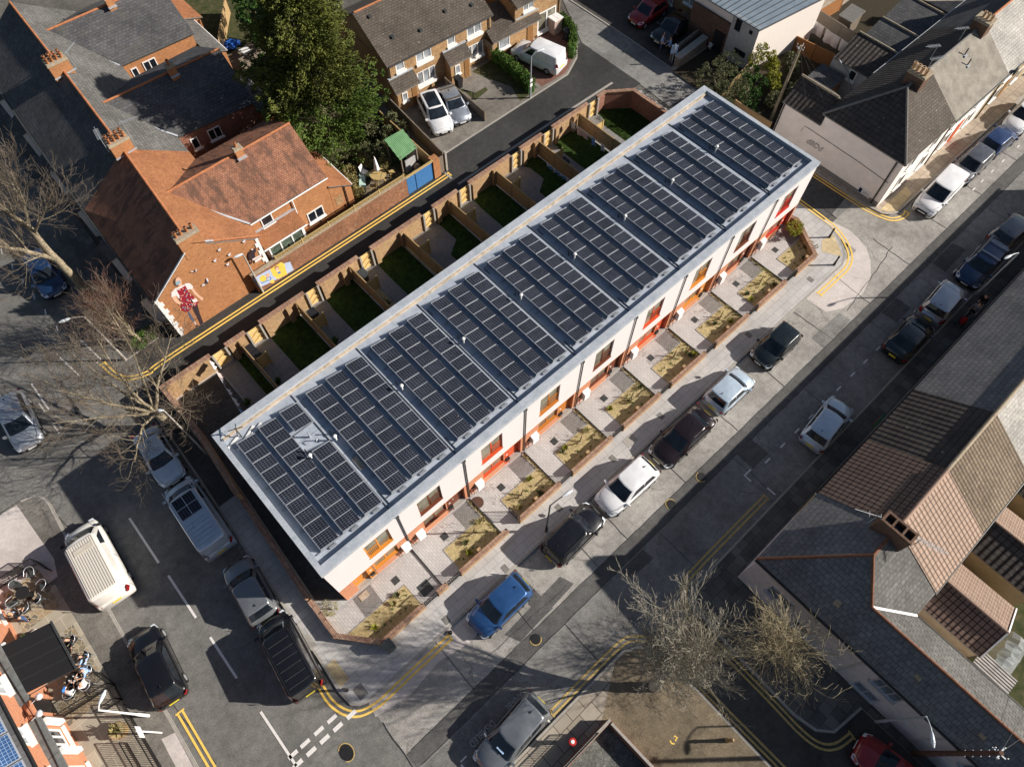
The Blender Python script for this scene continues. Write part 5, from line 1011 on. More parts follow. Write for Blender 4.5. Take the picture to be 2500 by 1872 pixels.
for i, (xa, xb, f_, b_, lb) in enumerate(specs):
    h = thing('cream_house', lb, 'house', ((xa+xb)/2,-10,.1), group='houses of the cream terrace'); w = MB(); w.box(xa,xb,-13.2,-6.72,.1,4.35); w.build('wall', M['render_bright'] if i != 1 else M['render_tan'], h)
    slope(h, [(xa,-13.4,4.36),(xb,-13.4,4.36),(xb,ay,az),(xa,ay,az)], f_); slope(h, [(xa,-6.5,4.36),(xb,-6.5,4.36),(xb,ay,az),(xa,ay,az)], b_); ridge(h, (xa,ay,az+.02), (xb,ay,az+.02), 'ridge_orange' if i else 'concrete_dark'); gutter(h, (xa,-13.45,4.3), (xb,-13.45,4.3), 'dark_metal'); gutter(h, (xa,-6.45,4.3), (xb,-6.45,4.3), 'lead_flashing', .045)
    for x in (xa+1.2, xa+4.6):
        for z0 in (.9,2.9): window(h, (x,-13.2,z0), (1,0), (0,-1), 1.1, 1.2, M['white_trim'], M['glass_warm'], 1)
    q = MB(); q.box(xa+3.0,xa+3.9,-13.24,-13.2,.1,2.2); q.build('door', M['joinery_red'] if i == 0 else M['door_wood'], h); q = MB(); q.tube([(xa+.1,-13.3,.1),(xa+.1,-13.3,4.2)], .05, 7); q.build('drainpipe', M['black_metal'], h)
    chimney(h, xb-1.3, xb-.3, -10.5, -9.3, 6.0, 7.5, M['brick_brown'], [(xb-.9,-10.3+.3*j) for j in range(3)], 'terracotta_cream', ph=.45)
    if i == 0:
        for x, y in ((56.0,-10.6),(55.8,-11.2)): q = MB(); z = az-(ay-y)*.69; q.box(x-.16,x+.16,y-.16,y+.16,z-.1,z+.06); q.build('vent_base', M['lead_flashing'], h); q = MB(); q.tube([(x,y,z),(x,y,z+.55)], .045, 7); q.build('vent_pipe', M['plastic_black'], h)
aerial(53.6,-9.2,6.3,1.2,R(150),11,'long aerial above the rear slope of the cream terrace, nearer the hipped roof'); aerial(56.5,-9.6,6.5,1.2,R(150),8,'aerial on the ridge of the cream terrace, left of the roof vents'); aerial(51.0,-10.0,7.3,.9,R(-30),9,'aerial behind the cream chimney pots')
q = MB(); q.blob((60.2,-13.6,4.4),.35,.1,.35); tag(q.build('satellite_dish', M['dark_metal'], None, (60.2,-13.6,4.4)), 'dark satellite dish at the eave where the cream terrace changes roof', 'dish')
# rear extensions
for i, (xa, xb, yf, ze, rm, lb) in enumerate([(53.5,56.3,-2.7,2.9,'profile_dark','rear wing with white window behind the cream terrace, nearest the washing line'),(56.3,59.2,-2.9,2.9,'slate_dark','dark roofed rear wing in the middle, behind the cream terrace'),(59.6,63.2,-2.6,2.9,'slate_dark','rear wing with pale wall farthest along the cream terrace')]):
    h = thing('rear_wing', lb, 'building', ((xa+xb)/2,-4.5,.1), group='rear wings of the cream terrace'); w = MB(); w.box(xa+.1,xb-.1,-6.7,yf+.1,.1,ze-.02); w.build('wall', M['render_grey'] if i != 2 else M['render_tan'], h); slope(h, [(xa,-6.7,ze),(xa,yf,ze),(xb-.1,yf,ze+.95),(xb-.1,-6.7,ze+.95)], rm); ridge(h, (xb-.1,yf,ze+.97), (xb-.1,-6.7,ze+.97), 'mortar_cap', .08)
    if i == 0: window(h, (xa+.1,-4.3,1.9), (0,-1), (-1,0), .65, .85, M['white_trim'], M['glass_dark'], 1); q = MB(); q.tube([(xa-.05,-5.6,.3),(xa-.05,-4.4,2.3),(xa-.05,-3.2,2.95)], .05, 7); q.build('flue', M['galvanised'], h)
h = thing('outhouse', 'low brick outhouse with blue door behind the cream end house', 'outhouse', (52,-3.3,.1)); w = MB(); w.box(51.3,53.2,-4.2,-2.2,.1,1.9); w.build('wall', M['brick_orange'], h); slope(h, [(51.2,-4.3,1.92),(51.2,-2.1,1.92),(53.3,-2.1,2.15),(53.3,-4.3,2.15)], 'slate_dark'); q = MB(); q.box(51.25,51.3,-3.9,-3.1,.1,1.75); q.build('door', M['blue_boards'], h)
h = thing('garden_shed', 'small grey green garden shed in shade behind the washing lines', 'shed', (61.2,.3,.1)); w = MB(); w.box(60.4,62.0,-.3,.9,.1,1.5); w.build('wall', M['timber_grey'], h); slope(h, [(60.3,-.4,1.5),(60.3,1.0,1.5),(62.1,1.0,1.75),(62.1,-.4,1.75)], 'concrete_dark')
def bfence(lb, a, b_, h_, mt, group='timber boundary fences', posts=True, z0=.05):
    e_ = thing('timber_fence', lb, 'fence', (*a, z0), group=group); q = MB(); q.bar((*a,(z0+h_)/2),(*b_,(z0+h_)/2), .05, h_-z0); q.build('boards', M[mt], e_)
    q = MB(); q.bar((*a,h_+.02),(*b_,h_+.02), .09, .05); q.build('top_rail', M[mt], e_)
    L = (Vector(a)-Vector(b_)).length; n_ = max(1, int(L/2))
    for i in range(n_+1): c = Vector(a).lerp(Vector(b_), i/n_); q = MB(); q.box(c.x-.05,c.x+.05,c.y-.05,c.y+.05,z0,h_+.08); q.build('post', M[mt], e_)
    return e_
bfence('orange brown timber fence below the washing lines', (55.4,2.4), (56.0,-2.4), 1.4, 'timber_orange'); bfence('bright orange timber fence at the top beside the pale rendered wall', (59.6,2.4), (63.0,2.2), 1.5, 'timber_orange'); bfence('long brown fence between the washing line yard and the shed yard', (59.3,2.3), (58.9,-2.6), 1.7, 'timber_grey'); bfence('timber fence right of the white new terrace roof corner', (45.45,.2), (45.55,-3.2), 1.5, 'timber_fence'); bfence('brown fence from the grey building to the pole', (50.6,2.6), (45.5,1.6), 1.2, 'timber_fence')
bfence('tall timber fence left of the two white cars', (24.8,11.6), (25.5,19.6), 1.4, 'timber_grey'); bfence('old fence in the yard beside the green shed', (23.9,12), (24.1,18.4), 1.2, 'timber_fence'); bfence('grey timber fence between the two driveways', (30.55,18.2), (30.35,13.1), .95, 'timber_grey')
bfence('timber fence at the top yard behind the mural houses', (19.2,31), (24.5,31.5), 1.3, 'timber_grey'); bfence('brown fence between the back yards near the blue tarpaulin', (18.6,33.5), (22.5,38.5), 1.4, 'timber_fence')

plain('ridge_pinkish', (.36,.25,.19), .85, .2, var=.15); plain('ridge_darkred', (.22,.10,.06), .85, .2, var=.3); glass('glass_sky', (.10,.13,.16), .1)  # glass_sky: the reflected pale sky is put into the pane colour
# --- block at the lower right
yN, yR, yS, zr = -23.42, -27.0, -30.55, 6.5
H1 = thing('corner_building', 'slate roofed corner building with long pale side wall', 'building', (18.5,-30,.1), group='buildings at the lower right')
w = MB(); w.prism([(16.92,-23.55),(22.05,-23.55),(22.05,-30.4),(20.3,-30.4),(20.3,-60),(16.92,-60)], .1, 4.05); w.build('wall', M['render_lilac'], H1)
J = (20.06,-26.95,6.5); c4 = 4.1; vr = 5.45; xr_ = 18.45
slope(H1, [(16.8,yN,c4),(22.05,yN,c4),(22.05,yR,zr),J], 'slate_blue'); slope(H1, [(16.8,yN,c4),J,(16.8,-28.5,c4)], 'slate_blue'); slope(H1, [J,(xr_,-28.5,vr),(16.8,-28.5,c4)], 'slate_blue'); slope(H1, [(16.8,-28.5,c4),(xr_,-28.5,vr),(xr_,-60,vr),(16.8,-60,c4)], 'slate_blue')
slope(H1, [J,(22.05,yR,zr),(22.05,yS,c4),(20.4,-30.5,c4)], 'slate_grey'); slope(H1, [J,(20.4,-30.5,c4),(xr_,-28.5,vr)], 'slate_grey'); slope(H1, [(xr_,-28.5,vr),(20.4,-30.5,c4),(20.4,-60,c4),(xr_,-60,vr)], 'slate_grey')
for a, b_ in (((16.8,yN,c4+.03),J),(J,(22.05,yR,zr)),(J,(xr_,-28.5,vr+.03)),((xr_,-28.5,vr+.03),(xr_,-60,vr+.03))): ridge(H1, a, b_, 'ridge_darkred', .08)
flash(H1, (xr_,-28.5,vr), (20.4,-30.5,c4+.02), .12, 'white_trim'); gutter(H1, (16.74,yN,4.02), (16.74,-60,4.02), 'black_metal', .07); gutter(H1, (20.45,-30.6,4.02), (20.45,-60,4.02), 'black_metal', .07)
for (y0, y1, z0, z1, c_) in ((-31.0,-32.2,.5,1.4,2),(-31.05,-32.4,2.5,3.55,3),(-26.95,-27.85,.8,1.6,2),(-24.9,-26.3,1.7,2.75,2),(-36,-37.4,2.5,3.5,2)): window(H1, (16.92,y0,z0), (0,-1), (-1,0), y0-y1, z1-z0, M['aluminium'], M['glass_sky'], c_, fr=.06)
for y in (-28.3,-30.15,-34.6): q = MB(); q.box(16.88,16.92,y-.06,y+.06,.1,4.0); q.build('render_strip', M['render_grey'], H1)
for y in (-27.4,-31.9,-35.2): q = MB(); z = c4+.75*.82; q.box(17.6,17.85,y-.15,y+.15,z-.1,z+.16); q.build('roof_vent', M['render_tan'], H1)
specs = [(22.05,26.55,'profile_brown','profile_pinkish','ridge_pinkish','brown ribbed tile house beside the open topped chimney'),(26.55,31.3,'profile_dark','profile_moss','mortar_cap','dark mossy tile house, third along the lower right block'),(31.3,44.0,'slate_blue','cream_roof','mortar_cap','slate house with pale pebble rear slope at the right edge'),(44.0,60,'slate_blue','cream_roof','mortar_cap','farthest slate house on the right with long roof over the pavement')]
for i, (xa, xb, n_, s_, rm, lb) in enumerate(specs):
    h = thing('tiled_house', lb, 'house', ((xa+xb)/2,-27,.1), group='buildings at the lower right'); w = MB(); w.box(xa,xb,-30.4,-23.55,.1,4.05); w.mesh([(xa+.01,-30.4,4.05),(xa+.01,-23.55,4.05),(xa+.01,yR,zr-.1)], [(0,1,2)]); w.build('wall', M['render_tan'], h)
    dz = .05*(i == 0); slope(h, [(xa,yN,c4+dz),(xb,yN,c4+dz),(xb,yR,zr+dz),(xa,yR,zr+dz)], n_); slope(h, [(xa,yS,c4+dz),(xb,yS,c4+dz),(xb,yR,zr+dz),(xa,yR,zr+dz)], s_); ridge(h, (xa,yR,zr+.03+dz), (xb,yR,zr+.03+dz), rm, .1); gutter(h, (xa,yN+.05,4.0), (xb,yN+.05,4.0), 'black_metal'); gutter(h, (xa,yS-.05,4.0), (xb,yS-.05,4.0), 'black_metal')
    if i == 0: CHM = h
    for x in (xa+.8, xa+2.9): window(h, (x+1.0,-23.55,2.6), (-1,0), (0,1), 1.0, 1.1, M['white_trim'], M['glass_dark'], 2)
q = MB()
x0, x1, y0, y1 = 21.35, 22.05, -27.75, -26.1
q.box(x0,x1,y0,y1,5.4,7.0); 
for a, b_, c, d in ((x0,x0+.12,y0,y1),(x1-.12,x1,y0,y1),(x0+.12,x1-.12,y0,y0+.12),(x0+.12,x1-.12,y1-.12,y1),(x0+.12,x1-.12,y0+.5,y0+.6),(x0+.12,x1-.12,y0+1.05,y0+1.15)): q.box(a,b_,c,d,7.0,7.3)
o = q.build('chimney', M['brick_brown'], H1); q = MB(); q.box(x0+.12,x1-.12,y0+.12,y1-.12,7.0,7.02); q.build('flue_bed', M['plastic_black'], o)
aerial(21.4,-25.9,6.0,1.3,R(120),2,'thin aerial mast on the near side of the open topped chimney', 1.1); aerial(21.9,-27.95,6.3,1.0,R(-75),12,'silver aerial behind the open topped chimney', 1.3)
for i, (xa, xm, xb, yf, wm_, em, lb) in enumerate([(21.7,23.25,25.2,-34.1,'profile_brown','profile_pinkish','tan rear wing with brown ribbed roof beside the plastic cover'),(26.2,27.9,29.8,-34.6,'profile_dark','profile_pinkish','second rear wing with dark ribbed roof at the right edge'),(31.0,32.6,34.2,-35,'profile_dark','profile_pinkish','third rear wing with dark ribbed roof at the right edge')]):
    h = thing('rear_wing', lb, 'building', ((xa+xb)/2,-32.4,.1), group='tan rear wings at the lower right'); w = MB(); w.box(xa+.12,xb-.12,yf+.1,-30.42,.1,2.75); w.mesh([(xa+.12,yf+.1,2.75),(xb-.12,yf+.1,2.75),(xm,yf+.1,3.6)], [(0,1,2)]); w.build('wall', M['render_tan'], h)
    slope(h, [(xa,yf,2.75),(xa,-30.4,2.75),(xm,-30.4,3.7),(xm,yf,3.7)], wm_); slope(h, [(xb,yf,2.75),(xb,-30.4,2.75),(xm,-30.4,3.7),(xm,yf,3.7)], em); ridge(h, (xm,yf,3.72), (xm,-30.4,3.72), 'ridge_pinkish', .07); flash(h, (xa,yf,2.76), (xm,yf,3.71), .07, 'white_trim', 'verge'); flash(h, (xb,yf,2.76), (xm,yf,3.71), .07, 'white_trim', 'verge')
e = thing('corrugated_shelter', 'silvery corrugated lean to roof below the tan rear wing', 'shelter', (22.0,-35,.1)); q = MB(); q.slab([(20.6,-34.2,2.0),(22.5,-34.2,2.1),(22.5,-36.2,2.0),(20.6,-36.2,1.9)], .05, 0, 0); q.build('roof', M['corrugated_grey'], e)
for x, y in ((20.7,-34.4),(22.4,-34.4),(20.7,-36.1),(22.4,-36.1)): q = MB(); q.box(x-.04,x+.04,y-.04,y+.04,.1,1.95); q.build('post', M['timber_grey'], e)
e = thing('polytunnel', 'rumpled clear plastic cover over hoops in the lower right yard', 'polytunnel', (23.4,-35.3,.1)); q = MB(); V_ = []; F_ = []
for i in range(9):
    for j in range(9):
        t_ = PI*j/8; V_.append((22.5+i*.26, -35.3+math.cos(t_)*1.0+.05*math.sin(i*2.1+j), .1+math.sin(t_)*1.9+.07*math.sin(i*1.7+j*2.3)))
for i in range(8):
    for j in range(8): F_.append((i*9+j, (i+1)*9+j, (i+1)*9+j+1, i*9+j+1))
q.mesh(V_, F_); q.build('cover', M['clear_plastic'], e); 
for i in range(4):
    q = MB(); x = 22.55+i*.68; q.tube([(x,-35.3+math.cos(PI*j/8)*.97,.1+math.sin(PI*j/8)*1.85) for j in range(9)], .02, 5); q.build('hoop', M['galvanised'], e)

plain('canopy_felt', (.15,.165,.165), .7, .3, var=.3, scale=3)
# --- pub at the lower left
e = thing('pub', 'orange brick pub with grey canopy and blue solar panels on its roof', 'pub', (-17,-4,.1))
w = MB(); w.box(-22,-14.55,-20,4.5,.1,4.4); w.build('upper_wall', M['brick_salmon'], e)
w = MB(); facade(w, (-14.2,4.4), (0,-1), (1,0), 24, .1, 2.55, [(1.8,3.1,.9,2.2),(5.2,6.2,.1,2.2),(7.9,8.9,.1,2.2),(9.85,11.2,.9,2.3),(12.0,14.0,.5,2.3)], .3); w.build('wall', M['brick_salmon'], e)
for y0, w_, z0, h_, c_ in ((2.6,1.3,.9,1.3,2),(-5.45,1.35,.9,1.4,3),(-7.6,2.0,.5,1.8,4)): window(e, (-14.2,y0,z0), (0,-1), (1,0), w_, h_, M['white_trim'], M['glass_dark'], c_, 1 if c_ < 4 else 3, set_=.12, fr=.1)
for y0 in (-.8,-3.5): q = MB(); q.box(-14.4,-14.3,y0-1,y0,.1,2.2); q.build('door', M['black_metal'], e)
for bx_ in ((-14.15,-13.9,-1.2,-.5,2.3,2.55),(-14.15,-13.85,-5.35,-5.12,1.0,2.5),(-14.15,-13.85,-7.05,-6.82,.8,2.5)): q = MB(); q.box(*bx_); q.build('white_surround', M['white_trim'], e)
for a, b_ in ((4.4,-1.9),(-1.93,-2.95),(-2.98,-3.95)): q = MB(); q.box(-14.6,-14.05,b_,a,2.55,2.66); q.build('canopy', M['canopy_felt'], e)
for a, b_ in ((-4.9,-7.0),(-7.03,-14)): q = MB(); q.box(-14.6,-14.0,b_,a,2.55,2.68); q.build('canopy', M['canopy_felt'], e)
q = MB(); q.tube([(-14.5,4,2.72),(-14.35,-2,2.7),(-14.2,-5,2.72),(-14.3,-8,2.72),(-14.1,-12,2.72)], .02, 5); q.build('cable', M['plastic_black'], e)
for y0, z0, w_, h_ in ((-2.3,3.1,1.0,.9),(-5.25,3.45,.95,.8),(-7.6,3.4,.95,.8)):
    window(e, (-14.55,y0,z0), (0,-1), (1,0), w_, h_, M['white_trim'], M['glass_curtain'], 2); q = MB(); q.box(-14.55,-14.3,y0-w_-.1,y0+.1,z0-.14,z0-.06); q.build('deep_sill', M['white_trim'], e)
slope(e, [(-14.4,4.6,4.45),(-14.4,-20,4.45),(-17.5,-20,6.3),(-17.5,4.6,6.3)], 'slate_dark'); slope(e, [(-22,4.6,4.45),(-22,-20,4.45),(-17.5,-20,6.3),(-17.5,4.6,6.3)], 'slate_dark'); gutter(e, (-14.33,4.6,4.4), (-14.33,-20,4.4), 'black_metal', .09)
for i in range(9):
    ya = -2.6-i*1.45; P = lambda u_, v_, lift=0: Vector((-14.55-2.5*u_, ya-1.38*v_, 4.6+1.49*u_+lift)); q = MB(); q.slab([P(0,0), P(0,1), P(1,1), P(1,0)], .04, 1)
    q.poly([P(.02,.03,.01), P(.98,.03,.01), P(.98,.97,.01), P(.02,.97,.01)], 0); q.build('solar_panel', [M['solar_cells_blue'], M['aluminium']], e)
for y, z in ((-4.05,2.35),(-5.1,3.1)): q = MB(); q.tube([(-14.2,y,z),(-13.85,y,z+.1)], .02, 6); q.blob((-13.75,y,z+.1), .18, .18, .12); q.build('wall_lamp', M['lamp_clear'], e)
aw = thing('awning', 'flat black awning with three seams over the pub terrace', 'awning', (-13,-2.4,2.5))
q = MB(); q.slab([(-14.1,-.66,2.62),(-14.12,-3.55,2.62),(-11.85,-4.02,2.35),(-11.77,-1.1,2.35)], .02); q.build('fabric', M['cloth_black'], aw); q = MB(); q.bar((-11.77,-1.05,2.36),(-11.85,-4.07,2.36), .09, .1); q.build('front_bar', M['dark_metal'], aw)
for y in (-.9,-3.8): q = MB(); q.bar((-14.1,y+.1,2.55),(-12.9,y,2.35), .03, .04); q.bar((-12.9,y,2.35),(-11.8,y-.2,2.3), .03, .04); q.build('folding_arm', M['dark_metal'], aw)
for t_ in (.25,.5,.75): q = MB(); a = Vector((-14.1,-.66-2.89*t_,2.625)); b_ = Vector((-11.78,-1.1-2.92*t_,2.355)); q.bar(a, b_, .015, .006); q.build('seam', M['dark_metal'], aw)
# ---------------------------------------------------------------- vehicles
for nm, c, mt_, ro in [('silver',(.42,.45,.50),.6,.3),('white',(.78,.78,.79),.0,.35),('white_warm',(.74,.73,.71),.0,.45),('paleblue',(.50,.60,.70),.3,.32),('grey',(.13,.135,.15),.5,.3),('midgrey',(.22,.235,.25),.5,.3),('black',(.010,.010,.012),.2,.22),('blackgreen',(.012,.018,.02),.3,.25),('brown',(.020,.011,.012),.4,.2),('blue',(.03,.10,.27),.4,.3),('darkblue',(.015,.045,.12),.4,.3),('navy',(.02,.045,.13),.3,.3),('red',(.28,.008,.012),.1,.3),('camper',(.80,.76,.70),.0,.4)]: paint('paint_'+nm, c, mt_, ro)
plain('trim_black', (.015,.015,.016), .6, .3); plain('plate_dark', (.012,.012,.013), .35, .4)
def interp(tab, t):
    for (a, va), (b, vb) in zip(tab, tab[1:]):
        if t <= b: return va+(vb-va)*(t-a)/(b-a) if b > a else vb
    return tab[-1][1]
KIND = dict(   # hood/deck height profile, cabin: rear base, rear top, front top, front base (fractions of length from the rear), roof height, top half-width ratio
 hatch=dict(H=1.46, deck=[(0,.62),(.03,.84),(.12,.95),(.7,.96),(.78,.93),(.93,.80),(.98,.66),(1,.5)], cab=(.035,.13,.58,.755), tw=.76, belt=.94, w=1.76),
 suv=dict(H=1.6, deck=[(0,.7),(.03,.95),(.12,1.02),(.7,1.04),(.78,1.02),(.93,.92),(.98,.78),(1,.55)], cab=(.03,.10,.60,.75), tw=.78, belt=1.02, w=1.82),
 estate=dict(H=1.5, deck=[(0,.62),(.03,.88),(.1,.95),(.7,.96),(.76,.93),(.93,.80),(.98,.66),(1,.5)], cab=(.03,.09,.60,.745), tw=.78, belt=.94, w=1.8),
 saloon=dict(H=1.43, deck=[(0,.6),(.02,.86),(.05,.97),(.18,1.0),(.25,.96),(.68,.96),(.74,.92),(.93,.78),(.98,.64),(1,.48)], cab=(.13,.27,.58,.735), tw=.74, belt=.95, w=1.86),
 van=dict(H=1.95, deck=[(0,1.0),(.03,1.15),(.1,1.18),(.75,1.18),(.86,1.12),(.95,1.0),(.99,.75),(1,.55)], cab=(.006,.03,.72,.875), tw=.86, belt=1.15, w=1.92),
 smallvan=dict(H=1.82, deck=[(0,.9),(.03,1.05),(.1,1.06),(.7,1.06),(.8,1.02),(.94,.9),(.99,.7),(1,.52)], cab=(.008,.035,.60,.76), tw=.86, belt=1.05, w=1.8),
)
def vehicle(name, label, cat, x, y, head, L, kind, pm, W=None, group='cars parked along the streets', plate=(1, 0), glassroof=False, roof_extra=None, z0=0.0):
    k = KIND[kind]; W = W or k['w']; hw = W/2; H = k['H']; P = M['paint_'+pm]
    e = thing(name, label, cat, (0, 0, 0), 0, group)
    st = [0,.012,.04,.09,.16,.25,.36,.48,.6,.7,.78,.85,.91,.955,.985,1.0]
    pl = [(0,.74),(.012,.83),(.04,.92),(.09,.97),(.2,1),(.75,1),(.85,.975),(.91,.94),(.955,.87),(.985,.74),(1,.6)]
    if kind in ('van','smallvan'): pl = [(0,.93),(.012,.97),(.04,.99),(.1,1),(.8,1),(.9,.96),(.955,.9),(.985,.8),(1,.66)]
    V = []; F = []; n = 13
    for t in st:
        w = hw*interp(pl, t); z = interp(k['deck'], t); X = -L/2+L*t; lo = .2+ (.1 if t in (0,1.0) else 0)
        half = [(.80*w,lo),(.965*w,lo+.06),(w,.48),(w*.995,min(z-.16,.72)),(w*.97,z-.09),(w*.88,z-.02),(0,z+.03)]
        ring = [(a,b) for a,b in half]+[(-a,b) for a,b in half[:-1][::-1]]
        V += [(X,a,b) for a,b in ring]
    m_ = len(st)
    for i in range(m_-1):
        for j in range(n-1): F.append((i*n+j, (i+1)*n+j, (i+1)*n+j+1, i*n+j+1))
        F.append((i*n+n-1, (i+1)*n+n-1, (i+1)*n, i*n))
    F.append(list(range(n))); F.append([(m_-1)*n+j for j in range(n)][::-1])
    b = MB(); b.mesh(V, [f[::-1] for f in F], 0, True); 
    rb, rt_, ft, fb = [-L/2+L*c for c in k['cab']]; zb = k['belt']-.02; wb = hw*.93; wt = hw*k['tw']
    # cabin: rounded frustum, roof slightly domed
    zs = [(0,0),(.5,.52),(.86,.90),(1,1)]
    rings = []
    def ring(u):
        s_ = u if u < .86 else .86+(u-.86)*1.0
        xr = rb+(rt_-rb)*s_; xf = fb+(ft-fb)*s_; w = wb+(wt-wb)*s_; z = zb+(H-zb)*u; c = .10 if u < .9 else .2
        fx = (xf-xr)*.06*(1 if u < 1 else 1.6)
        return [(xr,-w*.80,z),(xr+fx*.6,-w,z),((xr*2+xf)/3,-w*1.0,z),((xr+2*xf)/3,-w*1.0,z),(xf-fx,-w,z),(xf,-w*.72,z),(xf+(L*.012),0,z),(xf,w*.72,z),(xf-fx,w,z),((xr+2*xf)/3,w,z),((xr*2+xf)/3,w,z),(xr+fx*.6,w,z),(xr,w*.80,z),(xr-L*.006,0,z)]
    us = [0,.12,.9,.97,1.0]; cv = []; cf = []
    for i, u in enumerate(us):
        r_ = ring(min(u,.97))
        if u == 1.0:
            cx = (r_[0][0]+r_[5][0])/2; r_ = [(cx+(a-cx)*.93, b_*.9, H) for a, b_, _ in r_]
        cv += r_
    nn = 14
    for i in range(len(us)-1):
        for j in range(nn): cf.append((i*nn+j, i*nn+(j+1)%nn, (i+1)*nn+(j+1)%nn, (i+1)*nn+j))
    cx = (rt_+ft)/2; base = (len(us)-1)*nn; cv.append((cx,0,H+.03)); 
    for j in range(nn): cf.append((base+j, base+(j+1)%nn, len(cv)-1))
    b.mesh(cv, cf, 0, True)
    # bonnet shut line and sills
    body = b.build('body', P, e)
    def lerp(a, c, t): return a+(c-a)*t
    def cab(u, side_t, edge):  # point on the cabin skin; edge: 'f','r' across y in [-1,1]; 'l','s' along x in [0,1]
        s_ = u; xr = rb+(rt_-rb)*s_; xf = fb+(ft-fb)*s_; w = wb+(wt-wb)*s_; z = zb+(H-zb)*u; fx = (xf-xr)*.06
        if edge == 'f': return Vector((xf+L*.012*(1-abs(side_t)/.72)+.012 if abs(side_t) <= .72 else xf-fx*(abs(side_t)-.72)/.28+.012, side_t*w, z+.006))
        if edge == 'r': return Vector((xr-L*.006*(1-min(1,abs(side_t)/.8))-.012 if abs(side_t) <= .8 else xr+fx*.6*(abs(side_t)-.8)/.2-.012, side_t*w, z+.006))
        return Vector((lerp(xr+fx*.6, xf-fx, side_t), edge*(w+.012), z+.004))
    def glasspanel(nm, grid, mt, parent=e):
        q = MB(); r_ = len(grid); c_ = len(grid[0]); vs_ = [p for row in grid for p in row]; fs = [(i*c_+j, i*c_+j+1, (i+1)*c_+j+1, (i+1)*c_+j) for i in range(r_-1) for j in range(c_-1)]
        q.mesh(vs_, fs, 0, False); return q.build(nm, mt, parent)
    ys = [-.84,-.72,-.36,0,.36,.72,.84]
    glasspanel('windscreen', [[cab(u, y*(1 if i else 1.02), 'f') for y in ys] for i, u in enumerate((.06,.5,.93))], M['glass_car'])
    isvan = kind in ('van','smallvan')
    if not isvan: glasspanel('rear_window', [[cab(u, y*.97, 'r') for y in ys[::-1]] for u in (.22,.6,.92)], M['glass_car'])
    for sd_ in (-1, 1):
        q = MB(); spans = [(.10,.46),(.50,.90)] if not isvan else [(.74,.93)]
        for a, c in spans: q.mesh([cab(.14,a-(.0),sd_), cab(.14,c+.05,sd_), cab(.88,c-.0,sd_), cab(.88,a+.04,sd_)], [(0,1,2,3)] if sd_ < 0 else [(3,2,1,0)])
        q.build('side_window', M['glass_car'], e)
        # mirror
        q = MB(); mx = fb-L*.035; q.mesh([(mx-.07,sd_*(hw*.98),zb),(mx+.09,sd_*(hw*.98),zb),(mx+.05,sd_*(hw+.17),zb+.01),(mx-.07,sd_*(hw+.17),zb+.01),(mx-.07,sd_*(hw*.98),zb+.12),(mx+.07,sd_*(hw*.98),zb+.12),(mx+.03,sd_*(hw+.17),zb+.13),(mx-.07,sd_*(hw+.17),zb+.13)], [(0,1,2,3),(7,6,5,4),(0,4,5,1),(1,5,6,2),(2,6,7,3),(3,7,4,0)]); q.build('mirror', P if pm not in ('camper',) else M['trim_black'], e)
        # lamps
        zf = interp(k['deck'], .955); q = MB(); xf_ = L/2
        q.mesh([(xf_-L*.015,sd_*hw*.80,zf-.17),(xf_-L*.10,sd_*hw*.955,zf-.10),(xf_-L*.10,sd_*hw*.90,zf+.05),(xf_-L*.03,sd_*hw*.56,zf-.055),(xf_-L*.006,sd_*hw*.54,zf-.17)], [(0,1,2,3,4)] if sd_ > 0 else [(4,3,2,1,0)])
        for v in q.v: pass
        q.v = [(a+.025, b_+sd_*.02, c+.03) for a, b_, c in q.v]; q.build('headlight', M['lamp_clear'], e)
        zr_ = interp(k['deck'], .04); q = MB(); top = zb+.3 if isvan or kind == 'suv' else zr_+.02
        q.mesh([(-L/2-.0,sd_*hw*.66,zr_-.2),(-L/2+.0,sd_*hw*.78,zr_-.22),(-L/2+L*.035,sd_*hw*.95,zr_-.14),(-L/2+L*.035,sd_*hw*.92,top-.03),(-L/2+.03,sd_*hw*.84,top-.04),(-L/2+.01,sd_*hw*.70,zr_-.06)], [(0,1,2,3,4,5)] if sd_ < 0 else [(5,4,3,2,1,0)])
        q.v = [(a-.03, b_+sd_*.02, c+.02) for a, b_, c in q.v]; q.build('taillight', M['lamp_red'], e)
        for xw in (L*.335, -L*.30):
            q = MB(); wy0, wy1 = sd_*(hw-.21), sd_*(hw+.012)
            q.tube([(xw,wy0,.31),(xw,wy1,.31)], [.31,.31], 18); o = q.build('wheel', M['tyre'], e); q = MB(); q.tube([(xw,wy1-sd_*.01,.31),(xw,wy1+sd_*.012,.31)], [.2,.17], 12); q.build('rim', M['rim'], o)
    # black lower grille, plates, bonnet line, door lines, aerial fin, wipers
    q = MB(); zf = interp(k['deck'], .985); q.mesh([(L/2+.015,-hw*.45,zf-.10),(L/2+.015,hw*.45,zf-.10),(L/2+.01,hw*.5,zf-.26),(L/2+.01,-hw*.5,zf-.26)], [(3,2,1,0)]); q.mesh([(L/2-.01,-hw*.5,.24),(L/2-.01,hw*.5,.24),(L/2+.02,hw*.5,.38),(L/2+.02,-hw*.5,.38)], [(0,1,2,3)]); q.build('grille', M['trim_black'], e)
    q = MB(); q.box(L/2+.012,L/2+.03,-.25,.25,.40,.50); q.build('number_plate', M['plate_white'], e); q = MB(); zp = .62 if not isvan else .75; q.box(-L/2-.03,-L/2-.005,-.25,.25,zp-.1,zp+.03); q.build('number_plate', M['plate_yellow'], e)
    q = MB(); xs_ = fb+L*.0
    zz = lambda t: interp(k['deck'], t)+.012
    tb = k['cab'][3]
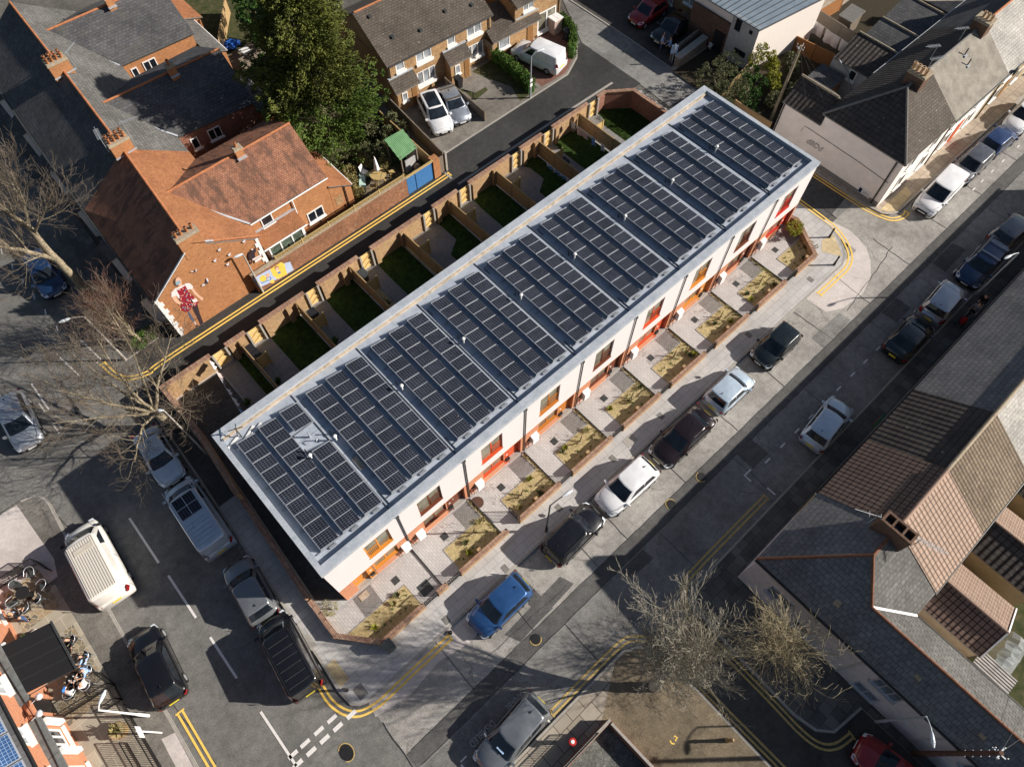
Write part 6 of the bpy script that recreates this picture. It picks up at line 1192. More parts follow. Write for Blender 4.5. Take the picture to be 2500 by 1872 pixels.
    for sd_ in (-1,1):
        p = [(-L/2+L*t, sd_*hw*w_, zz(t)+.012*(1-w_)) for t, w_ in ((tb+.01,.86),(.86,.80),(.95,.60))]
        for a, c in zip(p, p[1:]): q.bar(a, c, .012, .008)
    p = [(-L/2+L*.965, hw*w_, zz(.965)+.0) for w_ in (-.55,-.2,.2,.55)]
    for a, c in zip(p, p[1:]): q.bar(a, c, .012, .008)
    for sd_ in (-1,1):
        q.tube([(fb-.02, sd_*hw*.1+hw*.2, zb+.03), (fb-L*.05, sd_*hw*.1+hw*.55, zb+.16)], .01, 4)
        for t in (k['cab'][0]+.05+.0, (k['cab'][0]+k['cab'][3])/2, k['cab'][3]-.02):
            X = -L/2+L*t; q.box(X-.006,X+.006,sd_*(hw+.002),sd_*(hw-.01),.3,zb-.02)
        q.box(-L*.3+.33, L*.335-.33, sd_*(hw-.02), sd_*(hw+.006), .2, .27)
    q.build('shut_lines', M['trim_black'], e)
    if not isvan: q = MB(); q.mesh([(rt_+.22,-.03,H+.0),(rt_+.38,0,H+.03),(rt_+.22,.03,H+.0),(rt_+.2,0,H+.11)], [(0,1,3),(1,2,3),(2,0,3)]); q.build('aerial_fin', M['trim_black'], e)
    if glassroof: glasspanel('glass_roof', [[Vector((lerp(rt_+.25,ft-.05,t), y*wt*.72, H+.035*(1-abs(y))*1.0+.022)) for y in (-1,-.5,0,.5,1)] for t in (0,.25,.5,.75,1)], M['glass_car'])
    if roof_extra: roof_extra(e, L, hw, wt, rt_, ft, H)
    e.location = (x, y, z0); e.rotation_euler = (0, 0, R(head)); return e
def rails(e, L, hw, wt, a, b, H):
    for s_ in (-1, 1): q = MB(); q.bar((a+.15,s_*wt*.86,H+.03),(b-.1,s_*wt*.86,H+.03), .05, .05); q.build('roof_rail', M['aluminium'], e)
def rails_dark(e, L, hw, wt, a, b, H):
    for s_ in (-1, 1): q = MB(); q.bar((a+.15,s_*wt*.86,H+.03),(b-.1,s_*wt*.86,H+.03), .04, .05); q.build('roof_rail', M['trim_black'], e)
def crossbars(e, L, hw, wt, a, b, H):
    for x in (a+.45, b-.55): q = MB(); q.bar((x,-wt*1.05,H+.12),(x,wt*1.05,H+.12), .09, .05); q.build('crossbar', M['galvanised'], e)
    q = MB(); q.bar((a+.0,-wt*.93,H+.17),(b-.1,-wt*.93,H+.17), .1, .08); q.build('roof_tube', M['concrete'], e)
def camper_solar(e, L, hw, wt, a, b, H):
    q = MB(); q.box(-.37,1.03,-.62,.62,H+.05,H+.085,1)
    for i in (0,1):
        for j in (0,1): q.box(-.35+i*.7,.31+i*.7,-.60+j*.62,-.02+j*.62,H+.085,H+.09,0)
    q.build('solar_panel', [M['solar_cells'], M['aluminium']], e)
    for s_ in (-1,1): q = MB(); q.box(a+.2,1.9,s_*.74-.02,s_*.74+.02,H+.02,H+.05); q.build('roof_rail', M['aluminium'], e)
    q = MB()
    for i in range(6): q.box(a+.3+i*.28,a+.31+i*.28,-.62,.62,H+.022,H+.034)
    q.build('roof_rib', M['concrete_dark'], e)
def ribbed(e, L, hw, wt, a, b, H):
    q = MB(); q.slab([(a+.15,-wt*.82,H+.05),(b-.15,-wt*.82,H+.05),(b-.15,wt*.82,H+.05),(a+.15,wt*.82,H+.05)], .04); q.build('ribbed_roof', M['van_roof_ribbed'], e)
    q = MB(); q.box(b-.85,b-.5,-wt*.7,wt*.55,H+.055,H+.085); q.build('roof_hatch', M['camper_hatch'], e)
def blackribs(e, L, hw, wt, a, b, H):
    q = MB()
    for i in range(6): x = a+.35+i*.47; q.box(x-.012,x+.012,-wt*.72,wt*.72,H+.015,H+.045)
    q.build('roof_rib', M['dark_metal'], e)
    for s_ in (-1,1): q = MB(); q.bar((a+.1,s_*wt*.84,H+.02),(b-.1,s_*wt*.84,H+.02), .03, .03); q.build('roof_rail', M['trim_black'], e)
def badge(e, L, hw, wt, a, b, H):
    q = MB(); q.box(L*.19,L*.19+.16,-.16,.28,1.08,1.1); q.build('permit_card', M['cloth_lightblue'], e)
def softtop(e, L, hw, wt, a, b, H):
    q = MB(); q.slab([(a-.25,-wt*.98,H-.06),(b+.02,-wt*.93,H+.015),(b+.02,wt*.93,H+.015),(a-.25,wt*.98,H-.06)], .06); q.build('soft_top', M['soft_roof'], e)
plain('camper_hatch', (.55,.50,.42), .6, .3); plain('soft_roof', (.11,.085,.06), .95, .1, var=.3)
plain('glass_trim', (.02,.02,.022), .4)
C_ = lambda lb, x, y, h, L, k, p, **kw: vehicle('parked_car', lb, 'car', x, y, h, L, k, p, **kw)
C_('silver hatchback at the left edge in tree shadow', -8.5,12.4,-96,4.2,'hatch','silver')
C_('pale blue white coupe under the bare tree, ahead of the camper with solar panel', -3.3,4.5,-94,4.1,'saloon','paleblue', W=1.7)
vehicle('camper_van', 'white camper van carrying a four cell solar panel on its dirty roof', 'van', -3.5,-.45,88,5.2,'van','paleblue', roof_extra=camper_solar, group='vans parked along the streets')
vehicle('high_roof_van', 'cream white van with ribbed roof beside the pub terrace', 'van', -9.0,1.05,86,5.2,'van','camper', W=2.0, roof_extra=ribbed, group='vans parked along the streets')
C_('grey hatchback half in shade behind the solar camper', -3.6,-5.95,84,3.9,'hatch','midgrey')
vehicle('black_van', 'black van with six roof ribs by the corner pavement', 'van', -3.85,-10.2,83,4.6,'van','black', W=1.85, roof_extra=blackribs, group='vans parked along the streets')
C_('black hatchback near the pub railings with red tail lights', -9.3,-5.95,84,4.3,'hatch','black')
C_('dark blue hatchback under the upper left street tree', -2.35,21.9,-95,4.1,'hatch','darkblue')
C_('bright blue hatchback nearest the yellow lined corner', 6.0,-15.75,180,3.75,'hatch','blue')
C_('black estate with roof rails beside the lamp post', 11.7,-15.65,2,3.95,'estate','black', roof_extra=rails_dark)
C_('white hatchback between the black estate and the brown saloon', 16.1,-15.75,179,4.15,'hatch','white')
C_('very dark brown saloon with gleaming grille', 20.9,-15.85,180,4.6,'saloon','brown')
C_('silver white hatchback ahead of the brown saloon', 25.5,-15.75,0,3.5,'hatch','paleblue')
C_('black hatchback nearest the pale concrete corner patch', 30.3,-15.7,180,3.6,'hatch','blackgreen')
C_('pale blue hatchback alone in the shaded lane beside the brown tiled roof', 28.15,-21.3,5,4.0,'hatch','paleblue')
C_('dark green black saloon behind the white SUV in the shade', 37.25,-21.25,1,3.9,'saloon','blackgreen')
C_('white SUV in the shade between dark saloon and blue estate', 41.4,-21.2,3,3.8,'suv','silver')
C_('blue estate with crossbars and a tube on its roof', 46.2,-21.3,-178,4.3,'estate','darkblue', roof_extra=crossbars)
C_('dark car at the right edge behind the blue estate', 50.5,-21.2,-4,3.9,'hatch','grey')
vehicle('small_van', 'small white van at the kerb by the cream corner house', 'van', 49.7,-15.75,-178,4.4,'smallvan','white', group='vans parked along the streets')
C_('dark grey hatchback with silver roof ahead of the small white van', 54.2,-15.8,180,4.1,'hatch','grey')
C_('blue hatchback with white stripe between grey and white cars, upper right', 58.0,-15.85,-3,3.7,'hatch','navy')
C_('white hatchback at the upper right edge of the cream terrace', 62.1,-15.8,-177,4.3,'hatch','white')
C_('white people carrier with dark glass roof on the driveway', 27.6,15.95,-110,4.4,'hatch','white', W=1.85, glassroof=True, z0=.06)
C_('silver convertible with brown soft top on the driveway', 29.25,15.7,-107,4.1,'saloon','silver', W=1.75, roof_extra=softtop, z0=.06)
vehicle('delivery_van', 'white panel van on the red block driveway behind the hedge', 'van', 38.3,15.3,104,4.7,'smallvan','white', W=1.85, group='vans parked along the streets', z0=.06)
C_('bright red hatchback in the shaded parking court', 49.6,13.1,-179,3.9,'hatch','red')
C_('black saloon in the parking court with two people beside it', 49.5,10.2,-175,4.4,'saloon','black')
C_('grey hatchback in the disabled bay with a blue card on its dashboard', 2.25,-20.85,-176,4.3,'hatch','midgrey', roof_extra=badge)
C_('red car in deep shade at the bottom right', 14.9,-34.8,97,4.0,'hatch','red')
plain('twig_gold', (.30,.255,.165), .95, .1, var=.3, scale=4)
# ---------------------------------------------------------------- trees, hedges, plants
def bare_tree(lb, base, segs, seed, mt_t, mt_c, levels, spread, nsub, up=.25, group='bare street trees', r0=.2, minr=.008, rig=None, twig_f=1.0):
    """segs: the main limbs as polylines; twigs fork off them"""
    rg = random.Random(seed); e = thing('bare_tree', lb, 'tree', (*base, 0), group=group); tr = MB(); cr = MB()
    def branch(p, d, L, r, lev):
        n = 4 if lev > 1 else 5; pts = [p]; rad = [r]; dd = d.copy(); nodes = []
        for i in range(n):
            dd = (dd+Vector((rg.uniform(-1,1), rg.uniform(-1,1), rg.uniform(-1,1)))*.20+Vector((0,0,up*.35))).normalized()
            q = pts[-1]+dd*(L/n); pts.append(q); rad.append(max(minr, r*(1-.82*(i+1)/n))); nodes.append((q, dd.copy(), rad[-1]))
        (tr if lev <= 1 else cr).tube(pts, rad, 5 if lev <= 1 else 3, 0, False, False)
        if lev < levels:
            m_ = nsub[lev]
            for i in range(m_):
                q, dq, rr = nodes[min(n-1, int((i+.6)/m_*n))]
                a = rg.uniform(0, 2*PI); s_ = dq.orthogonal().normalized(); s_.rotate(__import__('mathutils').Quaternion(dq, a))
                nd = (dq+s_*rg.uniform(spread*.6, spread*1.3)+Vector((0,0,up))).normalized(); branch(q, nd, L*rg.uniform(.45,.72), max(minr, rr*.62), lev+1)
    for pts, ra, rb, sub in segs:
        P = [Vector(p) for p in pts]; n = len(P); rad = [ra+(rb-ra)*i/(n-1) for i in range(n)]
        Q = []; 
        for i in range(n-1):
            for j in range(4): Q.append(P[i].lerp(P[i+1], j/4)+Vector((rg.uniform(-1,1),rg.uniform(-1,1),rg.uniform(-1,1)))*(.03 if i or j else 0))
        Q.append(P[-1]); rr = [ra+(rb-ra)*i/(len(Q)-1) for i in range(len(Q))]
        tr.tube(Q, rr, 8, 0, True, True)
        for i in range(sub):
            t_ = .25+.75*(i+rg.random())/sub; k_ = min(len(Q)-2, int(t_*(len(Q)-1))); d = (Q[k_+1]-Q[k_]).normalized(); s_ = d.orthogonal().normalized(); s_.rotate(__import__('mathutils').Quaternion(d, rg.uniform(0, 2*PI)))
            nd = (d*.7+s_*rg.uniform(.5,1.1)+Vector((0,0,up))).normalized(); branch(Q[k_], nd, rg.uniform(1.3,2.3)*twig_f, max(.012, rr[k_]*.42), 1)
    tr.build('trunk', mt_t, e); cr.build('crown', mt_c, e); return e
# dense upright tree on the brown corner
def limbs(b, h0, n, rad, top, seed, r=.1, lean=(0,0)):
    rg = random.Random(seed); out = [([(b[0],b[1],0),(b[0]+.05,b[1],h0*.5),(b[0]+lean[0]*.2,b[1]+lean[1]*.2,h0)], r*2, r*1.5, 2)]
    for i in range(n):
        a = 2*PI*i/n+rg.uniform(-.3,.3); rr = rad*rg.uniform(.45,1); zt = top*rg.uniform(.75,1.05)
        if i % 3 == 0: rr *= .45; zt = top*1.05
        out.append(([(b[0]+lean[0]*.2,b[1]+lean[1]*.2,h0-.1),(b[0]+lean[0]*.5+math.cos(a)*rr*.35,b[1]+lean[1]*.5+math.sin(a)*rr*.35,h0+(zt-h0)*.4),(b[0]+lean[0]+math.cos(a)*rr*.8,b[1]+lean[1]+math.sin(a)*rr*.8,h0+(zt-h0)*.85),(b[0]+lean[0]+math.cos(a)*rr,b[1]+lean[1]+math.sin(a)*rr,zt)], r*.75, .015, 11))
    return out
bare_tree('dense pale twiggy tree on the brown corner pavement', (9.2,-24.2), limbs((9.2,-24.2),2.2,13,2.3,6.9,21,.145,(1.0,.9)), 5, M['bark_pale'], M['twig_olive'], 4, .55, [0,4,4,3], .28, minr=.0066, twig_f=.85)
bare_tree('sparser drooping bare tree close to the long pale side wall', (14.5,-26.9), limbs((14.5,-26.9),1.6,9,1.5,4.1,33,.09), 8, M['twig_gold'], M['twig_gold'], 4, .7, [0,3,3,2], -.02, minr=.007, twig_f=.7)
# spreading street tree beside the coupe, heavy limbs reaching over the road
b = (-1.75,6.0)
segs = [([(b[0],b[1],0),(-1.8,6.05,1.2),(-1.9,6.1,2.2)], .26, .24, 0),
 ([(-1.9,6.1,2.1),(-2.9,6.3,2.9),(-4.3,6.9,3.7),(-6.2,7.7,4.4)], .11, .015, 14), ([(-1.9,6.1,2.1),(-2.8,5.4,2.8),(-3.6,4.0,3.4),(-4.1,3.0,3.8)], .10, .015, 12),
 ([(-1.9,6.1,2.1),(-2.4,7.2,3.2),(-2.9,8.9,4.4),(-3.3,10.4,5.6)], .10, .015, 14), ([(-1.9,6.1,2.1),(-1.3,7.3,3.4),(-.6,9.0,5.0),(-.2,10.8,6.4)], .10, .015, 14),
 ([(-1.9,6.1,2.1),(-.9,6.6,3.4),(.5,7.3,4.4),(1.6,8.0,5.0)], .12, .015, 12), ([(-1.9,6.1,2.1),(-1.2,5.3,3.0),(-.6,4.2,3.8),(-.1,3.2,4.2)], .11, .015, 11),
 ([(-1.9,6.1,2.2),(-2.1,6.9,4.0),(-1.9,7.9,5.6),(-1.6,8.8,7.0)], .10, .015, 14), ([(-1.9,6.1,2.2),(-3.3,7.1,3.6),(-4.6,8.6,4.6),(-5.2,9.8,5.2)], .11, .015, 12)]
bare_tree('wide bare street tree with knobbly limbs over the road by the lane end', b, segs, 14, M['bark'], M['twig'], 4, .8, [0,4,4,3], .20, minr=.0065, twig_f=.95)
b = (-.95,19.3)
segs = [([(b[0],b[1],0),(-1.0,19.4,2.0),(-1.05,19.6,4.0),(-1.0,20.2,6.0)], .30, .17, 2), ([(-1.05,19.5,3.4),(-2.2,19.6,5.2),(-3.8,19.6,7.2),(-5.0,19.8,8.6)], .18, .03, 15),
 ([(-1.0,20.2,5.8),(-1.4,20.8,7.6),(-1.6,21.6,9.2)], .13, .02, 13), ([(-1.0,20.2,5.8),(-.2,20.6,7.4),(.3,21.4,8.8)], .12, .02, 13), ([(-1.0,20.0,5.4),(-.2,19.3,6.6),(.6,18.8,7.6)], .1, .015, 10), ([(-2.6,19.6,5.8),(-3.0,20.8,7.4),(-3.4,22,9)], .09, .015, 12), ([(-1.0,20.2,6.0),(-2.2,22,8.6),(-2.8,24,10)], .1, .015, 12), ([(-1.4,19.5,4.2),(-2.0,18.4,5.2),(-2.6,17.6,6.0)], .08, .012, 7)]
bare_tree('tall forked bare street tree at the left edge over the blue car', b, segs, 15, M['bark'], M['twig'], 4, .72, [0,5,4,3], .18, minr=.0068, twig_f=1.0)
b = (-.2,12.9)
bare_tree('bare garden tree tangled by the white quoined corner of the painted gable', b, limbs(b,1.0,7,1.6,3.9,44,.08,(-.3,.4)), 9, M['bark'], M['twig_red'], 4, .8, [0,4,4,2], .15, minr=.0065, twig_f=.7)
# evergreen
def leafcloud(mb, c, r, n, rg, size, el=2.2, dirn=None, droop=0.0):
    for i in range(n):
        d = Vector((rg.gauss(0,1), rg.gauss(0,1), rg.gauss(0,1))).normalized()*r*rg.random()**.45; p = c+d
        a = (dirn if dirn is not None else d.normalized())+Vector((rg.uniform(-.7,.7), rg.uniform(-.7,.7), rg.uniform(-.5,.5)-droop)); a.normalize(); s_ = a.orthogonal().normalized(); s_.rotate(__import__('mathutils').Quaternion(a, rg.uniform(0,PI)))
        l = size*rg.uniform(.6,1.3); w = l/el; mb.poly([p-a*l*.5, p+s_*w*.5, p+a*l*.6, p-s_*w*.5])
def conifer(lb, b, h, rad, seed, n, mt, mtl):
    rg = random.Random(seed); e = thing('conifer_tree', lb, 'tree', (*b, 0)); q = MB(); q.tube([(*b,0),(b[0],b[1],h*.5),(b[0],b[1],h*.95)], [.35,.2,.03], 8); q.build('trunk', M['bark'], e)
    hi = MB(); lo = MB(); br = MB()
    for i in range(n):
        t_ = rg.random()**.8; z = .8+(h-.8)*t_; env = rad*(1-t_)**.5*(.86+.14*math.sin(z*2.1))*(1 if t_ > .12 else .8+t_*1.6); a = rg.uniform(0,2*PI)
        lob = 1+.20*math.sin(3*a+z*.8)+.12*math.sin(7*a-z*1.7); L = env*lob*rg.uniform(.72,1.08); d = Vector((math.cos(a), math.sin(a), .12-.1*(1-t_)))
        p0 = Vector((b[0],b[1],z)); tip = p0+d*L+Vector((0,0,.25*L*.2)); m_ = lo if z < h*.38 else hi
        if i % 3 == 0: br.tube([p0+d*L*.2, tip], [.03,.01], 3, 0, False, False)
        for j in range(3):
            u_ = 1-.16*j-.02; c = p0.lerp(tip, u_)+Vector((0,0,-.04*j)); side = Vector((-d.y,d.x,0))*rg.uniform(-.3,.3)*(j+.4); leafcloud(m_, c+side, .27+.12*j, 30 if j == 0 else 22, rg, .19, 2.0, d+Vector((0,0,.15)), .05)
    o = hi.build('crown', mt, e); lo.build('lower_crown', mtl, e); br.build('branches', M['bark'], e); return e
conifer('huge dark green conifer behind the red tiled house', (19.9,19.7), 13.5, 5.5, 4, 1500, M['conifer'], M['conifer_low'])
def bush(lb, pts, seed, mt, n, size=.12, cat='bush', name='bush', group=None, stem=True, per=16, el=1.6):
    rg = random.Random(seed); cx = sum(p[0] for p in pts)/len(pts); cy = sum(p[1] for p in pts)/len(pts); e = thing(name, lb, cat, (cx,cy,.05), group=group); q = MB()
    for (x, y, z, r, s_) in pts:
        for i in range(int(n*s_)):
            d = Vector((rg.gauss(0,1), rg.gauss(0,1), rg.gauss(0,1)*.85)).normalized(); c = Vector((x,y,z))+d*r*rg.uniform(.75,1.05); c.z = max(.1, c.z); leafcloud(q, c, .16, per, rg, size, el, d)
    q.build('foliage', M[mt], e)
    if stem:
        q = MB()
        for (x, y, z, r, s_) in pts[:4]: q.tube([(cx,cy,.05),((cx+x)/2,(cy+y)/2,z*.5),(x,y,z)], [.07,.05,.02], 6)
        q.build('stem', M['bark'], e)
    return e
bush('big grey green bush beyond the top corner of the new terrace', [(46.0,2.9,1.6,1.5,1),(47.2,1.9,1.5,1.4,1),(45.0,1.6,1.3,1.2,.8),(46.3,.8,1.2,1.1,.7),(48.3,3.4,1.6,.9,.5)], 5, 'bush_olive', 150, .15, el=3.2)
bush('yellow green climbing bush against the rendered side wall', [(50.3,2.2,1.6,.5,1),(50.6,2.0,2.5,.45,.9),(51.3,1.6,1.2,.5,.8)], 6, 'shrub_yellow', 40, .12)
bush('bright yellow bush in the shaded yard by the pole', [(50.6,.2,1.0,.5,1),(51.3,.9,1.3,.45,1),(49.8,-.6,.9,.4,.8),(51.8,1.6,1.5,.4,.8)], 7, 'shrub_yellow', 50, .12)
bush('dark green shrubs in the yard behind the cream house', [(50.5,-2.0,1.0,.7,1),(52.4,-.4,.9,.6,1),(53.6,.6,.8,.6,1),(48.6,-1.3,.8,.6,1)], 8, 'bush_olive', 70, .14)
bush('dark ivy clad tree top behind the blue tarpaulin', [(22.4,33.9,3.0,1.1,1),(22.1,32.4,3.2,1.0,1),(21.7,30.4,2.8,1.0,1),(23.4,35.0,3.4,1.2,1),(23.2,32.0,2.6,1.0,.8)], 9, 'ivy', 110, .17)
bush('small bright green shrub near the white board at the top', [(22.3,33.0,.6,.5,1),(21.2,31.4,.5,.4,.8)], 10, 'ivy', 60, .13)
bush('scrub along the fence beside the green roofed shed', [(23.3,16.6,.8,.5,1),(22.6,17.6,.8,.5,1),(23.0,18.8,1.0,.6,1),(24.4,17.3,1.2,.4,.7),(24.5,16.2,1.0,.4,.7)], 12, 'bush_olive', 60, .13)
bush('mixed plants at the edge of the parasol patio', [(18.4,14.6,.5,.45,1),(18.9,15.6,.5,.5,1),(18.2,13.6,.4,.4,1),(20.4,15.6,.5,.5,1),(21.4,14.6,.4,.4,.8)], 13, 'shrub_tan', 60, .11)
bush('green shrub by the bare garden tree and brick wall', [(-.2,12.7,.5,.5,1),(.6,12.9,.5,.45,1)], 17, 'small_green', 70, .1)
bush('rounded bush in the corner of the last front garden', [(38.9,-10.6,1.0,.55,1)], 19, 'shrub_yellow', 75, .1, per=14)
bush('bare brown shrub at the wall corner by the orange door house', [(-.9,-9.6,.5,.4,1)], 20, 'shrub_tan', 40, .1, el=4)
for k, (dx, dy, r_, mt) in enumerate([(3.4,-11.6,.42,'shrub_tan'),(2.6,-11.8,.5,'bush_olive'),(3.2,-11.7,.4,'shrub_tan'),(3.3,-11.8,.48,'bush_olive'),(3.2,-11.6,.45,'bush_olive'),(3.4,-11.7,.5,'shrub_tan'),(3.3,-11.7,.42,'shrub_yellow')]):
    x = (k+1)*4.4+dx; bush(f'small airy shrub below the {hname[k+1]} door, {hplace[k+1]}', [(x,dy,.8,r_*1.15,1),(x-.5,dy-.15,.55,r_*.8,.6)], 60+k, mt, 42, .055, 'shrub', 'shrub', 'airy shrubs in the front beds', per=10, el=2.6)
def hedge(lb, poly, h, w, seed, mt='hedge_leaf', n=110):
    rg = random.Random(seed); e = thing('hedge', lb, 'hedge', (*poly[len(poly)//2], .06), group='clipped hedges by the driveway'); q = MB()
    for a, b_ in zip(poly, poly[1:]):
        A = Vector((*a,0)); B = Vector((*b_,0)); L = (B-A).length; d = (B-A)/L; s_ = Vector((-d.y,d.x,0))
        for i in range(int(n*L)):
            t_ = rg.uniform(-.1,L+.1); f = rg.choice((0,0,1,2)); u_ = rg.uniform(-1,1); z = rg.uniform(.1,h)
            c = A+d*t_+(s_*u_*w/2+Vector((0,0,h+rg.uniform(-.06,.08))) if f == 0 else s_*(w/2*(1 if f == 1 else -1)+rg.uniform(-.06,.06))+Vector((0,0,z))); leafcloud(q, c, .09, 6, rg, .11, 1.5, None)
    q.build('foliage', M[mt], e); q = MB()
    for a, b_ in zip(poly, poly[1:]): q.bar((*a,h*.46),(*b_,h*.46), w*.72, h*.86)
    q.build('inner_growth', M['ivy'], e); return e
hedge('straight clipped hedge between the lawn and the white van', [(35.7,18.0),(35.75,16.0),(35.6,14.2),(35.3,12.95)], 1.15, .75, 31)
hedge('curved clipped hedge around the white van driveway', [(43.0,17.7),(43.0,16.6),(42.5,15.4),(41.6,14.4),(40.7,13.8)], 1.25, .6, 32)

bush('dark shrubbery in shade under the big grey green bush', [(46.2,-.6,.6,.8,1),(47.6,.2,.7,.8,1),(48.9,.6,.8,.8,1),(49.8,1.8,.8,.7,1),(48.4,1.8,.8,.8,1)], 81, 'ivy', 45, .14)
bush('low tangle of plants along the base of the conifer', [(18.0,17.6,.5,.7,1),(19.0,16.6,.5,.7,1),(21.0,16.4,.5,.7,1),(22.2,15.9,.5,.6,1),(17.9,21,.6,.8,1)], 82, 'bush_olive', 45, .13)
# ---------------------------------------------------------------- street furniture, people, small things
def lamp(lb, x, y, h, ang, arm, mt='galvanised', head=.55, kind='swan', z0=.1):
    e = thing('street_lamp', lb, 'street lamp', (x,y,z0), group='street lamps'); q = MB(); q.tube([(x,y,z0),(x,y,z0+1.2),(x,y,z0+1.25),(x,y,h-.25)], [.085,.08,.055,.045], 8); d = Vector((math.cos(ang), math.sin(ang), 0))
    P = [Vector((x,y,h-.25))+d*arm*t_+Vector((0,0,.28*math.sin(t_*PI*.55)*min(1,arm/.5))) for t_ in (0,.12,.35,.7,1)]; q.tube(P, .032, 6); q.build('post', M[mt], e)
    t_ = P[-1]; q = MB(); q.tube([t_-d*.1, t_+d*.05, t_+d*head*.6, t_+d*head], [.04,.08,.10,.04], 8); q.build('lamp_head', M['lamp_clear'], e); return e
lamp('tall street lamp leaning over the road above the tangled garden tree', -1.6,12.4,5.4,R(165),.75, 'concrete')
lamp('lamp post behind the side wall under the wide bare tree', -1.15,3.0,6.4,R(140),.1, 'concrete', .2)
lamp('lamp post with two small plates in front of the straight hedge', 34.85,12.6,4.15,R(-15),.55)
lamp('slender lamp post beside the black estate', 10.8,-14.4,5.0,R(-10),.85, 'dark_metal')
lamp('lamp post fixed by the kids painting with its shadow on the gable', 8.0,10.95,4.4,R(170),.1, 'concrete', .5, z0=0)
lamp('lamp post at the long pale side wall, lower right', 16.4,-33.0,5.3,R(-140),.7)
lamp('lamp post in the shade beside the white SUV and blue estate', 44.2,-22.45,4.9,R(165),.9)
for x, y, zz in ((34.85,12.53,1.8),(34.85,12.53,1.35)): q = MB(); q.box(x-.13,x+.13,y-.03,y+.0,zz-.13,zz+.13); tag(q.build('post_plate', M['white_trim'], None, (x,y,zz)), 'upper white plate on the hedge lamp post' if zz > 1.5 else 'lower blue white plate on the hedge lamp post', 'sign')
def pole(lb, x, y, h, mt='bark', rungs=True):
    e = thing('utility_pole', lb, 'pole', (x,y,.1), group='wooden utility poles'); q = MB(); q.tube([(x,y,.1),(x,y,h)], [.14,.10], 9); q.build('post', M[mt], e); q = MB()
    for i in range(9): z = h-2.8+i*.3; a = i%2*PI; q.bar((x,y,z),(x+.2*math.cos(a),y+.2*math.sin(a),z), .025, .025)
    q.bar((x-.3,y,h-.1),(x+.3,y,h-.1), .06, .06); q.bar((x,y-.3,h-.2),(x,y+.3,h-.2), .05, .05); q.build('step_irons', M['galvanised'], e)
    q = MB()
    for dx, dy in ((.28,0),(-.28,0),(0,.28),(0,-.28)): q.cyl((x+dx,y+dy), .025, h-.05, h+.04, 8)
    q.build('insulators', M['white_trim'], e); return e
pole('brown telegraph pole between the bush and the cream house', 46.9,-2.5,7.1); pole('dark telegraph pole at the bottom right above the red car', 16.55,-35.1,7.3, 'twig_red')
def wire(lb, a, b_, sag=.3):
    P = [Vector(a).lerp(Vector(b_), i/10)-Vector((0,0,sag*4*(i/10)*(1-i/10))) for i in range(11)]; q = MB(); q.tube(P, .008, 4); tag(q.build('overhead_wire', M['dark_metal'], None, tuple(P[5])), lb, 'wire', 'overhead wires')
wire('wire from the telegraph pole across the front edge of the cream side wall', (46.9,-2.5,7.0), (45.95,-12.2,3.9)); wire('wire from the telegraph pole to the middle of the cream side wall', (46.9,-2.5,7.0), (45.95,-8.6,3.6)); wire('wire from the telegraph pole to the small ridge', (46.9,-2.5,7.0), (46.0,-5.6,3.5)); wire('thin wire over the pale rear slope at the lower right, upper one', (16.6,-35.1,7.2), (30,-36,5)); wire('thin wire over the pale rear slope at the lower right, lower one', (16.6,-35.1,7.2), (27,-39,5)); wire('wire crossing the shaded roof at the right edge', (39.5,-23.3,4.3), (46,-27.4,6.9)); wire('clothes wire across the patio yard', (21.0,11.3,1.9), (24.0,14.5,1.9), .1)
def bollard(lb, x, y, h=.95, mt='black_metal', r=.07, z0=.1, cap=None):
    e = thing('bollard', lb, 'bollard', (x,y,z0), group='bollards'); q = MB(); q.tube([(x,y,z0),(x,y,z0+h*.25),(x,y,z0+h*.27),(x,y,z0+h*.85),(x,y,z0+h*.87),(x,y,z0+h)], [r*1.3,r*1.25,r,r*.9,r*1.15,r*.8], 10); q.build('post', M[mt], e); q = MB(); q.blob((x,y,z0+h),r*.9,r*.9,r*.7); q.build('cap', M[cap or mt], e)
bollard('black bollard on the corner pavement nearer the side street', 40.86,-12.6); bollard('black bollard on the pavement corner beside the pale tactile slabs, lower one', 39.05,-14.3); bollard('black bollard at the tip of the corner by the black van', -2.72,-13.5, .95)
bollard('tan topped bollard in the brown pavement, lower right', 10.1,-28.4, 1.0, 'timber_fence', .09, cap='terracotta_cream'); bollard('short dark post beside the driveway grass', 31.3,15.6, .7, 'black_metal', .05, .06)
e = thing('red_bollard', 'red ringed bollard beside the low railed wall at the bottom', 'bollard', (4.2,-23.1,.1)); q = MB(); q.tube([(4.2,-23.1,.1),(4.2,-23.1,1.1)], [.09,.12], 12); q.build('post', M['cloth_red'], e); q = MB(); q.tube([(4.2,-23.1,1.1),(4.2,-23.1,1.2)], [.2,.17], 14); q.build('ring', M['cloth_red'], e); q = MB(); q.tube([(4.2,-23.1,1.2),(4.2,-23.1,1.23)], [.1,.08], 12); q.build('cap', M['white_trim'], e)
e = thing('litter_bin', 'grey litter bin at the corner of the five sided garden wall', 'bin', (.25,-13.35,.1)); q = MB(); q.box(.02,.5,-13.6,-13.15,.1,1.0); q.build('bin_body', M['dark_metal'], e); q = MB(); q.slab([(-.02,-13.64,1.02),(.54,-13.64,1.02),(.54,-13.11,1.1),(-.02,-13.11,1.1)], .05); q.build('lid', M['dark_metal'], e)
q = MB(); q.blob((3.1,-14.95,.12),.13,.13,.16); tag(q.build('rubbish_bag', M['plastic_black'], None, (3.1,-14.95,0)), 'small black bag at the end of the yellow lines', 'bag')
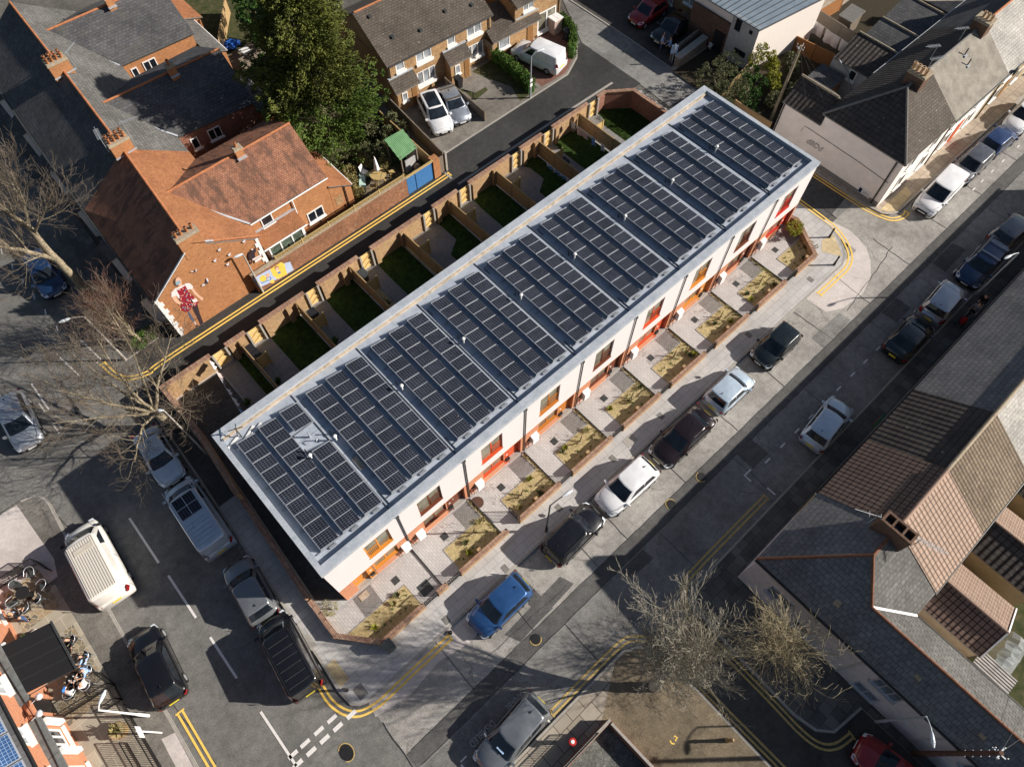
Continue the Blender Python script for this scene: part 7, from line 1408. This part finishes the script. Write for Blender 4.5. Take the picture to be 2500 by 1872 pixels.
q = MB(); ribbon(q, [(at(2,3,x,y).x, at(2,3,x,y).y) for x, y in ((1395,1385),(1425,1400),(1405,1430))], .07, .112); ribbon(q, [(at(2,3,x,y).x, at(2,3,x,y).y) for x, y in ((1360,1425),(1375,1450),(1400,1455))], .07, .112); struct('paint_mark', q, M['yellow_paint'])
# low walled plot at the bottom
e = thing('low_wall', 'low brick wall with pale coping around the gravel plot', 'wall', (5,-25,.1)); q = MB(); q.bar((6.25,-23.7,.45),(1.8,-23.65,.45), .2, .7); q.bar((6.25,-23.82,.45),(6.5,-32,.45), .2, .7); q.build('brickwork', M['brick_red'], e); q = MB(); q.bar((6.33,-23.7,.83),(1.8,-23.65,.83), .13, .06); q.bar((6.25,-23.85,.832),(6.5,-32,.832), .13, .06); q.build('coping', M['concrete'], e)
sheet('gravel_bed', [(6.1,-23.8),(1.8,-23.75),(1.8,-29),(6.2,-29)], .12, M['gravel_dark']); railing('wall_railing', [(5.4,-23.68),(1.9,-23.64)], .5, 'black railing on top of the low wall at the bottom', 'railing', 'railings', z0=.87)
# clothes on lines
def cloth_line(lb, a, b_, items, cat='washing', group='washing lines'):
    e = thing('washing_line', lb, cat, tuple(Vector(a).lerp(Vector(b_), .5)), group=group); q = MB(); q.tube([a, Vector(a).lerp(Vector(b_), .5)-Vector((0,0,.06)), b_], .008, 4); q.build('line', M['white_trim'], e)
    A = Vector(a); B = Vector(b_); d = (B-A).normalized(); s_ = Vector((-d.y,d.x,0))
    for (t0, t1, drop, mt) in items:
        q = MB(); V_ = []; nx, nz = 6, 4; L = (B-A).length
        for i in range(nx+1):
            for j in range(nz+1): t_ = t0+(t1-t0)*i/nx; p = A+(B-A)*t_; V_.append(p+Vector((0,0,-.04-drop*j/nz-.05*math.sin(i*1.1)*(j/nz)))+s_*(.06*math.sin(i*1.9+j*.6)*(.3+j/nz)+.10*j/nz))
        q.mesh(V_, [(i*(nz+1)+j, (i+1)*(nz+1)+j, (i+1)*(nz+1)+j+1, i*(nz+1)+j+1) for i in range(nx) for j in range(nz)], 0, True); q.build('garment', M[mt], e)
cloth_line('washing line with three large pale sheets in the shaded yard', (57.7,2.1,1.9), (57.2,-2.3,1.9), [(.03,.33,1.1,'cloth_white'),(.38,.72,1.1,'cloth_white'),(.75,.97,.95,'cloth_white')])
cloth_line('washing line with pink sheet and blue shirts beside a board fence', tuple(at(2,0,505,1045,1.75)), tuple(at(2,0,835,1280,1.75)), [(.02,.12,.6,'cloth_white'),(.16,.46,.75,'cloth_pink'),(.56,.66,.8,'cloth_blue'),(.80,.90,.7,'cloth_white')])
cloth_line('washing line of many small blue and white garments', tuple(at(2,0,290,1400,1.6)), tuple(at(2,0,500,1555,1.6)), [(.04+i*.09,.11+i*.09,.35+.1*(i%2),'cloth_white' if i % 3 == 0 else 'cloth_blue') for i in range(10)])
cloth_line('washing line of white and dark clothes in the dark side yard', (2.35,7.3,1.9), (1.75,2.0,1.6), [(.0,.12,.5,'cloth_white'),(.16,.24,.7,'cloth_pink'),(.27,.36,.5,'cloth_grey'),(.44,.52,.4,'cloth_white'),(.56,.68,.7,'cloth_white'),(.74,.80,.5,'cloth_blue'),(.86,.96,.6,'cloth_white')])
# bins and small things in the rear gardens
def wheelie(lb, x, y, mt, ang=0, z0=.11):
    e = thing('wheeled_bin', lb, 'bin', (x,y,z0), ang, 'wheeled bins'); o0 = ORIG[e]; ORIG[e] = Vector((0,0,0)); q = MB(); q.mesh([(-.2,-.22,.06),(.2,-.22,.06),(.2,.22,.06),(-.2,.22,.06),(-.26,-.28,.92),(.26,-.28,.92),(.26,.3,.92),(-.26,.3,.92)], [(0,3,2,1),(0,1,5,4),(1,2,6,5),(2,3,7,6),(3,0,4,7)]); q.build('bin_body', M[mt], e); q = MB(); q.slab([(-.28,-.31,.93),(.28,-.31,.93),(.28,.33,1.0),(-.28,.33,1.0)], .05); q.build('lid', M[mt], e)
    for s_ in (-1,1): q = MB(); q.tube([(s_*.2,.24,.1),(s_*.27,.24,.1)], .1, 10); q.build('wheel', M['tyre'], e)
for lb, x, y, mt in [('black wheeled bin behind the orange door house, nearer the lane', 5.0-.2,6.9,'plastic_black'),('black wheeled bin behind the slatted screen beside the first fence', 4.85,6.2,'plastic_black'),('black wheeled bin by the second fence from the left', 9.35,6.5,'plastic_black'),('dark wheeled bin against the lane wall in the middle garden', 13.75,6.9,'dark_metal'),('dark wheeled bin on the path near the end garden', 31.3,5.0,'plastic_black'),('dark wheeled bin in the yard at the upper left corner of the hedge', 42.1,15.7,'plastic_black'),('black wheeled bin beside the second porch of the buff houses', 31.3,17.4,'plastic_black'),('wheeled bin against the first porch of the buff houses', 28.7,17.2,'dark_metal')]: wheelie(lb, x, y, mt)
for i, (x, y, c1, c2, lb) in enumerate([(17.0,.9,'small_green','white_trim','green and white garden toy on the lawn near the roof edge'),(15.9,.6,'plastic_blue','white_trim','small blue garden toy on the dark lawn')]):
    e = thing('garden_toy', lb, 'toy', (x,y,.11)); q = MB(); q.blob((x,y,.3),.16,.12,.14); q.blob((x+.05,y+.22,.42),.12,.12,.1); q.build('toy_body', M[c1], e); q = MB(); q.blob((x+.15,y-.05,.5),.1,.1,.12); q.build('toy_head', M[c2], e)
# green roofed shed, patio things
e = thing('garden_shed', 'open garden shed with bright green corrugated roof', 'shed', (22.5,13.6,.05))
C4 = [(21.87,14.69,2.35),(23.56,14.62,2.35),(23.36,12.70,2.05),(21.61,12.55,2.05)]; q = MB(); q.slab(C4, .05); q.build('roof', M['corrugated_green'], e)
for x, y in ((21.8,12.7),(23.3,12.8),(21.95,14.55),(23.45,14.5)): q = MB(); q.box(x-.05,x+.05,y-.05,y+.05,.02,2.1); q.build('post', M['timber_grey'], e)
q = MB(); q.box(23.2,23.3,12.9,14.5,.02,2.0); q.box(22.2,23.2,12.84,12.9,.02,1.3); q.build('side_wall', M['render_grey'], e)
e = thing('patio_table', 'round wooden patio table under the closed parasol', 'table', (20.2,13.7,.05)); q = MB(); q.cyl((20.2,13.7), .62, .72, .77, 22); q.build('table_top', M['timber_gold'], e)
for a in range(4): q = MB(); c, s_ = math.cos(a*PI/2+.7), math.sin(a*PI/2+.7); q.bar((20.2+.15*c,13.7+.15*s_,.7),(20.2+.5*c,13.7+.5*s_,.05), .05, .05); q.build('leg', M['timber_gold'], e)
e = thing('parasol', 'closed white parasol standing through the round patio table', 'parasol', (20.2,13.7,.05)); q = MB(); q.tube([(20.2,13.7,.05),(20.2,13.7,2.5)], .025, 7); q.build('pole', M['timber_gold'], e); q = MB(); V_ = []; n = 16
for z, r_ in ((1.2,.17),(1.7,.12),(2.2,.07),(2.45,.02)): V_ += [(20.2+r_*(1+.25*(j%2))*math.cos(2*PI*j/n),13.7+r_*(1+.25*(j%2))*math.sin(2*PI*j/n),z) for j in range(n)]
q.mesh(V_, [(i*n+j, i*n+(j+1)%n, (i+1)*n+(j+1)%n, (i+1)*n+j) for i in range(3) for j in range(n)], 0, True); q.build('canopy', M['cloth_white'], e)
def chair(lb, x, y, ang, mt='timber_gold', metal=False, group='patio chairs', arms=True, z0=.05):
    e = thing('chair', lb, 'chair', (x,y,z0), ang, group); ORIG[e] = Vector((0,0,0)); q = MB(); q.box(-.21,.21,-.21,.21,.42,.45); q.build('seat', M[mt], e); q = MB()
    if metal:
        P = [(.2*math.cos(PI*.5-PI*t_/8*1.0)*1.25, -.05-.27*math.sin(PI*t_/8)*1.0, .72) for t_ in range(9)]; P = [(.27*math.cos(PI*t_/8), -.02-.26*math.sin(PI*t_/8), .70+.06*math.sin(PI*t_/8)) for t_ in range(9)]; q.tube([(.27,.2,.64)]+P+[(-.27,.2,.64)], .018, 6); q.build('arm_loop', M['aluminium'], e); q = MB(); q.slab([(-.18,-.19,.45),(.18,-.19,.45),(.2,-.26,.76),(-.2,-.26,.76)], .02)
    else: q.slab([(-.2,-.2,.47),(.2,-.2,.47),(.21,-.3,.95),(-.21,-.3,.95)], .03)
    q.build('backrest', M[mt if not metal else 'dark_metal'], e)
    for sx in (-1,1):
        for sy in (-1,1): q = MB(); q.tube([(sx*.19,sy*.19,.43),(sx*.22,sy*.23,0)], .014, 5); q.build('leg', M['aluminium' if metal else mt], e)
    return e
chair('pale patio chair beyond the parasol', 19.7,14.8,R(200), 'white_trim'); chair('open slatted patio chair right of the round table', 21.2,13.4,R(-100)); chair('patio chair half hidden left of the round table', 19.3,13.2,R(60))
e = thing('sun_lounger', 'mint and white folded sun lounger beside the patio table', 'lounger', (19.0,14.3,.05)); q = MB(); q.slab([(18.5,13.9,.35),(18.9,13.6,.35),(19.8,14.9,.42),(19.45,15.15,.42)], .08); cq = q
plain('cloth_mint', (.50,.68,.60), .9); cq.build('cushion', M['cloth_mint'], e)
for x, y in ((18.6,13.9),(18.85,13.7),(19.7,14.85),(19.45,15.05)): q = MB(); q.tube([(x,y,.05),(x,y,.34)], .015, 5); q.build('leg', M['aluminium'], e)
e = thing('ladder', 'short metal ladder propped inside the yard wall', 'ladder', (18.2,11.8,.05)); q = MB()
for s_ in (0,.28): q.tube([(18.0+s_,11.7,.05),(18.05+s_,11.5,1.9)], .018, 5)
for i in range(5): q.tube([(18.0+.01*i,11.68-.04*i,.3+.32*i),(18.28+.01*i,11.68-.04*i,.3+.32*i)], .012, 5)
q.build('ladder_frame', M['galvanised'], e)
q = MB(); q.tube([(18.5,12.4,.05),(18.5,12.4,.6)], [.14,.02], 10); tag(q.build('traffic_cone', M['cloth_red'], None, (18.5,12.4,.05)), 'red cone shaped cover on the patio by the wall', 'cone')
e = thing('sack_pile', 'yellow sack and odds against the yard wall by the blue gate', 'sacks', (21.6,12.2,.05)); q = MB(); q.blob((21.7,12.4,.3),.28,.22,.25); q.build('sack', M['yellow_paint'], e); q = MB(); q.blob((22.5,12.2,.3),.5,.3,.3); q.blob((23.0,12.5,.4),.3,.3,.35); q.build('sack', M['cloth_khaki'], e)
e = thing('tarpaulin', 'crumpled blue tarpaulin with a white corner in the back yard', 'tarpaulin', (20.2,34.4,.1)); q = MB(); rg = random.Random(9); q.mesh([(19.6+i*.26,33.9+j*.26,.15+rg.uniform(0,.45)) for i in range(6) for j in range(5)], [(i*5+j,(i+1)*5+j,(i+1)*5+j+1,i*5+j+1) for i in range(5) for j in range(4)]); q.build('sheet', M['plastic_blue'], e); q = MB(); q.mesh([(19.5,34.2,.75),(19.9,34.9,.8),(19.4,35.1,.6),(19.2,34.5,.5)], [(0,1,2,3)]); q.build('white_corner', M['cloth_white'], e)
e = thing('white_board', 'square white board on dark box in the gravel yard', 'board', (20.5,32.6,.1)); q = MB(); q.box(20.1,21.0,31.9,32.5,.05,.55); q.build('box', M['dark_metal'], e); q = MB(); q.box(20.1,20.9,32.4,33.0,.58,.62); q.build('board', M['white_trim'], e)
sheet('yard_gravel', [(18.7,31.6),(21.6,31.6),(21.8,34.0),(18.9,34.0)], .045, M['pave_brown'])
# signs and poles on the pub pavement
def polesign(lb, x, y, h, w_, hh, ang, mt, facing='white_trim', group='signs on poles', plates=1):
    e = thing('pole_sign', lb, 'sign', (x,y,.1), group=group); q = MB(); q.tube([(x,y,.1),(x,y,h)], .045, 8); q.build('post', M[mt], e); d = Vector((math.cos(ang), math.sin(ang), 0)); 
    for i in range(plates): c = Vector((x,y,h-.15-hh/2-i*(hh+.05)))+Vector((-d.y,d.x,0))*.05; q = MB(); q.bar(c-d*w_/2, c+d*w_/2, .02, hh); q.build('plate', M[facing], e)
    return e
lamp('pale lamp post with small box outside the pub railings', -10.95,-7.6,5.3,R(35),.35,'white_trim',.5); polesign('white sign plate seen from behind beside the planter', -10.85,-8.75,2.8,.6,.55,R(85),'white_trim'); polesign('parking sign plate on a short post near the hedge end', 46.6,7.6,1.9,.55,.8,R(-45),'galvanised','cloth_lightblue')
e = thing('barrel_planter', 'round barrel planter holding a small bare shrub', 'planter', (-12.3,-7.3,.1)); q = MB(); q.tube([(-12.3,-7.3,.1),(-12.3,-7.3,.6)], [.36,.42], 18); q.build('tub', M['timber_fence'], e); q = MB(); disc(q,-12.3,-7.3,.37,.605); q.build('soil', M['bed_soil'], e); q = MB(); tuft(q,-12.3,-7.3,.6,.35,.5,30,rg); q.build('plant', M['shrub_tan'], e)
e = thing('pot_plant', 'dark round pot beside the pub door', 'planter', (-13.75,.1,.1)); q = MB(); q.tube([(-13.75,.1,.1),(-13.75,.1,.45)], [.22,.27], 16); q.build('tub', M['plastic_black'], e); q = MB(); tuft(q,-13.75,.1,.45,.2,.4,24,rg); q.build('plant', M['small_green'], e)
plain('white_step', (.66,.6,.55), .9)
q = MB(); q.box(-14.2,-13.3,-.5,.3,.1,.25); tag(q.build('door_step', M['white_step'], None, (-13.7,-.1,.1)), 'pale stone step by the pub door next to the awning', 'step')
railing('railing', [(-14.1,-4.75),(-11.5,-5.1)], .95, 'black railing across the terrace below the seated group', 'railing', 'railings'); railing('railing', [(-11.75,-4.15),(-11.5,-5.1),(-11.55,-6.0),(-12.6,-5.9)], .95, 'black railing corner beside the black hatchback', 'railing', 'railings'); railing('railing', [(-11.6,-6.3),(-11.6,-14.5)], .95, 'long black railing running down to the bottom edge', 'railing', 'railings'); railing('railing', [(-12.35,-8.0),(-12.35,-14.5)], .9, 'inner black railing beside the barrel planter', 'railing', 'railings'); railing('railing', [(-14.2,3.75),(-11.6,3.6),(-11.3,2.7)], .95, 'black railing above the pub chairs with a dark board', 'railing', 'railings')
q = MB(); q.bar((-12.95,3.66,.72),(-12.25,3.62,.72), .04, .5); tag(q.build('menu_board', M['plastic_black'], None, (-12.6,3.65,.5)), 'dark board hung on the railing above the pub chairs', 'board')
e = thing('cafe_table', 'round black table among the empty metal chairs', 'table', (-12.8,2.25,.1)); q = MB(); q.cyl((-12.8,2.25), .36, .78, .81, 24); q.build('table_top', M['plastic_black'], e); q = MB(); q.cyl((-12.8,2.25), .035, .12, .78, 10); q.cyl((-12.8,2.25), .24, .1, .13, 16); q.build('pedestal', M['black_metal'], e)
for i, (x, y, a, lb) in enumerate([(-13.45,2.2,-80,'metal chair left of the round black table'),(-12.95,2.95,200,'metal chair above the round black table'),(-12.05,3.1,150,'metal chair nearest the railing board corner'),(-11.85,2.0,100,'metal chair standing apart towards the cream van'),(-12.4,1.45,20,'tipped metal chair below the round black table'),(-13.1,1.45,0,'metal chair behind the standing person')]):
    chair(lb, x, y, R(a), 'dark_metal', True, 'metal terrace chairs', z0=.1)
e = thing('cafe_table', 'terrace table of glasses shared by the seated group', 'table', (-12.8,-3.75,.1)); q = MB(); q.cyl((-12.75,-3.7), .38, .78, .81, 24); q.build('table_top', M['plastic_black'], e); q = MB(); q.cyl((-12.75,-3.7), .035, .12, .78, 10); q.cyl((-12.75,-3.7), .24, .1, .13, 16); q.build('pedestal', M['black_metal'], e)
for i, (dx, dy) in enumerate([(.1,.1),(-.15,.05),(.05,-.15),(-.1,-.12),(.2,-.05)]): q = MB(); q.tube([(-12.75+dx,-3.7+dy,.812),(-12.75+dx,-3.7+dy,.93)], [.03,.036], 10); tag(q.build('drinking_glass', M['lamp_clear'], None, (-12.75+dx,-3.7+dy,.81)), 'small glass on the shared terrace table', 'glass', 'glasses on the terrace table')
# people --------------------------------------------------------------
def skinmesh(name, verts, edges, radii, mt, parent, root=0, sub=1):
    me = bpy.data.meshes.new(name); me.from_pydata([tuple(v) for v in verts], edges, []); o = bpy.data.objects.new(name, me); COL.objects.link(o); o.parent = parent; CH.setdefault(parent, []).append(o); me.materials.append(mt)
    sk = o.modifiers.new('Skin', 'SKIN'); sk.use_smooth_shade = True
    for i, r_ in enumerate(radii): me.skin_vertices[0].data[i].radius = r_ if isinstance(r_, tuple) else (r_, r_); me.skin_vertices[0].data[i].use_root = (i == root)
    sm = o.modifiers.new('Subdivision', 'SUBSURF'); sm.levels = sub; sm.render_levels = sub
    dg = bpy.context.evaluated_depsgraph_get(); m2 = bpy.data.meshes.new_from_object(o.evaluated_get(dg)); o.modifiers.clear(); o.data = m2; return o
def person(lb, x, y, ang, pose='stand', top='cloth_black', legs='cloth_denim', hair='hair_dark', skin='skin', z0=.1, hat=None, arm=(.3,.3), group='people', bag=None):
    e = thing('person', lb, 'person', (x,y,z0), ang, group); sit = pose == 'sit'; hz = .48 if sit else .92; lean = .06 if sit else .02
    V = []; E = []; Rd = []
    def add(p, r_, par=None): V.append(Vector(p)); Rd.append(r_); 
    def node(p, r_, par):
        V.append(Vector(p)); Rd.append(r_); i = len(V)-1
        if par is not None: E.append((par, i))
        return i
    pel = node((0,0,hz), (.15,.115), None); ws = node((lean*.4,0,hz+.16), (.125,.10), pel); ch = node((lean,0,hz+.38), (.16,.115), ws); nb = node((lean*1.1,0,hz+.50), (.07,.065), ch); nk = node((lean*1.3,0,hz+.57), .052, nb)
    hd = node((lean*1.6+.01,0,hz+.64), (.07,.075), nk); h2 = node((lean*1.8+.015,0,hz+.715), (.078,.09), hd); h3 = node((lean*1.8,0,hz+.79), (.055,.06), h2); node((lean*1.8+.105,0,hz+.69), .014, h2)
    for s_ in (-1,1): node((lean*1.8,s_*.088,hz+.70), .013, h2)
    arms = []
    for i, s_ in enumerate((-1,1)):
        sh = node((lean,s_*.18,hz+.46), .058, ch); a = arm[i]
        if a > .6: el = (lean+.18,s_*.24,hz+.26); wr = (lean+.42,s_*.12,hz+.30)
        else: el = (lean-.02+a*.2,s_*.25,hz+.20); wr = (lean+.06+a*.5,s_*.25,hz-.02+a*.25)
        eL = node(el, .042, sh); wR = node(wr, .028, eL); d = (Vector(wr)-Vector(el)).normalized(); pm = node(Vector(wr)+d*.06, (.036,.02), wR); arms.append((sh, eL, wR))
        sd_ = d.cross(Vector((0,0,1))).normalized() if abs(d.z) < .9 else Vector((1,0,0))
        for k_, (o_, l_) in enumerate(((-.028,.070),(-.010,.082),(.010,.078),(.028,.06))):
            f1 = node(Vector(wr)+d*.09+sd_*o_, .0095, pm); f2 = node(Vector(wr)+d*(.09+l_*.6)+sd_*o_*1.1+Vector((0,0,-.012)), .0085, f1); node(Vector(wr)+d*(.09+l_)+sd_*o_*1.1+Vector((0,0,-.03)), .0075, f2)
        t1 = node(Vector(wr)+d*.045+sd_*(-.045*s_), .011, pm); node(Vector(wr)+d*.085+sd_*(-.06*s_), .009, t1)
    lg = []
    for i, s_ in enumerate((-1,1)):
        hp = node((0,s_*.09,hz-.05), .088, pel)
        if sit: kn = node((.42,s_*.12,hz), .062, hp); an = node((.46,s_*.12,.07), .038, kn)
        else: st_ = .07*s_ if pose == 'walk' else 0; kn = node((.02+st_,s_*.10,hz*.52), .06, hp); an = node((-.01+st_*1.8,s_*.10,.08), .038, kn)
        p = V[an]; node((p.x+.13,p.y,.035), (.036,.028), an); lg.append((hp, kn, an))
    skinmesh('body', V, E, Rd, M[skin], e, 0)
    def grow(ids, k_, ext=None):
        vs_ = [V[i] for i in ids]; return vs_
    tv = [V[pel]+Vector((0,0,-.04)), V[ws], V[ch], V[nb]-Vector((0,0,.035))]; te = [(0,1),(1,2),(2,3)]; trd = [(.175,.14),(.15,.122),(.182,.138),(.085,.08)]
    for (sh, el, wr) in arms: n0 = len(tv); tv += [V[sh], V[sh].lerp(V[el], .9), V[el].lerp(V[wr], .25 if top in ('shirt_white','cloth_lightblue') else .85)]; te += [(2,n0),(n0,n0+1),(n0+1,n0+2)]; trd += [.074,.058,.046]
    skinmesh('top', tv, te, trd, M[top], e, 1)
    lv = [V[pel]+Vector((0,0,.03)), V[pel]-Vector((0,0,.02))]; le = [(0,1)]; lr = [(.165,.13),(.165,.13)]
    for (hp, kn, an) in lg: n0 = len(lv); lv += [V[hp], V[kn], V[an].lerp(V[kn], .08)]; le += [(1,n0),(n0,n0+1),(n0+1,n0+2)]; lr += [.10,.075,.055]
    skinmesh('trousers', lv, le, lr, M[legs], e, 0)
    for (hp, kn, an) in lg: ORIG[e] = Vector((0,0,0)); p = V[an]; q = MB(); q.blob((p.x+.05,p.y,.045),.14,.05,.05); q.build('shoe', M['cloth_black'], e)
    q = MB(); c = V[h2]; q.blob((c.x-.022,c.y,c.z+.035),.10,.092,.10,0,12,8); q.build('hat' if hat else 'hair', M[hat or hair], e)
    if hat: q = MB(); q.slab([(c.x+.04,-.07,c.z+.045),(c.x+.17,-.05,c.z+.03),(c.x+.17,.05,c.z+.03),(c.x+.04,.07,c.z+.045)], .012); q.build('brim', M[hat], e)
    if bag: q = MB(); q.blob((.05,.16,hz+.3),.09,.05,.14); q.build('bag', M[bag], e)
    return e
person('person in dark clothes with a pale blue bag leaning by the pub wall', -13.45,1.1,R(10),'stand','cloth_black','cloth_denim','hair_blond', arm=(.7,.3), bag='cloth_lightblue')
person('person in a black coat and dark hat sitting at the awning corner', -11.85,-3.0,R(215),'sit','cloth_black','cloth_lightblue', hat='cloth_black', arm=(.8,.8)); person('person in a light blue shirt sitting by the railing corner', -12.05,-3.75,R(185),'sit','cloth_lightblue','cloth_khaki', arm=(.8,.8))
person('person in a white shirt seen from behind at the terrace table', -12.45,-4.35,R(115),'sit','shirt_white','cloth_khaki', arm=(.8,.4)); person('person in a bright blue cap resting on the terrace table', -13.25,-4.15,R(40),'sit','shirt_white','cloth_black', hat='cloth_capblue', arm=(.8,.8)); person('person in black half hidden under the awning edge', -12.0,-1.75,R(200),'sit','cloth_black','cloth_black', arm=(.8,.3))
for x, y, a in ((-11.85,-3.0,215),(-12.05,-3.75,185),(-12.45,-4.35,115),(-13.25,-4.15,40),(-12.0,-1.75,200)): chair({-11.85:'metal chair under the person in black coat',-12.05:'metal chair under the light blue shirt',-12.45:'metal chair under the white shirt',-13.25:'metal chair under the blue cap',-12.0:'metal chair under the person below the awning'}[x], x, y, R(a-90), 'dark_metal', True, 'metal terrace chairs', z0=.1)
person('person in pale blue standing in front of the black saloon, left one', 47.1,9.35,R(-60),'stand','cloth_lightblue','cloth_denim', z0=.01); person('person in blue and dark trousers beside the black saloon, right one', 47.3,8.6,R(120),'stand','cloth_blue','cloth_black', z0=.01)
person('person in dark coat walking along the shaded pavement past the slate roof', 43.0,-22.95,R(175),'walk','cloth_black','cloth_black', arm=(.7,.3)); person('child in pale top beside the dark coat in the shade', 42.1,-23.0,R(175),'walk','cloth_grey','cloth_black')
e = thing('pushchair', 'red pushchair in the shade ahead of the walkers', 'pushchair', (41.2,-22.95,.1)); q = MB(); q.blob((41.2,-22.95,.55),.35,.22,.25); q.build('hood', M['cloth_red'], e)
for dx, dy in ((.25,.2),(.25,-.2),(-.25,.2),(-.25,-.2)): q = MB(); q.tube([(41.2+dx,-22.97+dy,.22),(41.2+dx,-22.93+dy,.22)], .11, 10); q.build('wheel', M['tyre'], e)
q = MB(); q.tube([(41.4,-22.8,.5),(41.75,-22.8,.95),(41.75,-23.1,.95),(41.4,-23.1,.5)], .015, 5); q.build('handle', M['aluminium'], e)
e = thing('street_banner', 'small green and red shop board jutting over the shaded pavement', 'sign', (29.1,-23.2,2.2)); q = MB(); q.box(29.0,29.9,-23.35,-23.2,2.0,2.6); q.build('board', M['plastic_green'], e); q = MB(); q.box(29.05,29.85,-23.199,-23.19,2.05,2.2); q.build('red_band', M['cloth_red'], e)
e = thing('scooter', 'small pale scooter parked beside the stone wall', 'scooter', (50.3,6.55,.05)); q = MB()
for x in (50.0,50.8): q.tube([(x,6.5,.25),(x,6.6,.25)], .24, 14)
q.build('wheel', M['tyre'], e); q = MB(); q.bar((50.1,6.55,.45),(50.7,6.55,.5), .22, .25); q.tube([(50.1,6.55,.4),(50.0,6.55,.95),(49.95,6.3,.98)], .03, 6); q.build('scooter_body', M['white_trim'], e)
q = MB(); q.box(35.6-.05,36.0,17.2,17.6,.06,.5)
